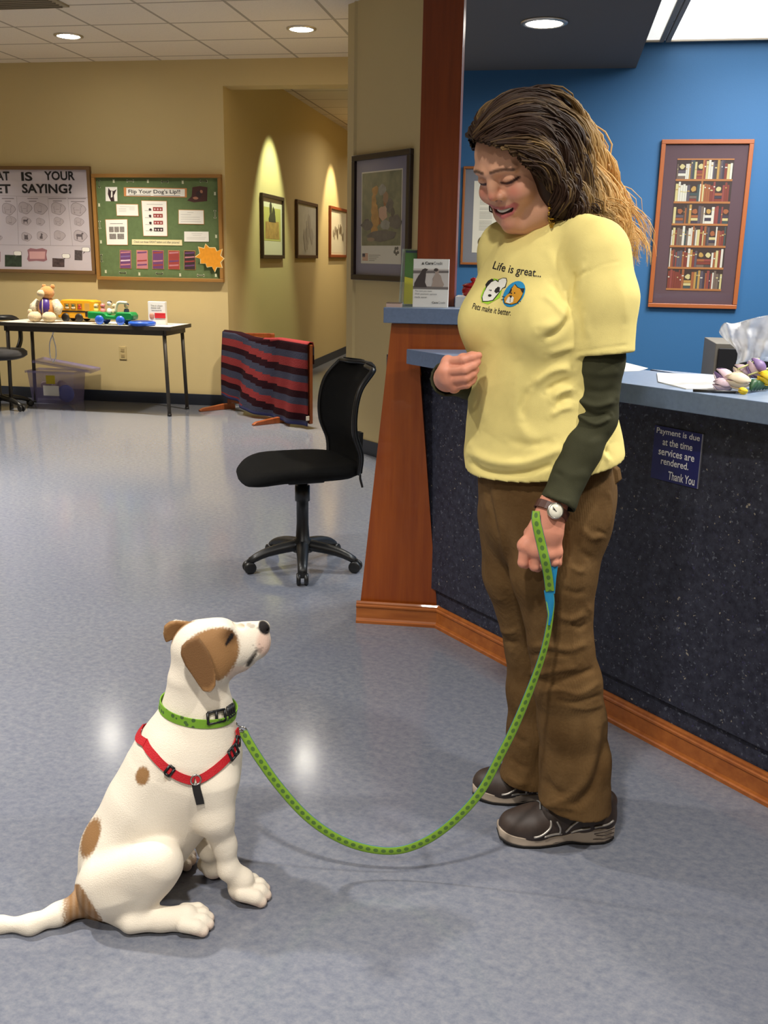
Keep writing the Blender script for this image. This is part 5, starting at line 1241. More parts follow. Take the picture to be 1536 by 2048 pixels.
# ------------------------------------------------------------------ the dog
DR = Vector((-.56, 1.76, 0)); DA = Vector((.94, .34, 0)).normalized(); DB = Vector((DA.y, -DA.x, 0))     # forward, and towards the near side
def dp(x, y, s=0.0):
    d = ray(x, y); q = DR + DB * s; return EYE + d * ((q - EYE).dot(DB) / d.dot(DB))
def dg(x, y, z):
    p = gz(x, y, z); return p
SD = Sculpt((-.80, 1.50, -.01), (-.12, 2.05, .74), .0030)
c = SD.chain
# trunk
SD.chain([(dp(240, 1764, 0), .087), (dp(262, 1700, 0), .098), (dp(312, 1612, 0), .099), (dp(362, 1540, 0), .108), (dp(382, 1490, 0), .095), (dp(396, 1425, 0), .066), (dp(394, 1360, 0), .060)], .03, flat=DB, ratio=.92)
SD.cone(dp(399, 1572, 0), dp(322, 1664, 0), .078, .072, .03)
SD.ell(dp(420, 1518, 0), (.058, .07, .072), .03)
SD.ell(dp(215, 1786, 0), .058, .03)
# haunches
for sgn, k in ((1, 1), (-1, 1)):
    SD.cone(dp(232, 1768, .066 * sgn), dp(298, 1740, .106 * sgn), .078, .060, .014, flat=DB, ratio=.72)
    SD.ell(dp(320, 1722, .112 * sgn), .040, .02)
    SD.cone(dp(318, 1730, .113 * sgn), dp(270, 1838, .104 * sgn), .043, .021, .016)
    SD.cone(dp(244, 1788, .075 * sgn), dp(254, 1824, .088 * sgn), .058, .032, .02)
def hindfoot(hk, toe):
    SD.chain([(hk, .020), (hk.lerp(toe, .45) + Z * .004, .021), (hk.lerp(toe, .8) + Z * .004, .027)], .015)
    d = (toe - hk).normalized(); n = Vector((-d.y, d.x, 0))
    for i, o in enumerate((-.027, -.009, .009, .026)):
        L_ = (.016, .026, .026, .016)[i]; b = toe + n * o * .8 + d * (-.03); SD.chain([(b + Z * .006, .0155), (toe + n * o + d * (L_ - .02) + Z * .002, .0145), (toe + n * o * 1.05 + d * (L_ - .008) - Z * .006, .0125)], .0035)
hk = gz(262, 1846, .024); hindfoot(hk, gz(398, 1838, .020))
hk2 = hk - DB * .215 + DA * .02; hindfoot(hk2, gz(398, 1838, .020) - DB * .225)
# forelegs
w0 = gz(457, 1738, .080); toe = gz(515, 1780, .020)
sh = dp(424, 1570, .062)
SD.chain([(sh, .054), (dp(432, 1636, .080), .034), (dp(449, 1690, .080), .0215), (w0, .0195)], .022)
SD.ell(dp(418, 1636, .080), .028, .02)
def forefoot(w0, toe):
    d = Vector((toe.x - w0.x, toe.y - w0.y, 0)).normalized(); n = Vector((-d.y, d.x, 0))
    SD.chain([(w0, .0205), (w0.lerp(toe, .45) - Z * .004, .022), (toe - d * .035 + Z * .011, .027)], .018)
    for i, o in enumerate((-.028, -.010, .010, .028)):
        L_ = (.010, .022, .022, .010)[i]; SD.chain([(toe + n * o * .75 - d * .035 + Z * .012, .0165), (toe + n * o - d * (.018 - L_) + Z * .004, .0155), (toe + n * o * 1.08 - d * (.006 - L_) - Z * .007, .0125)], .0035)
    return d
forefoot(w0, toe)
wf = gz(418, 1700, .085); tf = gz(440, 1722, .020)
SD.chain([(dp(416, 1572, -.062), .052), (dp(406, 1636, -.078), .034), (wf.lerp(dp(408, 1640, -.076), .4), .0225), (wf, .0195)], .022); forefoot(wf, tf)
# tail
SD.chain([(dp(196, 1792, 0), .024), (gz(160, 1808, .030), .020), (gz(118, 1828, .022), .020), (gz(62, 1849, .017), .017), (gz(0, 1849, .014), .0135), (gz(-45, 1842, .010), .008)], .02)
# head
SD.ell(dp(405, 1300, 0), (.064, .056, .064), .02)
SD.ell(dp(418, 1330, .018), (.048, .04, .046), .02); SD.ell(dp(418, 1330, -.018), (.048, .04, .046), .02)
SD.ell(dp(440, 1268, 0), (.036, .04, .032), .018)
SD.ell(dp(448, 1264, .026), (.018, .016, .016), .012); SD.ell(dp(448, 1264, -.026), (.018, .016, .016), .012)
SD.chain([(dp(440, 1300, 0), .050), (dp(482, 1290, 0), .042), (dp(508, 1280, 0), .035)], .018, flat=DB, ratio=.86)
SD.cone(dp(486, 1262, 0), dp(521, 1258, 0), .016, .0145, .012)
SD.ell(dp(512, 1293, .013), (.024, .020, .026), .010); SD.ell(dp(512, 1293, -.013), (.024, .020, .026), .010)
SD.ell(dp(520, 1288, 0), (.018, .02, .024), .010)
SD.chain([(dp(450, 1330, 0), .028), (dp(482, 1322, 0), .0185), (dp(496, 1318, 0), .0125)], .012, flat=DB, ratio=1.15)
SD.ell(dp(526, 1254, 0), (.0145, .0165, .0135), .004)
SD.cone(dp(494, 1331, .032), dp(512, 1304, .034), .005, .003, .004, 'sub'); SD.cone(dp(494, 1329, .0), dp(511, 1307, .0), .007, .004, .004, 'sub'); SD.cone(dp(494, 1331, -.032), dp(512, 1304, -.034), .005, .003, .004, 'sub')
SD.ell(dp(531, 1260, .010), (.005, .004, .003), .003, 'sub')
SD.cone(dp(463, 1269, .045), dp(451, 1291, .056), .0065, .003, .006, 'sub')
SD.ell(dp(470, 1256, 0), (.02, .012, .008), .012, 'sub')
# ears
def ear(P, s, bend, t):
    o = np.array(dp(*P[0], s)); ex = np.array(DA); ey = np.array((0, 0, 1.0)); en = np.array(DB)
    Q = [((np.array(dp(*p, s)) - o) @ ex, (np.array(dp(*p, s)) - o) @ ey) for p in P]; SD.poly(Q, o, ex, ey, en, t, .003, .003, bend=bend)
NEAR_EAR = [(392, 1278), (402, 1290), (412, 1305), (420, 1322), (425, 1342), (424, 1362), (416, 1372), (404, 1370), (395, 1358), (384, 1342), (372, 1326), (364, 1308), (366, 1294), (376, 1284)]
ear(NEAR_EAR, .066, (.05, -.20), .0035)
SD.cone(dp(394, 1279, .060), dp(416, 1312, .068), .006, .005, .006)
ear([(340, 1247), (352, 1243), (372, 1246), (392, 1250), (388, 1262), (368, 1268), (350, 1276), (334, 1284), (330, 1270), (332, 1254)], -.052, (.0, .25), .005)
# loose skin and muscle
Vd, Fd = SD.mesh(); Vd = relax(Vd, Fd, 1)
# coat pattern with shade painted on the near ear, measured from the side of the dog
X, Y = to_px(Vd); sd_ = (Vd - np.array(DR)) @ np.array(DB)
nz = np.sin(X * .9 + 1.7 * np.sin(Y * .31)) * .5 + np.sin(Y * 1.1 + 2.3 * np.sin(X * .27)) * .5
near = sstep(.0, .02, sd_)
FACE = [(364, 1294), (376, 1280), (395, 1266), (420, 1257), (445, 1254), (462, 1258), (474, 1272), (479, 1290), (478, 1308), (470, 1330), (455, 1350), (440, 1362), (428, 1363), (424, 1376), (404, 1378), (384, 1344), (366, 1318)]
d1 = inpoly(FACE, X, Y) + nz * 2.0
brown = sstep(3.5, -3.5, d1) * near
fe = inpoly([(326, 1240), (400, 1242), (398, 1258), (366, 1276), (340, 1290), (326, 1290)], X, Y); brown = np.maximum(brown, sstep(2, -2, fe + nz) * sstep(.0, -.01, sd_))
def spot(cx, cy, rx, ry, rot=0):
    c_, s_ = math.cos(rot), math.sin(rot); u = ((X - cx) * c_ + (Y - cy) * s_) / rx; v = (-(X - cx) * s_ + (Y - cy) * c_) / ry; return sstep(1.18, .82, np.sqrt(u * u + v * v) + nz * .10)
brown = np.maximum(brown, spot(285, 1552, 14, 19, .15) * sstep(0, .02, sd_)); brown = np.maximum(brown, spot(181, 1676, 17, 42, .32) * sstep(-.06, -.03, sd_))
brown = np.maximum(brown, .35 * spot(332, 1556, 4, 8, .2) * near); brown = np.maximum(brown, sstep(3, -3, X - 161 - (Y - 1770) * .62 + nz * 3) * sstep(-6, 6, X - 128 + nz * 5) * (Y > 1768) * (.93 + .07 * np.sin(X * .5)))
brown = np.maximum(brown, .45 * spot(358, 1728, 20, 14) * (sd_ < -.05))
brown = np.maximum(brown, sstep(15, 11, inpoly(NEAR_EAR, X, Y)) * sstep(.060, .066, sd_) * (Y < 1392) * (X < 435))
dark = sstep(1.1, .8, np.sqrt(((X - 528) / 12.5) ** 2 + ((Y - 1255) / 15) ** 2 + ((X - 528) / 12.5) * ((Y - 1255) / 15) * -.5)) * (X > 517)
eye = sstep(1.6, -1.2, inpoly([(450, 1288), (456, 1275), (462, 1266), (468, 1268), (466, 1276), (458, 1286), (452, 1293)], X, Y)) * near
dark = np.maximum(dark, eye); mouth = sstep(2, -2, inpoly([(491, 1333), (494, 1324), (504, 1312), (513, 1304), (515, 1309), (506, 1322), (498, 1333)], X, Y)); dark = np.maximum(dark, mouth * .95)
for (cx, cy, r) in ((498, 1249, 4), (504, 1252, 4.5), (515, 1256, 2.5), (518, 1301, 5), (524, 1296, 2.5), (512, 1296, 2), (519, 1289, 1.6), (507, 1290, 1.4)): dark = np.maximum(dark, .4 * spot(cx, cy, r * 1.4, r))
ear_shade = sstep(8, 0, inpoly(NEAR_EAR, X, Y)) * near * .38  # shading put into the colour so the ear stands off the face
pink = np.maximum(.75 * sstep(1.3, .6, np.sqrt(((X - 528) / 16) ** 2 + ((Y - 1287) / 26) ** 2)), .45 * spot(480, 1348, 30, 16)) * (Y < 1360)
pink = np.maximum(pink, .5 * sstep(.03, .012, Vd[:, 2]) * ((X > 380) | (sd_ < 0)))
darkbrown = brown * np.maximum(ear_shade, sstep(30, 0, np.hypot(X - 463, Y - 1268)) * .5) * 1.6
COAT = attr_mat('short_dog_coat', srgb(236, 226, 208), [('pink', srgb(214, 176, 158)), ('brown', srgb(148, 110, 70)), ('darkbrown', srgb(84, 54, 30)), ('dark', srgb(28, 22, 22))], .7, .25, bumps=(420, .35, .003), noise=(11, .5, srgb(222, 202, 178)))
dog = thing('dog', 'white and tan dog sitting on the floor and looking up at the woman', 'dog', Vector((-.46, 1.78, 0)))
db = np_mesh('body', Vd, Fd, COAT, dog, {'pink': np.clip(pink, 0, 1), 'brown': np.clip(brown, 0, 1), 'darkbrown': np.clip(darkbrown, 0, 1), 'dark': np.clip(dark, 0, 1)})
DBV = bvh(db)
# collar and harness: straps wrapped round the body surface
GREEN = mat('lime_webbing', srgb(104, 150, 40), .7); g = NT(GREEN); tc = g.n('TexCoord'); vo = g.n('TexVoronoi'); vo.inputs['Scale'].default_value = 75; g.l(tc.outputs['Object'], vo.inputs['Vector'])
g.l(g.mix(g.math('LESS_THAN', vo.outputs['Distance'], .32), srgb(120, 168, 44), srgb(72, 104, 46)), g.b.inputs['Base Color'])
REDW = mat('red_webbing', srgb(188, 14, 28), .65, bump=(500, .3)); BLKW = mat('black_webbing', srgb(24, 22, 22), .6); STEEL = mat('bright_steel', srgb(200, 196, 190), .22, .95)
def wrap_ring(cen, ax, up, n=72, off=.002, lim=1.10):
    """points round the body in the plane through cen with normal ax"""
    ax = ax.normalized(); a = (up - ax * up.dot(ax)).normalized(); b = ax.cross(a); out = []
    for i in range(n):
        q = 2 * PI * i / n; d = a * math.cos(q) + b * math.sin(q); h_ = DBV.ray_cast(cen + d * .3, -d)
        out.append((h_[0] + d * off, d) if h_[0] is not None else (cen + d * .08, d))
    dm = sorted((p - cen).length for p, d in out)[n // 2]
    out = [(cen + (p - cen).normalized() * min((p - cen).length, dm * lim), d) for p, d in out]
    for _ in range(4): out = [((out[i - 1][0] + out[i][0] * 2 + out[(i + 1) % n][0]) / 4, out[i][1]) for i in range(n)]
    return out
def strap(name, pts, nrm, w, m, parent, th=.0022, closed=False, side=None):
    """flat strap along pts with outward normals nrm and width w"""
    n = len(pts); rs = []
    for i in range(n):
        t = (pts[(i + 1) % n] - pts[i - 1]) if closed else (pts[min(i + 1, n - 1)] - pts[max(i - 1, 0)])
        t.normalize(); nn = (nrm[i] - t * nrm[i].dot(t)).normalized(); s_ = t.cross(nn)
        ww = w[i] if isinstance(w, (list, tuple)) else w
        rs.append([pts[i] + s_ * ww / 2, pts[i] + s_ * ww / 2 + nn * th, pts[i] - s_ * ww / 2 + nn * th, pts[i] - s_ * ww / 2])
    if closed: rs.append(rs[0])
    return MB().rings(rs, not closed, not closed).build(name, m, parent, world=True)
cc_ = (dp(332, 1413, 0) + dp(463, 1414, 0)) / 2
q0, q1, qm = dp(332, 1410, 0), dp(463, 1414, 0), dp(400, 1441, .062)
axc = (q1 - q0).cross(qm - q0).normalized()
ring = wrap_ring(cc_, axc, DB, off=.0035)
col_ = strap('collar', [p for p, d in ring], [d for p, d in ring], .019, GREEN, dog, closed=True)
def surf(x, y, off=.003):
    d = ray(x, y).normalized(); h_ = DBV.ray_cast(EYE, d)
    if h_[0] is None: h_ = DBV.find_nearest(dp(x, y, .08))
    return h_[0] + h_[1] * off, h_[1]
def buckle(px0, px1, w, name, parent, m=BLKP, bars=3):
    (a, n0), (b, n1) = surf(*px0, .006), surf(*px1, .006); nn = (n0 + n1).normalized(); t = (b - a).normalized(); s_ = t.cross(nn); mb = MB()
    for f in np.linspace(0, 1, bars): p = a.lerp(b, f); mb.tube([p - s_ * w, p + s_ * w], .003, 6)
    for sg_ in (-1, 1): mb.tube([a + s_ * w * sg_, b + s_ * w * sg_], .0028, 6)
    return mb.build(name, m, parent, True, world=True)
buckle((414, 1436), (446, 1429), .0115, 'slide_buckle', col_)
buckle((452, 1425), (462, 1418), .011, 'clasp', col_, BLKP, 4)
har = None
# harness: shoulder strap (back to side ring) and chest strap (side ring to breast), mirrored on the far side
def strap_px(name, pix, w, m, parent, off=.003):
    P = spline(pix, 6); S_ = [surf(x, y, off) for x, y in P]; pts = [p for p, n in S_]
    for _ in range(2): pts = [pts[0]] + [(pts[i - 1] + pts[i] * 2 + pts[i + 1]) / 4 for i in range(1, len(pts) - 1)] + [pts[-1]]
    return strap(name, pts, [n for p, n in S_], w, m, parent)
hs = strap_px('harness_strap', [(292, 1484), (297, 1496), (308, 1510), (328, 1531), (352, 1549), (374, 1558), (387, 1560)], .0165, REDW, dog)
h2 = strap_px('harness_strap', [(392, 1560), (412, 1551), (436, 1533), (456, 1512), (466, 1494), (472, 1474), (470, 1458)], .0165, REDW, dog)
def mirror(p): 
    s_ = (p - DR).dot(DB); return p - DB * (2 * s_)
for src in (hs, h2):
    me = src.data.copy(); o = bpy.data.objects.new('harness_strap', me); COL.objects.link(o); o.parent = dog; o.matrix_parent_inverse = pmat(dog).inverted()
    for v in me.vertices:
        p = mirror(v.co); q = DBV.find_nearest(p); off = .004; v.co = q[0] + q[1] * off if (q[0] - p).length < .06 else p
    me.flip_normals()
a_ = surf(294, 1487)[0]; b_ = mirror(a_); bp_ = []
for f in np.linspace(0, 1, 13):
    m_ = a_.lerp(b_, f) + (Vector((0, 0, .6)) - DA) * (.06 * math.sin(PI * f)); h_ = DBV.find_nearest(m_); bp_.append((h_[0] + h_[1] * .004, h_[1]))
for _ in range(4): bp_ = [bp_[0]] + [((bp_[i - 1][0] + bp_[i][0] * 2 + bp_[i + 1][0]) / 4, bp_[i][1]) for i in range(1, len(bp_) - 1)] + [bp_[-1]]
strap('harness_strap', [p for p, n in bp_], [n for p, n in bp_], .0165, REDW, dog)
buckle((336, 1537), (345, 1544), .009, 'strap_slide', hs, BLKP, 2); buckle((456, 1512), (469, 1496), .011, 'strap_buckle', h2); buckle((468, 1481), (474, 1484), .009, 'strap_slide', h2, BLKP, 2)
p_, n_ = surf(391, 1558, .005); M_ = n_.to_track_quat('Z', 'Y').to_matrix()
MB().tube([p_ + M_ @ Vector((.010 * math.cos(q), .010 * math.sin(q), 0)) for q in np.linspace(0, 2 * PI, 17)[:-1]], .002, 6, closed=True).build('side_ring', STEEL, dog, True, world=True)
strap_px('girth_strap', [(391, 1566), (394, 1580), (398, 1594), (401, 1606)], [.019] * 8 + [.017] * 6 + [.012] * 5 if False else .016, BLKW, dog, .0025)
# tags and ring at the breast
p_ = dp(470, 1455, .005)
LEASH_END = dp(478, 1462, .0)
for k in range(3): MB().tube([dp(463 + 5 * k, 1446 + 5 * k, .004) + Vector((.006 * math.cos(q), .004 * math.sin(q + k), .007 * math.sin(q))) for q in np.linspace(0, 2 * PI, 13)[:-1]], .0013, 5, closed=True).build('breast_ring', STEEL, dog, True, world=True)
for k, o in enumerate(bpy.data.objects):
    pass
# claws
CLAW = mat('pale_claw', srgb(190, 140, 110), .4)
# ------------------------------------------------------------------ the woman
WF = Vector((-.73, -.68, 0)).normalized(); WL = Vector((-WF.y, WF.x, 0)); WL = -WL if WL.x < 0 else WL     # facing, her left
woman = thing('person', 'woman in a pale yellow printed t-shirt and brown trousers smiling down at the dog', 'person', Vector((.38, 2.06, 0)))
O0 = py(994, 361, 1.99) - WF * .08 + Z * .02
def HP(x, y, l):
    d = ray(x, y); return EYE + d * ((O0 + WL * l - EYE).dot(WL) / d.dot(WL))
PT = math.radians(24); HF = WF * math.cos(PT) - Z * math.sin(PT); HU = Z * math.cos(PT) + WF * math.sin(PT)
def hl(l, f, u): return O0 + WL * l + HF * f + HU * u
HR = np.array([[WL.x, HF.x, HU.x], [WL.y, HF.y, HU.y], [WL.z, HF.z, HU.z]])
SB = Sculpt((.07, 1.80, .03), (.63, 2.40, 1.66), .0026)
# body under the clothes
SB.chain([(py(1092, 930, 2.07), .115), (py(1085, 800, 2.07), .11), (py(1085, 620, 2.07), .115), (py(1090, 520, 2.07), .09)], .03, flat=WF, ratio=.7)
SB.cone(py(1180, 505, 1.98), py(1010, 500, 2.16), .035, .035, .03)
ARM_L = [(1198, 500, 1.965, .040), (1190, 835, 1.955, .034), (1107, 1008, 1.888, .0255)]
ARM_R = [(1005, 500, 2.17, .040), (1003, 765, 2.27, .034), (897, 757, 2.055, .025)]
for A_ in (ARM_L, ARM_R): SB.chain([(py(x, y, q), r) for x, y, q, r in A_], .02)
# neck and skull
SB.chain([(py(1100, 500, 2.08), .060), (py(1092, 455, 2.072), .054), (hl(0, -.015, -.03), .052)], .02)
SB.ell(hl(0, -.012, .045), (.074, .092, .084), .01, R=HR)
SB.ell(hl(0, .035, .052), (.063, .066, .060), .02, R=HR)
SB.ell(hl(0, .036, -.008), (.060, .050, .068), .025, R=HR)
for s in (1, -1):
    SB.chain([(hl(.057 * s, .0, -.038), .018), (hl(.047 * s, .028, -.068), .018), (hl(.016 * s, .056, -.085), .016)], .025)
    SB.ell(hl(.037 * s, .066, -.014), (.025, .022, .021), .018, R=HR)                      # cheek raised by the smile
    SB.cone(hl(.012 * s, .0965, .036), hl(.045 * s, .080, .036), .0095, .008, .012)         # brow
    SB.ell(hl(.031 * s, .102, .0175), (.019, .0135, .0115), .012, 'sub', R=HR)              # socket
    SB.ell(hl(.031 * s, .0805, .0165), (.0155, .0122, .0105), .005, R=HR)                   # lidded eye
    SB.cone(hl(.021 * s, .0935, .0115), hl(.041 * s, .087, .0135), .0012, .0012, .003, 'sub')
    SB.ell(hl(.075 * s, .010, -.018), (.008, .017, .027), .008, R=HR)                       # ear
SB.chain([(hl(0, .0935, .028), .0085), (hl(0, .0970, .010), .0088), (hl(0, .1020, -.0085), .0104)], .010)
for s in (1, -1): SB.ell(hl(.0125 * s, .0915, -.0135), (.0085, .010, .0080), .006, R=HR); SB.ell(hl(.0065 * s, .0955, -.0215), (.0034, .0048, .003), .003, 'sub', R=HR)
SB.ell(hl(0, .068, -.042), (.031, .021, .026), .015, R=HR)                                 # muzzle area round the mouth
UL = [(-.034, .062, -.0325), (-.019, .079, -.0375), (0, .0860, -.0385), (.019, .079, -.0375), (.034, .062, -.0325)]
LL = [(-.033, .062, -.0345), (-.018, .0760, -.0505), (0, .0815, -.0555), (.018, .0760, -.0505), (.033, .062, -.0345)]
SB.chain([(hl(*p), r) for p, r in zip(LL, (.003, .0058, .0068, .0058, .003))], .005)
SB.chain([(hl(*p), r) for p, r in zip(UL, (.003, .0042, .0046, .0042, .003))], .005)
SB.chain([(hl(l, f + .004, (u + v) / 2 - .0005), r) for (l, f, u), (_, _, v), r in zip(UL, LL, (.001, .0042, .0054, .0042, .001))], .002, 'sub')
SB.ell(hl(0, .071, -.0745), (.019, .016, .0155), .015, R=HR)
# near hand, closed round the leash
def hand(wr, knuck, fingers, thumb, rw=.0225, rk=.0125):
    for kk in knuck: SB.cone(wr, kk, rw * .72, rk, .014)
    for a, b in zip(knuck[:-1], knuck[1:]): SB.cone(a, b, rk * .95, rk * .95, .010)
    for F_ in fingers: SB.chain(F_, .003)
    SB.chain(thumb, .006)
def q(x, y, Y): return py(x, y, Y)
YH = 1.876
KN = [q(1050, 1091, YH), q(1071, 1100, YH - .004), q(1092, 1107, YH - .002), q(1110, 1104, YH + .006)]
FN = []
for i, (bx, by, L_, r) in enumerate(((1046, 1125, 0, .0108), (1069, 1132, 0, .0108), (1091, 1131, 0, .0102), (1109, 1124, 0, .0092))):
    FN.append([(KN[i], r + .001), (q(bx, by, YH - .002), r), (q(bx + 6, by + 2, YH + .022), r * .95), (q(bx + 10, by - 22, YH + .026), r * .86)])
hand(q(1104, 1022, 1.884), KN, FN, [(q(1086, 1042, 1.892), .013), (q(1060, 1066, 1.893), .0115), (q(1056, 1096, 1.897), .0098), (q(1064, 1116, 1.898), .0086)], .024, .0145)
SB.cone(q(1106, 1008, 1.887), q(1092, 1060, 1.880), .028, .036, .01, flat=Vector((0, 1, 0)), ratio=.72)
# far hand, pinching a treat
KN = [q(896, 724, 1.998), q(891, 743, 1.988), q(897, 760, 1.988), q(908, 773, 1.993)]
FN = [[(KN[0], .0108), (q(928, 720, 1.966), .0098), (q(944, 715, 1.964), .0088), (q(957, 711, 1.966), .0076)], [(KN[1], .0108), (q(930, 740, 1.960), .0098), (q(946, 732, 1.962), .0088), (q(955, 724, 1.966), .0078)],
      [(KN[2], .0102), (q(932, 756, 1.963), .0092), (q(945, 748, 1.966), .0084), (q(952, 740, 1.970), .0074)], [(KN[3], .0092), (q(934, 769, 1.970), .0082), (q(944, 762, 1.973), .0074), (q(949, 755, 1.976), .0066)]]
hand(q(895, 755, 2.045), KN, FN, [(q(905, 730, 2.03), .0125), (q(926, 718, 2.002), .011), (q(944, 713, 1.984), .0095), (q(957, 712, 1.976), .0080)], .0255)
SB.cone(q(894, 757, 2.048), q(893, 750, 2.005), .026, .022, .012)
Vw, Fw = SB.mesh(); Vw = relax(Vw, Fw, 1); del SB
X, Y = to_px(Vw); lw = (Vw - np.array(O0)) @ np.array(WL); up_ = (Vw[:, 2] > 1.36)
rel = (Vw - np.array(O0)) @ HR            # head coordinates (left, forward, up)
al = np.abs(rel[:, 0]); f_, u_ = rel[:, 1], rel[:, 2]
def seg(P, x, y):
    d = np.full(x.shape, 1e9); t0 = np.zeros(x.shape)
    for a, b in zip(P[:-1], P[1:]):
        a, b = np.array(a, float), np.array(b, float); e = b - a; t = np.clip(((x - a[0]) * e[0] + (y - a[1]) * e[1]) / (e @ e), 0, 1); d = np.minimum(d, np.hypot(x - a[0] - t * e[0], y - a[1] - t * e[1]))
    return d
front = (f_ > .04) & up_
brow = front * sstep(.0048, .0016, seg([(.010, .0375), (.022, .0395), (.036, .0390), (.050, .0345)], al, u_))
lash = front * sstep(.0038, .0018, seg([(.017, .0120), (.028, .0102), (.038, .0108), (.048, .0150)], al, u_))
lipd = np.minimum(seg([(l, u) for l, f, u in UL], rel[:, 0], u_) - .0030, seg([(l, u) for l, f, u in LL], rel[:, 0], u_) - .0048)
lips = front * (f_ > .05) * sstep(.0022, -.001, lipd)
mo = np.array([((l, (u + v) / 2 - .0005)) for (l, f, u), (_, _, v) in zip(UL, LL)])
mouthm = front * (f_ > .05) * sstep(.0056, .0040, seg([tuple(p) for p in mo[1:4]], rel[:, 0], u_)) 
nost = front * sstep(.0045, .002, np.hypot(al - .0065, u_ + .0215)) * (f_ > .085)
blush = np.zeros(len(Vw))
blush = np.maximum(blush, .75 * np.exp(-((al - .040) ** 2 + (u_ + .008) ** 2) / .017 ** 2) * front); blush = np.maximum(blush, .8 * np.exp(-(al ** 2 + (u_ + .010) ** 2) / .012 ** 2) * (f_ > .085)); blush = np.maximum(blush, .5 * np.exp(-(al ** 2 + (u_ + .075) ** 2) / .02 ** 2) * front)
handm = (Vw[:, 2] < 1.3); blush = np.where(handm, .55, blush)
SKIN = attr_mat('fair_skin', srgb(218, 164, 132), [('blush', srgb(212, 128, 108)), ('lips', srgb(186, 96, 96)), ('dark', srgb(62, 30, 26)), ('brow', srgb(78, 50, 34)), ], .5, .35, sss=.08, noise=(40, .25, srgb(206, 146, 116)), bumps=(300, .12, .002))
wb_ = np_mesh('body', Vw, Fw, SKIN, woman, {'blush': np.clip(blush, 0, 1), 'lips': np.clip(lips, 0, 1) * .9, 'dark': np.clip(np.maximum(np.maximum(lash, mouthm), nost * .7), 0, 1), 'brow': np.clip(brow, 0, 1) * .9})
TOOTH = mat('tooth', srgb(232, 224, 208), .3)
mb = MB(); rs = []
for l in np.linspace(-.023, .023, 11): f0 = .0868 - 19 * l * l; rs.append([hl(l, f0, -.0410 + 8 * l * l), hl(l, f0 + .0006, -.0478 + 14 * l * l), hl(l, f0 - .006, -.0478 + 14 * l * l), hl(l, f0 - .006, -.0410 + 8 * l * l)])
mb.rings(rs).build('teeth', TOOTH, woman, True, world=True)

# ---------------- cloth with folds: each fold is a polyline seen from the front, with a width and a height
def vnormals(V_, F_):
    n = np.cross(V_[F_[:, 2]] - V_[F_[:, 0]], V_[F_[:, 3]] - V_[F_[:, 1]]); N = np.zeros_like(V_)
    for k in range(4): 
        for c_ in range(3): N[:, c_] += np.bincount(F_[:, k], n[:, c_], len(V_))
    return N / np.maximum(np.linalg.norm(N, axis=1, keepdims=True), 1e-9)
def folds(V_, F_, L_):
    N = vnormals(V_, F_); X, Y = to_px(V_); vd = np.array(EYE) - V_; vd /= np.linalg.norm(vd, axis=1, keepdims=True)
    m = sstep(-.05, .3, (N * vd).sum(1)); D = np.zeros(len(V_))
    for P, w, a in L_:
        P = [(float(x), float(y)) for x, y in spline(P, 4)] if len(P) > 2 else P
        P0 = np.array(P); bb = (X > P0[:, 0].min() - 3 * w) & (X < P0[:, 0].max() + 3 * w) & (Y > P0[:, 1].min() - 3 * w) & (Y < P0[:, 1].max() + 3 * w)
        if not bb.any(): continue
        d = seg(P, X[bb], Y[bb]); e_ = np.minimum(np.hypot(X[bb] - P0[0, 0], Y[bb] - P0[0, 1]), np.hypot(X[bb] - P0[-1, 0], Y[bb] - P0[-1, 1])); D[bb] += a * np.exp(-(d / w) ** 2) * sstep(-.6 * w, 2.6 * w, e_)
    return V_ + N * (D * m)[:, None]
def noise3(V_, sc, seed=0):
    r = np.random.default_rng(seed); o = np.zeros(len(V_))
    for i in range(7): k = r.normal(size=3) * sc; o += np.sin(V_ @ k + r.uniform(0, 6.3))
    return o / 7
SS = Sculpt((.12, 1.78, .80), (.66, 2.40, 1.46), .0034)
tor = [(py(1083, 905, 2.07), .182), (py(1078, 820, 2.07), .163), (py(1078, 740, 2.07), .160), (py(1076, 640, 2.072), .165), (py(1080, 606, 2.074), .152)]
SS.cone(py(1085, 985, 2.07), py(1083, 905, 2.07), .176, .182, .02, flat=WF, ratio=.74)
SS.chain(tor[:4], .03, flat=WF, ratio=.72); SS.chain(tor[3:], .03, flat=WF, ratio=.66)
SS.cone(py(1194, 494, 1.972), py(1010, 490, 2.165), .052, .052, .03)
SS.cone(py(1160, 474, 1.995), py(1040, 492, 2.13), .042, .040, .03); SS.cone(py(1090, 520, 2.03), py(1050, 530, 2.06), .05, .05, .04)
cb0 = py(1076, 645, 2.072)
for s in (1, -1): SS.ell(cb0 + WF * .070 + WL * .072 * s, (.068, .068, .072), .035)
hp_ = py(1010, 968, 1.955)
shirt_bot = (hp_, Vector((-.22, .10, -1)))
SSL = np.array(py(1204, 708, 1.948)); axl = np.array(py(1204, 740, 1.948) - py(1198, 560, 1.96)); axl /= np.linalg.norm(axl)
g_ = [(SS.lo[i] + SS.h * np.arange(SS.n[i])).astype(np.float32) for i in range(3)]; GX, GY, GZ = np.meshgrid(*g_, indexing='ij', sparse=True)
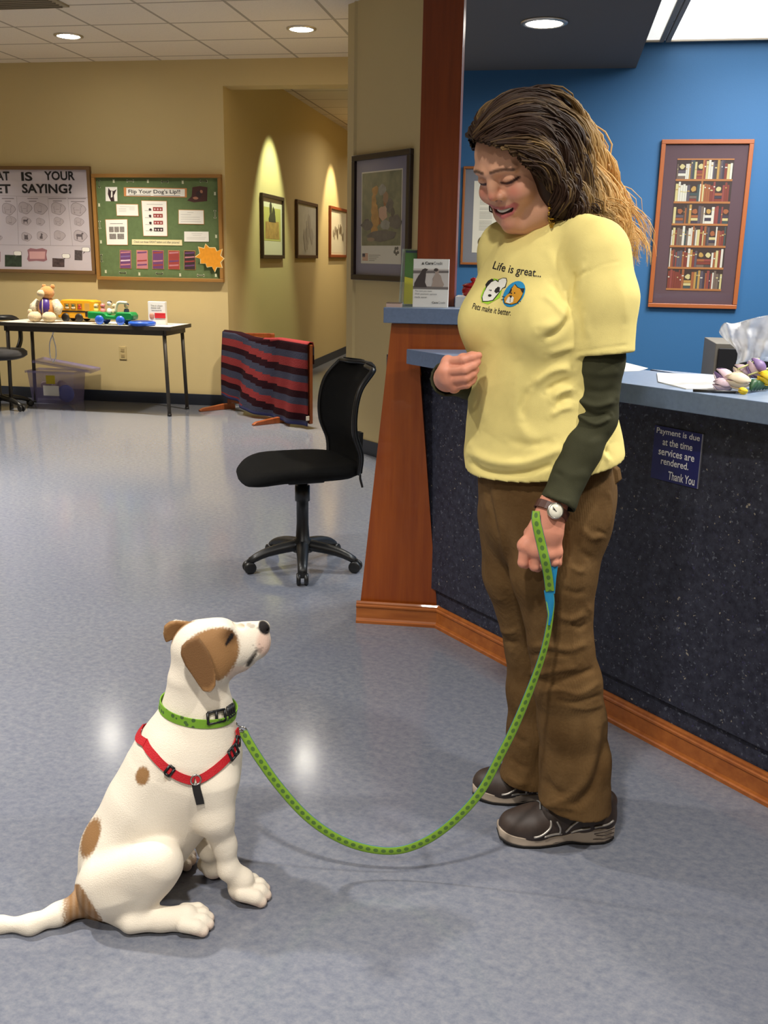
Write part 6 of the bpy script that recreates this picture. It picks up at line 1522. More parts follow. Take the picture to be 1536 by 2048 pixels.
# hollow the hem and the sleeves, then trim them
inn = SS.like(); inn.D = SS.D + .008
zc = GZ - .21 * (GX - hp_.x) - .06 * (GY - hp_.y)
SS.D = np.where(zc < hp_.z + .03, np.maximum(SS.D, -inn.D), SS.D); SS.D = np.maximum(SS.D, (hp_.z - zc)).astype(np.float32)
for (c0, ax, pts_, in_) in ((SSL, axl, [(py(1194, 510, 1.970), .066), (py(1206, 600, 1.955), .067), (py(1204, 760, 1.948), .0615)], .053), (np.array(py(1012, 690, 2.25)), np.array((0.02, .05, -1.)) / 1.002, [(py(1008, 505, 2.165), .058), (py(1012, 720, 2.25), .058)], .050)):
    slv = SS.like(); slv.chain(pts_, .018)
    pr = (GX - c0[0]) * ax[0] + (GY - c0[1]) * ax[1] + (GZ - c0[2]) * ax[2]; rad = np.sqrt(np.maximum((GX - c0[0]) ** 2 + (GY - c0[1]) ** 2 + (GZ - c0[2]) ** 2 - pr ** 2, 0))
    slv.D = np.maximum(np.maximum(slv.D, np.where(pr > -.03, in_ - rad, -1)), pr).astype(np.float32)
    h_ = np.clip(.5 + .5 * (SS.D - slv.D) / .014, 0, 1); SS.D = (SS.D + (slv.D - SS.D) * h_ - .014 * h_ * (1 - h_)).astype(np.float32); del slv
Vs, Fs = SS.mesh(); Vs = relax(Vs, Fs, 2); del inn, GX, GY, GZ
SH_F = [([(1148, 540), (1142, 585), (1138, 625)], 6, -.006), ([(1168, 520), (1162, 560), (1152, 600)], 9, .004), ([(1138, 600), (1120, 640), (1090, 655), (1075, 660)], 12, .010), ([(1140, 630), (1115, 665), (1085, 680)], 8, -.007),
        ([(1148, 735), (1110, 740), (1085, 755), (1062, 775)], 11, .011), ([(1148, 758), (1115, 768), (1090, 785)], 7, -.008), ([(1150, 775), (1120, 785), (1105, 800)], 7, .008), ([(1150, 795), (1125, 800), (1112, 815)], 6, -.006), ([(1150, 812), (1120, 820), (1100, 835)], 7, .006),
        ([(1155, 690), (1120, 700), (1090, 710)], 9, .006), ([(1060, 770), (1048, 800), (1045, 840)], 10, -.006), ([(1040, 720), (1035, 790), (1040, 850), (1075, 890)], 16, .006),
        ([(938, 898), (965, 915), (1000, 925), (1050, 925), (1105, 905), (1130, 890)], 11, .010), ([(937, 920), (965, 942), (1010, 950), (1060, 945), (1110, 928)], 7, -.008), ([(1010, 880), (1060, 890), (1110, 880)], 10, -.005), ([(960, 760), (955, 820), (950, 870)], 12, -.005), ([(975, 690), (965, 760), (968, 850)], 14, .005),
        ([(1215, 880), (1205, 905), (1220, 925)], 6, .006), ([(1210, 895), (1218, 910)], 5, -.006), ([(1175, 545), (1205, 530), (1240, 522)], 3, -.0012), ([(1150, 560), (1175, 540)], 4, -.004), ([(1240, 560), (1246, 600), (1250, 650)], 12, .0025),
        ([(1150, 705), (1200, 697), (1256, 690)], 3, -.0016), ([(1000, 560), (985, 620), (990, 680)], 18, .003), ([(940, 955), (985, 968), (1060, 966)], 3, .0025), ([(1100, 560), (1120, 590), (1135, 615)], 8, -.006), ([(1085, 590), (1110, 610), (1130, 640)], 7, .005), ([(1168, 620), (1175, 680)], 10, .004), ([(1090, 490), (1110, 530), (1128, 570)], 12, .003)]
Vs = folds(Vs, Fs, [(P_, w_ * .85, a_ * .72) for P_, w_, a_ in SH_F]); Vs += vnormals(Vs, Fs) * (.0010 * noise3(Vs, 45, 3))[:, None]
TEE = mat('pale_yellow_jersey', srgb(234, 217, 138), .85, spec=.2, bump=(700, .12), noise=(25, .04))
tee = np_mesh('t_shirt', Vs, Fs, TEE, woman); tee['label'] = 'pale yellow short sleeved t-shirt with a dog and cat print'
TV = bvh(tee)
def onshirt(x, y, off=.0012, B=None):
    d = ray(x, y).normalized(); h_ = (B or TV).ray_cast(EYE, d)
    return (h_[0] - d * off) if h_[0] is not None else None
def decal(name, parts, parent, B=None, sub=True):
    """printed shapes laid onto the cloth; parts = [(material, [pixel outlines], lift)]"""
    mb = MB(); ms = []
    for mi, (m, polys, lift) in enumerate(parts):
        ms.append(m); mb.mi = mi
        for P in polys:
            bm = bmesh.new(); vs = [bm.verts.new((x, y, 0)) for x, y in P]; bm.faces.new(vs); bmesh.ops.triangulate(bm, faces=bm.faces[:])
            for it in range(3):
                lg = [e for e in bm.edges if e.calc_length() > 9]
                if not lg: break
                bmesh.ops.subdivide_edges(bm, edges=lg, cuts=1); bmesh.ops.triangulate(bm, faces=bm.faces[:])
            bm.verts.index_update(); pts = [onshirt(v.co.x, v.co.y, lift, B) for v in bm.verts]
            if all(p is not None for p in pts):
                fs = [tuple(v.index for v in f.verts) for f in bm.faces]; mb.add(pts, fs)
            bm.free()
    return mb.build(name, ms, parent, world=True)
PW, PB, PG = mat('print_white', srgb(236, 234, 222), .7), mat('print_black', srgb(34, 30, 28), .7), mat('print_lime_green', srgb(164, 214, 52), .7)
PBL, PO = mat('print_blue', srgb(34, 142, 196), .7), mat('print_orange', srgb(216, 152, 38), .7)
def c3(L_): return [(850 + x * 450 / 1536, 440 + y * 560 / 1911) for x, y in L_]
def ell_px(cx, cy, rx, ry, rot=0, n=22): return [(cx + rx * math.cos(a) * math.cos(rot) - ry * math.sin(a) * math.sin(rot), cy + rx * math.cos(a) * math.sin(rot) + ry * math.sin(a) * math.cos(rot)) for a in np.linspace(0, 2 * PI, n + 1)[:-1]]
def grow(P, k):
    c = (sum(p[0] for p in P) / len(P), sum(p[1] for p in P) / len(P)); return [(c[0] + (p[0] - c[0]) * k + math.copysign(1.2, p[0] - c[0]), c[1] + (p[1] - c[1]) * k + math.copysign(1.2, p[1] - c[1])) for p in P]
head_d = c3([(452, 425), (480, 412), (500, 425), (525, 445), (525, 470), (490, 510), (462, 545), (430, 552), (396, 552), (392, 525), (405, 490), (425, 455)])
earr = c3([(500, 428), (505, 410), (530, 398), (552, 400), (556, 420), (545, 455), (525, 465), (515, 445)]); earl = c3([(452, 428), (470, 405), (455, 400), (430, 415), (412, 440), (415, 458), (435, 455)])
decal('dog_print', [(PG, [c3([(400, 470), (380, 520), (385, 560), (430, 575), (510, 530), (525, 480), (500, 405), (470, 398)])], .0010), (PB, [grow(head_d, 1.02), grow(earr, 1.02), earl], .0014), (PW, [head_d, earr], .0018),
      (PB, [c3([(480, 470), (498, 455), (512, 460), (508, 490), (485, 500), (472, 488)]), ell_px(*c3([(442, 515)])[0], 3.6, 2.6), ell_px(*c3([(450, 480)])[0], 1.3, 1.5), ell_px(*c3([(440, 478)])[0], .9, 1.2)], .0022)], tee)
cat = c3([(578, 500), (590, 470), (612, 440), (630, 462), (650, 470), (676, 470), (668, 500), (650, 535), (625, 565), (590, 575), (545, 565), (540, 535), (560, 510)])
wh = [c3([(630, 545), (655, 555), (654, 559), (629, 549)]), c3([(628, 556), (640, 572), (636, 573), (625, 560)]), c3([(545, 530), (525, 522), (526, 518), (547, 525)]), c3([(540, 545), (520, 545), (520, 541), (540, 541)])]
decal('cat_print', [(PBL, [ell_px(*c3([(607, 505)])[0], 19, 29, .62)], .0010), (PB, [grow(cat, 1.0)] + wh, .0014), (PO, [cat], .0018), (PW, [c3([(565, 530), (590, 515), (606, 530), (600, 560), (575, 570), (550, 560)])], .0021), (PB, [c3([(575, 515), (595, 515), (590, 530), (580, 530)]), ell_px(*c3([(590, 500)])[0], 1.2, 1.5), ell_px(*c3([(612, 498)])[0], 1.2, 1.5), c3([(580, 530), (583, 530), (582, 560), (578, 560)]), c3([(578, 500), (590, 470), (594, 474), (583, 503)]), c3([(650, 470), (676, 470), (668, 500), (660, 490)])], .0024)], tee)
def shirt_text(name, txt, base, size, rot, shear=0., bold=.0):
    V2, F2 = text_mesh(txt, bold, shear); a = np.array([(p[0], p[1]) for p in V2]); W_ = a[:, 0].max(); mb = MB(); P = np.array(spline(base, 12)); sl = np.concatenate([[0], np.cumsum(np.linalg.norm(np.diff(P, axis=0), axis=1))])
    pts = []
    for p in a:
        s_ = (p[0] / W_) * sl[-1]; x = np.interp(s_, sl, P[:, 0]); y = np.interp(s_, sl, P[:, 1]); x1 = np.interp(s_ + 1, sl, P[:, 0]); y1 = np.interp(s_ + 1, sl, P[:, 1]); t = math.atan2(y1 - y, max(1e-6, x1 - x)) if s_ < sl[-1] - 1 else rot
        pts.append(onshirt(x + p[1] * size * math.sin(t), y - p[1] * size * math.cos(t)))
    ok = [f for f in F2 if all(pts[i] is not None for i in f)]; pts = [p if p is not None else Vector((0, 0, 0)) for p in pts]
    used = sorted({i for f in ok for i in f}); mp_ = {i: k for k, i in enumerate(used)}
    return MB().add([pts[i] for i in used], [tuple(mp_[i] for i in f) for f in ok]).build(name, PB, tee, world=True)
shirt_text('slogan', 'Life is great...', c3([(455, 330), (540, 352), (640, 370), (790, 390)]), 23, .12, .1, .008)
shirt_text('slogan', 'Pets make it better.', c3([(318, 603), (400, 622), (480, 637), (584, 652)]), 17, .13, .15, .006)
# ribbed collar
mb = MB(); cc0 = py(1098, 452, 2.07); ring = []
for a in np.linspace(0, 2 * PI, 41)[:-1]:
    ring.append(cc0 + WL * (.072 * math.cos(a)) + WF * (.064 * math.sin(a)) + Z * (-.014 * math.sin(a) + .010 * abs(math.cos(a)) - .003))
mb.tube(ring, .0065, 8, closed=True, up=(0, 0, 1)).build('collar', TEE, tee, True, world=True)

# ---------------- long dark green sleeves
OLIVE = mat('dark_olive_jersey', srgb(58, 58, 40), .85, spec=.2, noise=(30, .08), bump=(600, .12))
def sleeve(pts, cuff, cax, F_L, hlo, hhi, back):
    S2 = Sculpt(hlo, hhi, .003); S2.chain([(py(x, y, q_), r) for x, y, q_, r in pts], .015)
    g_ = [(S2.lo[i] + S2.h * np.arange(S2.n[i])).astype(np.float32) for i in range(3)]; gx, gy, gz_ = np.meshgrid(*g_, indexing='ij', sparse=True)
    pr = (gx - cuff.x) * cax.x + (gy - cuff.y) * cax.y + (gz_ - cuff.z) * cax.z; S2.D = np.where(pr > -.03, np.maximum(S2.D, -(S2.D + .0055)), S2.D); S2.D = np.maximum(S2.D, pr).astype(np.float32)
    V_, F_ = S2.mesh(); V_ = relax(V_, F_, 1); V_ = folds(V_, F_, F_L); return np_mesh('sleeve', V_, F_, OLIVE, woman)
cuf = py(1116, 1010, 1.890); cax = (py(1104, 1028, 1.884) - py(1150, 930, 1.92)).normalized()
SL_F = [([(1148, 795), (1190, 812), (1232, 800)], 7, .007), ([(1150, 812), (1190, 832), (1225, 828)], 6, -.006), ([(1152, 828), (1190, 848), (1222, 832)], 5, .006), ([(1160, 775), (1200, 785), (1238, 775)], 8, -.003), ([(1150, 740), (1200, 748), (1245, 742)], 8, .002), ([(1135, 860), (1180, 885), (1215, 870)], 10, .002), ([(1110, 930), (1140, 950), (1185, 945)], 10, .002), ([(1105, 940), (1130, 955)], 5, -.002), ([(1090, 985), (1115, 998), (1145, 1006)], 5, .002)]
sl_l = sleeve([(1200, 560, 1.962, .050), (1199, 720, 1.955, .0485), (1188, 835, 1.953, .0455), (1160, 900, 1.93, .0425), (1117, 1005, 1.888, .0335), (1100, 1045, 1.872, .032)], cuf, cax, SL_F, (.28, 1.78, .78), (.64, 2.06, 1.36), 0)
cuf = py(893, 757, 2.052); cax = (py(891, 755, 2.02) - py(930, 761, 2.14)).normalized()
sl_r = sleeve([(1008, 560, 2.19, .048), (1003, 700, 2.26, .045), (1000, 765, 2.268, .043), (940, 762, 2.15, .039), (893, 757, 2.052, .034), (880, 755, 2.02, .033)], cuf, cax, [], (.06, 1.94, .95), (.42, 2.40, 1.40), 0)

# ---------------- corduroy trousers
STq = Sculpt((.13, 1.80, .02), (.64, 2.36, .98), .0036)
STq.cone(py(1086, 930, 2.07), py(1090, 1020, 2.07), .158, .160, .03, flat=WF, ratio=.78)
STq.ell(py(1155, 985, 2.10), (.085, .085, .10), .04)
NL = [(1118, 1030, 2.02, .100), (1108, 1143, 2.0, .090), (1122, 1290, 1.985, .068), (1134, 1365, 1.985, .0735), (1144, 1440, 1.99, .074), (1150, 1520, 1.995, .077), (1148, 1640, 2.0, .087)]
FL_ = [(1040, 1030, 2.13, .096), (1042, 1143, 2.14, .086), (1066, 1290, 2.15, .064), (1070, 1380, 2.155, .066), (1072, 1460, 2.16, .068), (1062, 1560, 2.165, .074), (1052, 1620, 2.165, .078)]
STq.chain([(py(x, y, q_), r) for x, y, q_, r in NL], .02); leg2 = STq.like(); leg2.chain([(py(x, y, q_), r) for x, y, q_, r in FL_], .02)
h_ = np.clip(.5 + .5 * (STq.D - leg2.D) / .012, 0, 1); STq.D = (STq.D + (leg2.D - STq.D) * h_ - .012 * h_ * (1 - h_)).astype(np.float32); del leg2
g_ = [(STq.lo[i] + STq.h * np.arange(STq.n[i])).astype(np.float32) for i in range(3)]; GX, GY, GZ = np.meshgrid(*g_, indexing='ij', sparse=True)
hb = py(1145, 1655, 1.92).z; fb = py(1045, 1584, 2.09).z
near_ = (GY < 2.085 + 0 * GX)
zb_ = np.where(near_, hb + .10 * (GX - .42) * 0 + .03, fb + .012) * np.ones_like(GZ)
zb_ = np.where(near_, py(1062, 1612, 1.96).z + (GX - py(1062, 1612, 1.96).x) * -.12, fb + .0 * GX)
STq.D = np.where(GZ < zb_ + .03, np.maximum(STq.D, -(STq.D + .008)), STq.D); STq.D = np.maximum(STq.D, zb_ - GZ).astype(np.float32); STq.D = np.maximum(STq.D, GZ - .96).astype(np.float32)
Vt, Ft = STq.mesh(); Vt = relax(Vt, Ft, 2); del GX, GY, GZ
def c8(L_): return [(900 + x * 380 / 1024, 920 + y * 760 / 2048) for x, y in L_]
TR_F = [(c8([(200, 140), (215, 230), (240, 330), (262, 420)]), 7, -.007), (c8([(240, 170), (255, 300), (285, 450), (330, 640), (385, 860), (410, 1020)]), 8, .006), (c8([(190, 210), (205, 290)]), 5, .004),
        (c8([(640, 560), (690, 600), (740, 590)]), 7, .006), (c8([(600, 690), (680, 720), (740, 700)]), 7, -.005), (c8([(560, 830), (650, 860), (740, 820)]), 8, .007), (c8([(640, 880), (700, 905), (745, 870)]), 6, -.006), (c8([(420, 1010), (520, 1000), (640, 1020), (750, 985)]), 8, .006), (c8([(430, 1060), (540, 1040), (650, 1060)]), 6, -.006),
        (c8([(415, 1130), (480, 1150), (600, 1130), (700, 1110)]), 9, .009), (c8([(460, 1190), (560, 1200), (680, 1165), (790, 1120)]), 7, -.007), (c8([(470, 1250), (600, 1240), (700, 1260), (815, 1190)]), 7, .005), (c8([(560, 1290), (680, 1310), (830, 1260)]), 6, -.005), (c8([(640, 1330), (740, 1340), (840, 1310)]), 6, .004),
        (c8([(850, 1400), (830, 1560), (790, 1720), (720, 1830), (640, 1890)]), 10, -.010), (c8([(800, 1450), (770, 1600), (720, 1740), (620, 1830), (510, 1850)]), 11, .008), (c8([(860, 1550), (850, 1700), (870, 1850)]), 8, .006), (c8([(480, 1850), (580, 1870), (700, 1880)]), 8, .006), (c8([(500, 1700), (560, 1780), (640, 1810)]), 9, -.006), (c8([(450, 1900), (560, 1945), (700, 1960)]), 6, -.003),
        (c8([(255, 900), (300, 930), (370, 920)]), 6, .006), (c8([(280, 960), (330, 985), (380, 970)]), 6, -.006), (c8([(320, 1010), (350, 1060)]), 7, .005), (c8([(240, 740), (300, 760)]), 6, .004), (c8([(300, 1430), (360, 1500), (430, 1540)]), 9, -.005), (c8([(290, 1690), (360, 1740), (440, 1750)]), 9, .006), (c8([(310, 1590), (380, 1650), (450, 1660)]), 8, -.004),
        (c8([(640, 330), (650, 500), (640, 700), (650, 900), (680, 1100)]), 4, .003), (c8([(850, 160), (870, 260), (850, 380)]), 5, .004), (c8([(700, 350), (760, 420), (840, 400)]), 8, .006), (c8([(690, 480), (770, 540)]), 7, -.005), (c8([(780, 380), (845, 400)]), 5, -.005), (c8([(430, 110), (520, 150), (620, 140)]), 4, -.003), (c8([(740, 760), (760, 840)]), 7, .005)]
Vt = folds(Vt, Ft, [(P_, w_ * .85, a_ * .62) for P_, w_, a_ in TR_F]); Vt += vnormals(Vt, Ft) * (.0012 * noise3(Vt, 38, 5))[:, None]
CORD = mat('brown_corduroy', srgb(108, 78, 44), .92, spec=.12); g = NT(CORD); tc = g.n('TexCoord'); wv = g.n('TexWave', wave_type='BANDS', bands_direction='DIAGONAL'); wv.inputs['Scale'].default_value = 95; wv.inputs['Distortion'].default_value = 1.0
mp = g.n('Mapping'); mp.inputs['Scale'].default_value = (1, 1, .04); g.l(tc.outputs['Object'], mp.inputs['Vector']); g.l(mp.outputs[0], wv.inputs['Vector'])
f1 = g.noise(tc.outputs['Object'], 12, 4, .6); g.l(g.ramp(f1, [(.3, srgb(86, 63, 36)), (.7, srgb(108, 83, 52))]), g.b.inputs['Base Color']); g.bump(g.math('ADD', g.math('MULTIPLY', wv.outputs['Fac'], .35), g.noise(tc.outputs['Object'], 160, 2)), .25, .003)
trs = np_mesh('trousers', Vt, Ft, CORD, woman); TRV = bvh(trs)
decalP = lambda x, y, o=.003: onshirt(x, y, o, TRV)
fl = [(1207, 938), (1222, 930), (1234, 940), (1238, 962), (1226, 972), (1212, 968)]
P = [py(x, y, 2.02 + .02 * (x - 1207) / 31) for x, y in fl]
mb = MB(); mb.prism(P, 'y', Vector((.012, .02, 0))); mb.build('pocket_flap', CORD, trs, world=True, bevel=.002)

# ---------------- running shoes
SUED = mat('dark_brown_shoe', srgb(58, 46, 40), .55, noise=(40, .2)); MIDS = mat('grey_beige_midsole', srgb(176, 160, 142), .6); OUTS = mat('black_outsole', srgb(30, 27, 26), .7); SILV = mat('silver_trim', srgb(178, 172, 164), .35, .5)
def shoe(toe, heel, lat):
    d = (heel - toe); L_ = d.length; d.normalize(); n = Vector((-d.y, d.x, 0)); n = n if n.dot(lat) > 0 else -n     # n: side seen by the camera
    def P(a, b, z): return toe + d * (a * L_) + n * b + Z * z
    holder = None
    W = [(0, .018), (.06, .034), (.18, .043), (.32, .045), (.5, .038), (.65, .033), (.8, .034), (.93, .031), (1.0, .018)]
    def wid(a): return np.interp(a, [w[0] for w in W], [w[1] for w in W])
    out = [P(a, -wid(a) * .95, 0) for a in np.linspace(0, 1, 22)] + [P(a, wid(a), 0) for a in np.linspace(1, 0, 22)]
    def layer(k, z0, z1, grow_, m, name, par):
        c = P(.5, 0, 0); rs = []
        for z, g in ((z0, grow_ - .004), (z0 + .003, grow_), ((z0 + z1) / 2, grow_ + .001), (z1 - .002, grow_), (z1, grow_ - .004)):
            ring = []
            for i, p in enumerate(out):
                a = (p - toe).dot(d) / L_; b = (p - toe).dot(n); zz = z
                rise = .010 * max(0, (.22 - a) / .22) ** 2 + (.004 * max(0, (a - .9) / .1) if z < .015 else 0); hl_ = 1 + .95 * max(0, min(1, (a - .55) / .3)); arch = .007 * math.exp(-((a - .58) / .09) ** 2) * (1 if z0 > .005 else 1)
                zz = (z if z <= .009 else .009 + (z - .009) * hl_) + rise + (arch if z < .012 else 0)
                ring.append(P(a + (a - .5) * g * 3.2, b + math.copysign(g, b), zz))
            rs.append(ring)
        return MB().rings(rs).build(name, m, par, True, world=True)
    S3 = Sculpt(np.min([P(0, .06, 0), P(1, .06, 0), P(0, -.06, 0), P(1, -.06, 0)], 0) - .02, np.max([P(0, .06, .13), P(1, .06, .13), P(0, -.06, .13), P(1, -.06, .13)], 0) + .02, .0028)
    S3.chain([(P(.11, 0, .036), .027), (P(.22, 0, .038), .034), (P(.38, 0, .050), .034), (P(.52, 0, .070), .033), (P(.62, 0, .080), .033)], .02)
    S3.chain([(P(.14, .010, .034), .028), (P(.30, .014, .038), .032), (P(.5, .008, .042), .030)], .02); S3.chain([(P(.14, -.008, .034), .028), (P(.30, -.012, .038), .032), (P(.5, -.006, .042), .030)], .02)
    S3.chain([(P(.58, 0, .05), .036), (P(.75, 0, .055), .035), (P(.90, 0, .055), .032)], .02); S3.cone(P(.90, 0, .055), P(.93, 0, .095), .030, .026, .02); S3.cone(P(.7, 0, .06), P(.72, 0, .10), .035, .032, .02)
    S3.cut(P(0, 0, .020), (0, 0, -1)); v_, f_2 = S3.mesh(); v_ = relax(v_, f_2, 1)
    up = np_mesh('shoe', v_, f_2, SUED, woman); B = bvh(up)
    layer(0, 0.0, .008, .002, OUTS, 'outsole', up); layer(1, .007, .027, .0015, MIDS, 'midsole', up)
    def onS(a, z, off=.0015):
        o = P(a, .12, z); h2 = B.ray_cast(o, -n); return (h2[0] + n * off) if h2[0] is not None else P(a, .035, z)
    def onT(a, b, off=.002):
        o = P(a, b, .3); h2 = B.ray_cast(o, Vector((0, 0, -1))); return (h2[0] + Z * off) if h2[0] is not None else P(a, b, .07)
    for pts in ([(.27, .034), (.34, .040), (.41, .054), (.42, .070)], [(.36, .034), (.43, .036), (.52, .036)], [(.50, .036), (.50, .052), (.47, .068)], [(.55, .040), (.60, .056), (.66, .070)], [(.60, .036), (.68, .046), (.76, .05)], [(.8, .05), (.9, .054), (.97, .062)]):
        MB().tube([onS(a, z) for a, z in [tuple(p) for p in spline(pts, 4)]], .0028, 6).build('stripe', SILV, up, True, world=True)
    for k in range(3): MB().tube([onS(.80 + .0 * k, .016 + .009 * k, .0095), P(.90, .0385 + .0, .018 + .0095 * k), P(.985, .030, .019 + .0105 * k)], .0012, 5).build('sole_groove', SUED, up, True, world=True)
    for k in range(4): a = .34 + .055 * k; MB().tube([onT(a, -.018), onT(a + .012, 0, .004), onT(a, .018)], .0022, 6).build('lace', mat('grey_lace', srgb(120, 120, 118), .7), up, True, world=True)
    return up
t1 = gz(996, 1676); h1 = gz(1222, 1672); s1 = shoe(Vector((t1.x, t1.y, 0)), Vector((h1.x, h1.y, 0)), Vector((0, -1, 0)))
t2 = gz(942, 1588); t2 = Vector((t2.x + .004, t2.y, 0)); d_ = Vector((.262, -.022, 0)); s2 = shoe(t2, t2 + d_, Vector((0, -1, 0)))

# ---------------- watch and earring
wr = woman
wc = py(1108, 1024, 1.862); fax = (py(1100, 1045, 1.875) - py(1128, 985, 1.90)).normalized()
WB = bvh(wb_); vdir = (EYE - wc).normalized(); cn = py(1107, 1022, 1.884); ringp = []
e1_ = (vdir - fax * vdir.dot(fax)).normalized(); e2_ = fax.cross(e1_)
for a in np.linspace(0, 2 * PI, 33)[:-1]:
    d = e1_ * math.cos(a) + e2_ * math.sin(a); h_ = WB.ray_cast(cn + d * .08, -d); ringp.append((h_[0] + d * .002, d) if h_[0] is not None else (cn + d * .028, d))
wst = strap('wristwatch', [p for p, d in ringp], [d for p, d in ringp], .016, mat('brown_leather', srgb(70, 38, 26), .5), woman, .003, True); wst['label'] = 'wristwatch with brown strap and silver face'
h_ = WB.ray_cast(py(1109, 1022, 1.6), ray(1109, 1022).normalized()); fc = h_[0] if h_[0] is not None else wc
nrm_ = (e1_ * .75 + e2_ * (.25 if e2_.x > 0 else -.25) + vdir * .3).normalized(); Mq = nrm_.to_track_quat('Z', 'Y').to_matrix(); fc = fc + nrm_ * .004
MB().lathe([(.0125, -.003), (.0165, -.002), (.0165, .004), (.0145, .0055), (.0135, .0045)], fc, 28, Mq).build('case', mat('watch_steel', srgb(200, 196, 186), .25, .9), wst, True, world=True)
MB().lathe([(.0138, .0040), (.0136, .0046), (.004, .0048)], fc, 28, Mq).build('dial', mat('watch_dial', srgb(226, 222, 204), .3), wst, True, world=True)
mb = MB()
for a, L_ in ((2.2, .010), (2.5, .0075)): mb.tube([fc + Mq @ Vector((-.002 * math.cos(a), -.002 * math.sin(a), .0056)), fc + Mq @ Vector((L_ * math.cos(a), L_ * math.sin(a), .0056))], .0006, 5)
mb.build('hands', INK_D, wst, world=True)
BRASS = mat('aged_brass', srgb(176, 138, 52), .35, .75); BRASS_D = mat('dark_brass', srgb(92, 66, 28), .45, .6)
def earring(l, pxs, label):
    root = None; yb = [(384, 391), (394, 400), (402, 412), (414, 421), (423, 432), (434, 440)]
    for k, (y0, y1) in enumerate(yb):
        a, b = HP(1104, y0 + .5, l), HP(1104, y1 - .5, l); w_ = .0085 + .0008 * min(k, 3)
        rs = []
        for p, q_ in ((a, 0), (a.lerp(b, .5), .0025), (b, 0)): rs.append([p + WF * w_ * math.cos(t) * 1.05 + WL * (.0035 + q_) * math.sin(t) for t in np.linspace(0, 2 * PI, 17)[:-1]])
        o = MB().rings(rs).build('tier' if root else 'earring', BRASS if k % 2 == 0 or k == 5 else BRASS, root or woman, True, world=True)
        if root is None: root = o; o['label'] = 'long tiered brass earring'
    a = HP(1104, 441, l); b = HP(1103, 456, l)
    for t in np.linspace(-1, 1, 4): MB().tube([a + WF * .0095 * t, b + WF * .002 * t], .0014, 5).build('fringe', BRASS, root, True, world=True)
    MB().tube([HP(1104, 384, l), HP(1102, 374, l), HP(1105, 368, l)], .0012, 6).build('hook', BRASS, root, True, world=True)
    MB().tube([HP(1104, 386, l), HP(1104, 440, l)], .006, 8, flat=(.008, .002)).build('core', BRASS_D, root, world=True)
earring(.081, None, '')
earring(-.081, None, '')

# ---------------- long curly hair
GA = [[(956, 268, -.018), (975, 232, -.005), (1020, 194, .0), (1076, 181, .0), (1126, 197, .0), (1166, 244, .005), (1192, 305, .012), (1222, 372, .02), (1254, 428, .03), (1279, 480, .04), (1294, 522, .045)],
      [(954, 278, -.010), (990, 246, .025), (1040, 222, .045), (1090, 222, .055), (1136, 258, .058), (1166, 318, .058), (1190, 380, .058), (1222, 436, .06), (1256, 486, .062), (1286, 527, .06)],
      [(975, 284, .022), (1018, 268, .055), (1064, 264, .076), (1104, 284, .084), (1134, 328, .086), (1158, 384, .084), (1186, 432, .082), (1222, 470, .08), (1258, 508, .075)],
      [(1020, 298, .060), (1050, 300, .076), (1085, 312, .088), (1114, 346, .092), (1134, 392, .092), (1158, 430, .090), (1192, 456, .088), (1236, 488, .082)],
      [(1050, 322, .074), (1078, 334, .084), (1102, 356, .091), (1120, 388, .093), (1136, 424, .092), (1160, 446, .090), (1196, 464, .086)],
      [(1080, 346, .082), (1098, 364, .088), (1114, 390, .090), (1126, 420, .089), (1142, 446, .086), (1166, 458, .084)]]
NPT = 30
def resample(G):
    P = np.array([np.array(p) for p in spline(G, 6)]); s_ = np.concatenate([[0], np.cumsum(np.linalg.norm(np.diff(P, axis=0), axis=1))]); t = np.linspace(0, s_[-1], NPT); return np.stack([np.interp(t, s_, P[:, c_]) for c_ in range(3)], 1)
GN = [resample([tuple(HP(*p)) for p in G]) for G in GA]
WLn = np.array(WL); O0n = np.array(O0)
def mir(P): s_ = (P - O0n) @ WLn; return P - 2 * np.outer(s_, WLn)
GF = [GN[0]] + [mir(P) - np.array(HF)[None] * (np.array([0, .012, .026, .045, .055, .055])[k + 1] * np.clip(1.25 - np.linspace(0, 1, NPT), 0, 1))[:, None] for k, P in enumerate(GN[1:])]
SH2 = Sculpt((.14, 1.84, 1.28), (.66, 2.36, 1.68), .0034)
for S_ in (GN, GF):
    for gi, P in enumerate(S_):
        for i in range(0, NPT - 4, 2):
            t = i / NPT; r = .004 + .017 * math.sin(PI * min(1, t * 1.25 + .03)) ** .7; r = r if t < .72 else r * (1 - (t - .72) * 1.5)
            c_ = np.array(hl(0, -.012, .045)); a, b = P[i], P[min(i + 2, NPT - 1)]
            da = (c_ - a) / np.linalg.norm(c_ - a) * (r * .95 + .004) * (1 if t < .5 else .5); db_ = (c_ - b) / np.linalg.norm(c_ - b) * (r * .95 + .004) * (1 if t < .5 else .5)
            SH2.cone(a + da, b + db_, r, r, .012)
SH2.ell(hl(0, -.030, .055), (.078, .088, .080), .02, R=HR); SH2.ell(hl(0, -.085, -.02), (.062, .045, .075), .03, R=HR)
Vh, Fh_ = SH2.mesh(); Vh = relax(Vh, Fh_, 2)
ctr = np.array(hl(0, -.012, .045))
Xh, Yh = to_px(Vh); tt = sstep(.04, .26, np.linalg.norm(Vh - ctr, axis=1) - .10)
HAIR = attr_mat('brown_to_blond_backlit_hair', srgb(46, 27, 15), [('tip', srgb(232, 190, 124))], .55, .25); g = NT(HAIR)  # blond ends, plus backlight on the back of the hair painted into the colour
hr = np_mesh('hair', Vh, Fh_, HAIR, woman, {'tip': tt * .8})
rg_ = np.random.default_rng(5)
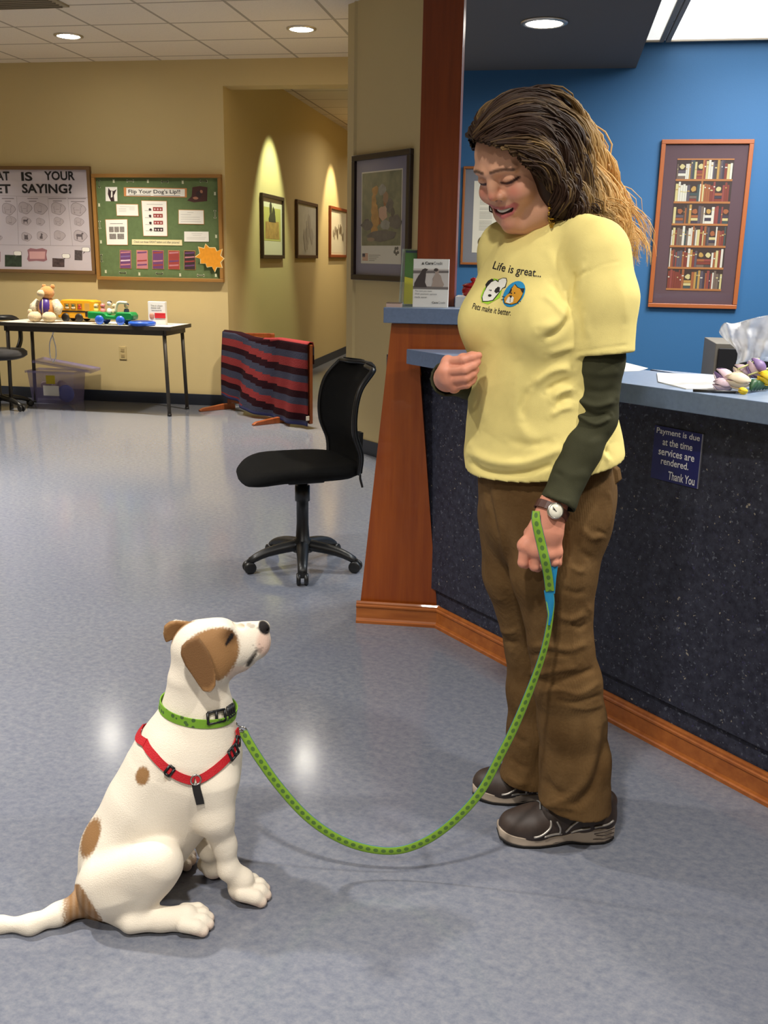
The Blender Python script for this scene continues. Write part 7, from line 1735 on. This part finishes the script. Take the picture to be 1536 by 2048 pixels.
def strands(name, S_, n, seed):
    r = np.random.default_rng(seed); VV, FF, TT = [], [], []; k = 5; o = 0
    for i in range(n):
        u = r.uniform(0, len(S_) - 1.001); a = int(u); f = u - a; P = S_[a] * (1 - f) + S_[a + 1] * f; m = int(NPT * r.uniform(.72, 1.0)); P = P[:m].copy(); t = np.linspace(0, m / NPT, m)
        T = np.gradient(P, axis=0); T /= np.linalg.norm(T, axis=1, keepdims=True); out = P - ctr; out -= T * (out * T).sum(1, keepdims=True); out /= np.linalg.norm(out, axis=1, keepdims=True); sd = np.cross(T, out)
        lock = int(u * 13); lr = np.random.default_rng(lock + seed * 997)
        ph = lr.uniform(0, 6.28) + r.normal(0, .30); fq = lr.uniform(3.0, 5.0); am = (.0034 + .0145 * sstep(.12, .6, t)) * lr.uniform(.7, 1.4); u0 = lr.normal(0, .006)
        off = (r.normal(0, .0024) + u0 * t) * (.5 + t); ofo = abs(r.normal(0, .003)) + .0015 + abs(u0) * .5
        P = P + sd * (am * np.sin(2 * PI * fq * t + ph) + off * 1.8)[:, None] + out * (.6 * am * np.cos(2 * PI * fq * t + ph) + ofo)[:, None]
        if r.random() < .10: P += out * (.012 * r.uniform(.2, 1) * sstep(.1, .9, t))[:, None] + sd * (.012 * r.normal() * t)[:, None]
        rad = r.uniform(.0009, .0022) * np.clip(np.minimum(1, (1.02 - np.arange(m) / m) * 3), .15, 1)
        T = np.gradient(P, axis=0); T /= np.linalg.norm(T, axis=1, keepdims=True); out -= T * (out * T).sum(1, keepdims=True); out /= np.linalg.norm(out, axis=1, keepdims=True); sd = np.cross(T, out)
        an = np.linspace(0, 2 * PI, k + 1)[:-1]; R_ = P[:, None, :] + rad[:, None, None] * (np.cos(an)[None, :, None] * sd[:, None, :] + np.sin(an)[None, :, None] * out[:, None, :])
        VV.append(R_.reshape(-1, 3)); TT.append(np.repeat(np.clip(sstep(.22 + .11 * min(u, 4), .66 + .11 * min(u, 4), t) * 1.1 + lr.normal(0, .09) + r.normal(0, .05), 0, 1), k))  # back locks pale sooner, partly as painted backlight
        I = o + np.arange(m - 1)[:, None] * k + np.arange(k)[None, :]; J = o + np.arange(m - 1)[:, None] * k + (np.arange(k)[None, :] + 1) % k
        FF.append(np.stack([I, J, J + k, I + k], 2).reshape(-1, 4)); o += m * k
    return np_mesh(name, np.concatenate(VV), np.concatenate(FF), HAIR, hr, {'tip': np.concatenate(TT)})
strands('curls', GN, 1900, 1); strands('curls', GF, 800, 2)

# ---------------- the leash, looped round her wrist and clipped to the harness
lsh = thing('leash', 'lime green leash with dark spots running from her hand to the dog harness', 'leash', Vector((.05, 1.86, 0)))
LEA = mat('lime_leash', srgb(124, 172, 44), .65); g = NT(LEA); au = g.n('Attribute', attribute_name='run'); av = g.n('Attribute', attribute_name='across'); ab = g.n('Attribute', attribute_name='blue')
fr_ = g.math('SUBTRACT', g.math('FRACT', g.math('DIVIDE', au.outputs['Fac'], .017)), .5)
dd = g.math('ADD', g.math('POWER', g.math('MULTIPLY', fr_, 1.8), 2.0), g.math('POWER', g.math('MULTIPLY', av.outputs['Fac'], 1.5), 2.0))
c = g.mix(g.math('MULTIPLY', g.math('LESS_THAN', dd, .34), .8), srgb(124, 164, 44), srgb(60, 92, 48)); c = g.mix(g.math('GREATER_THAN', g.math('ABSOLUTE', av.outputs['Fac']), .82), c, srgb(30, 110, 130)); c = g.mix(ab.outputs['Fac'], c, srgb(18, 124, 168)); g.l(c, g.b.inputs['Base Color'])
def webbing(name, pix, w, parent, nrm=None, blue=0.0, n=8):
    P = spline(pix, n); pts = [py(p[0], p[1], p[2]) for p in P]; VV, run, acr, bl_ = [], [], [], []; s_ = 0
    for i, p in enumerate(pts):
        t = (pts[min(i + 1, len(pts) - 1)] - pts[max(i - 1, 0)]).normalized(); vw = (EYE - p).normalized(); ww = np.interp(i / (len(pts) - 1), np.linspace(0, 1, len(w)), [q_[0] for q_ in w]); tw = np.interp(i / (len(pts) - 1), np.linspace(0, 1, len(w)), [q_[1] for q_ in w])
        sd = t.cross(vw).normalized(); nn = sd.cross(t).normalized(); sd, nn = sd * math.cos(tw) + nn * math.sin(tw), nn * math.cos(tw) - sd * math.sin(tw)
        if i: s_ += (p - pts[i - 1]).length
        for a, off in ((-1, 0), (-.86, .0011), (0, .0012), (.86, .0011), (1, 0), (.86, -.0011), (0, -.0012), (-.86, -.0011)):
            VV.append(p + sd * (a * ww / 2) + nn * off); run.append(s_); acr.append(a * .9); bl_.append(1.0 if (off < 0) else blue)
    m = len(pts); k = 8; I = np.arange(m - 1)[:, None] * k + np.arange(k)[None]; J = np.arange(m - 1)[:, None] * k + (np.arange(k)[None] + 1) % k
    return np_mesh(name, np.array([tuple(v) for v in VV]), np.stack([I, I + k, J + k, J], 2).reshape(-1, 4), LEA, parent, {'run': np.array(run), 'across': np.array(acr), 'blue': np.array(bl_)})
YE = LEASH_END.y
lp = [(1098, 1184, 1.868), (1101, 1212, 1.866), (1100, 1240, 1.865), (1088, 1300, 1.862), (1064, 1370, 1.858), (1030, 1452, 1.852), (1000, 1512, 1.850), (962, 1582, 1.85), (912, 1638, 1.85), (855, 1680, 1.852), (795, 1701, 1.855), (730, 1696, 1.857), (668, 1672, 1.858), (612, 1632, 1.857), (560, 1575, 1.854), (520, 1520, 1.85), (495, 1480, (1.848 + YE) / 2), (486, 1462, YE)]
webbing('strap', lp, [(.020, .0), (.019, .9), (.019, .75), (.019, .45), (.019, .35), (.019, .5), (.019, .55), (.019, .45), (.019, .25), (.019, .1), (.019, .0)], lsh)
webbing('blue_splice', [(1097, 1180, 1.8665), (1100, 1205, 1.8645), (1101, 1228, 1.863), (1098, 1250, 1.862)], [(.019, 0), (.017, .1), (.010, .5), (.006, .9)], lsh, blue=1.0)
webbing('hand_loop', [(1072, 1022, 1.858), (1072, 1040, 1.853), (1076, 1060, 1.851), (1083, 1090, 1.850), (1090, 1120, 1.848), (1096, 1150, 1.856), (1100, 1182, 1.864)], [(.016, .3), (.018, .1), (.019, 0), (.019, 0), (.019, 0), (.019, 0), (.019, 0)], lsh)
webbing('hand_loop', [(1112, 1118, 1.874), (1108, 1140, 1.872), (1104, 1160, 1.870), (1101, 1186, 1.867)], [(.012, .6), (.014, .3), (.016, .1), (.018, 0)], lsh, blue=1.0)
cl = dp(476, 1458, .003)
MB().tube([py(487, 1464, YE), cl.lerp(py(487, 1464, YE), .4), cl], .0032, 8).build('snap_hook', STEEL, lsh, True, world=True)
MB().tube([py(484, 1462, YE) + Vector((.009 * math.cos(a), .002, .009 * math.sin(a))) for a in np.linspace(0, 2 * PI, 17)[:-1]], .0018, 6, closed=True).build('swivel_ring', STEEL, lsh, True, world=True)
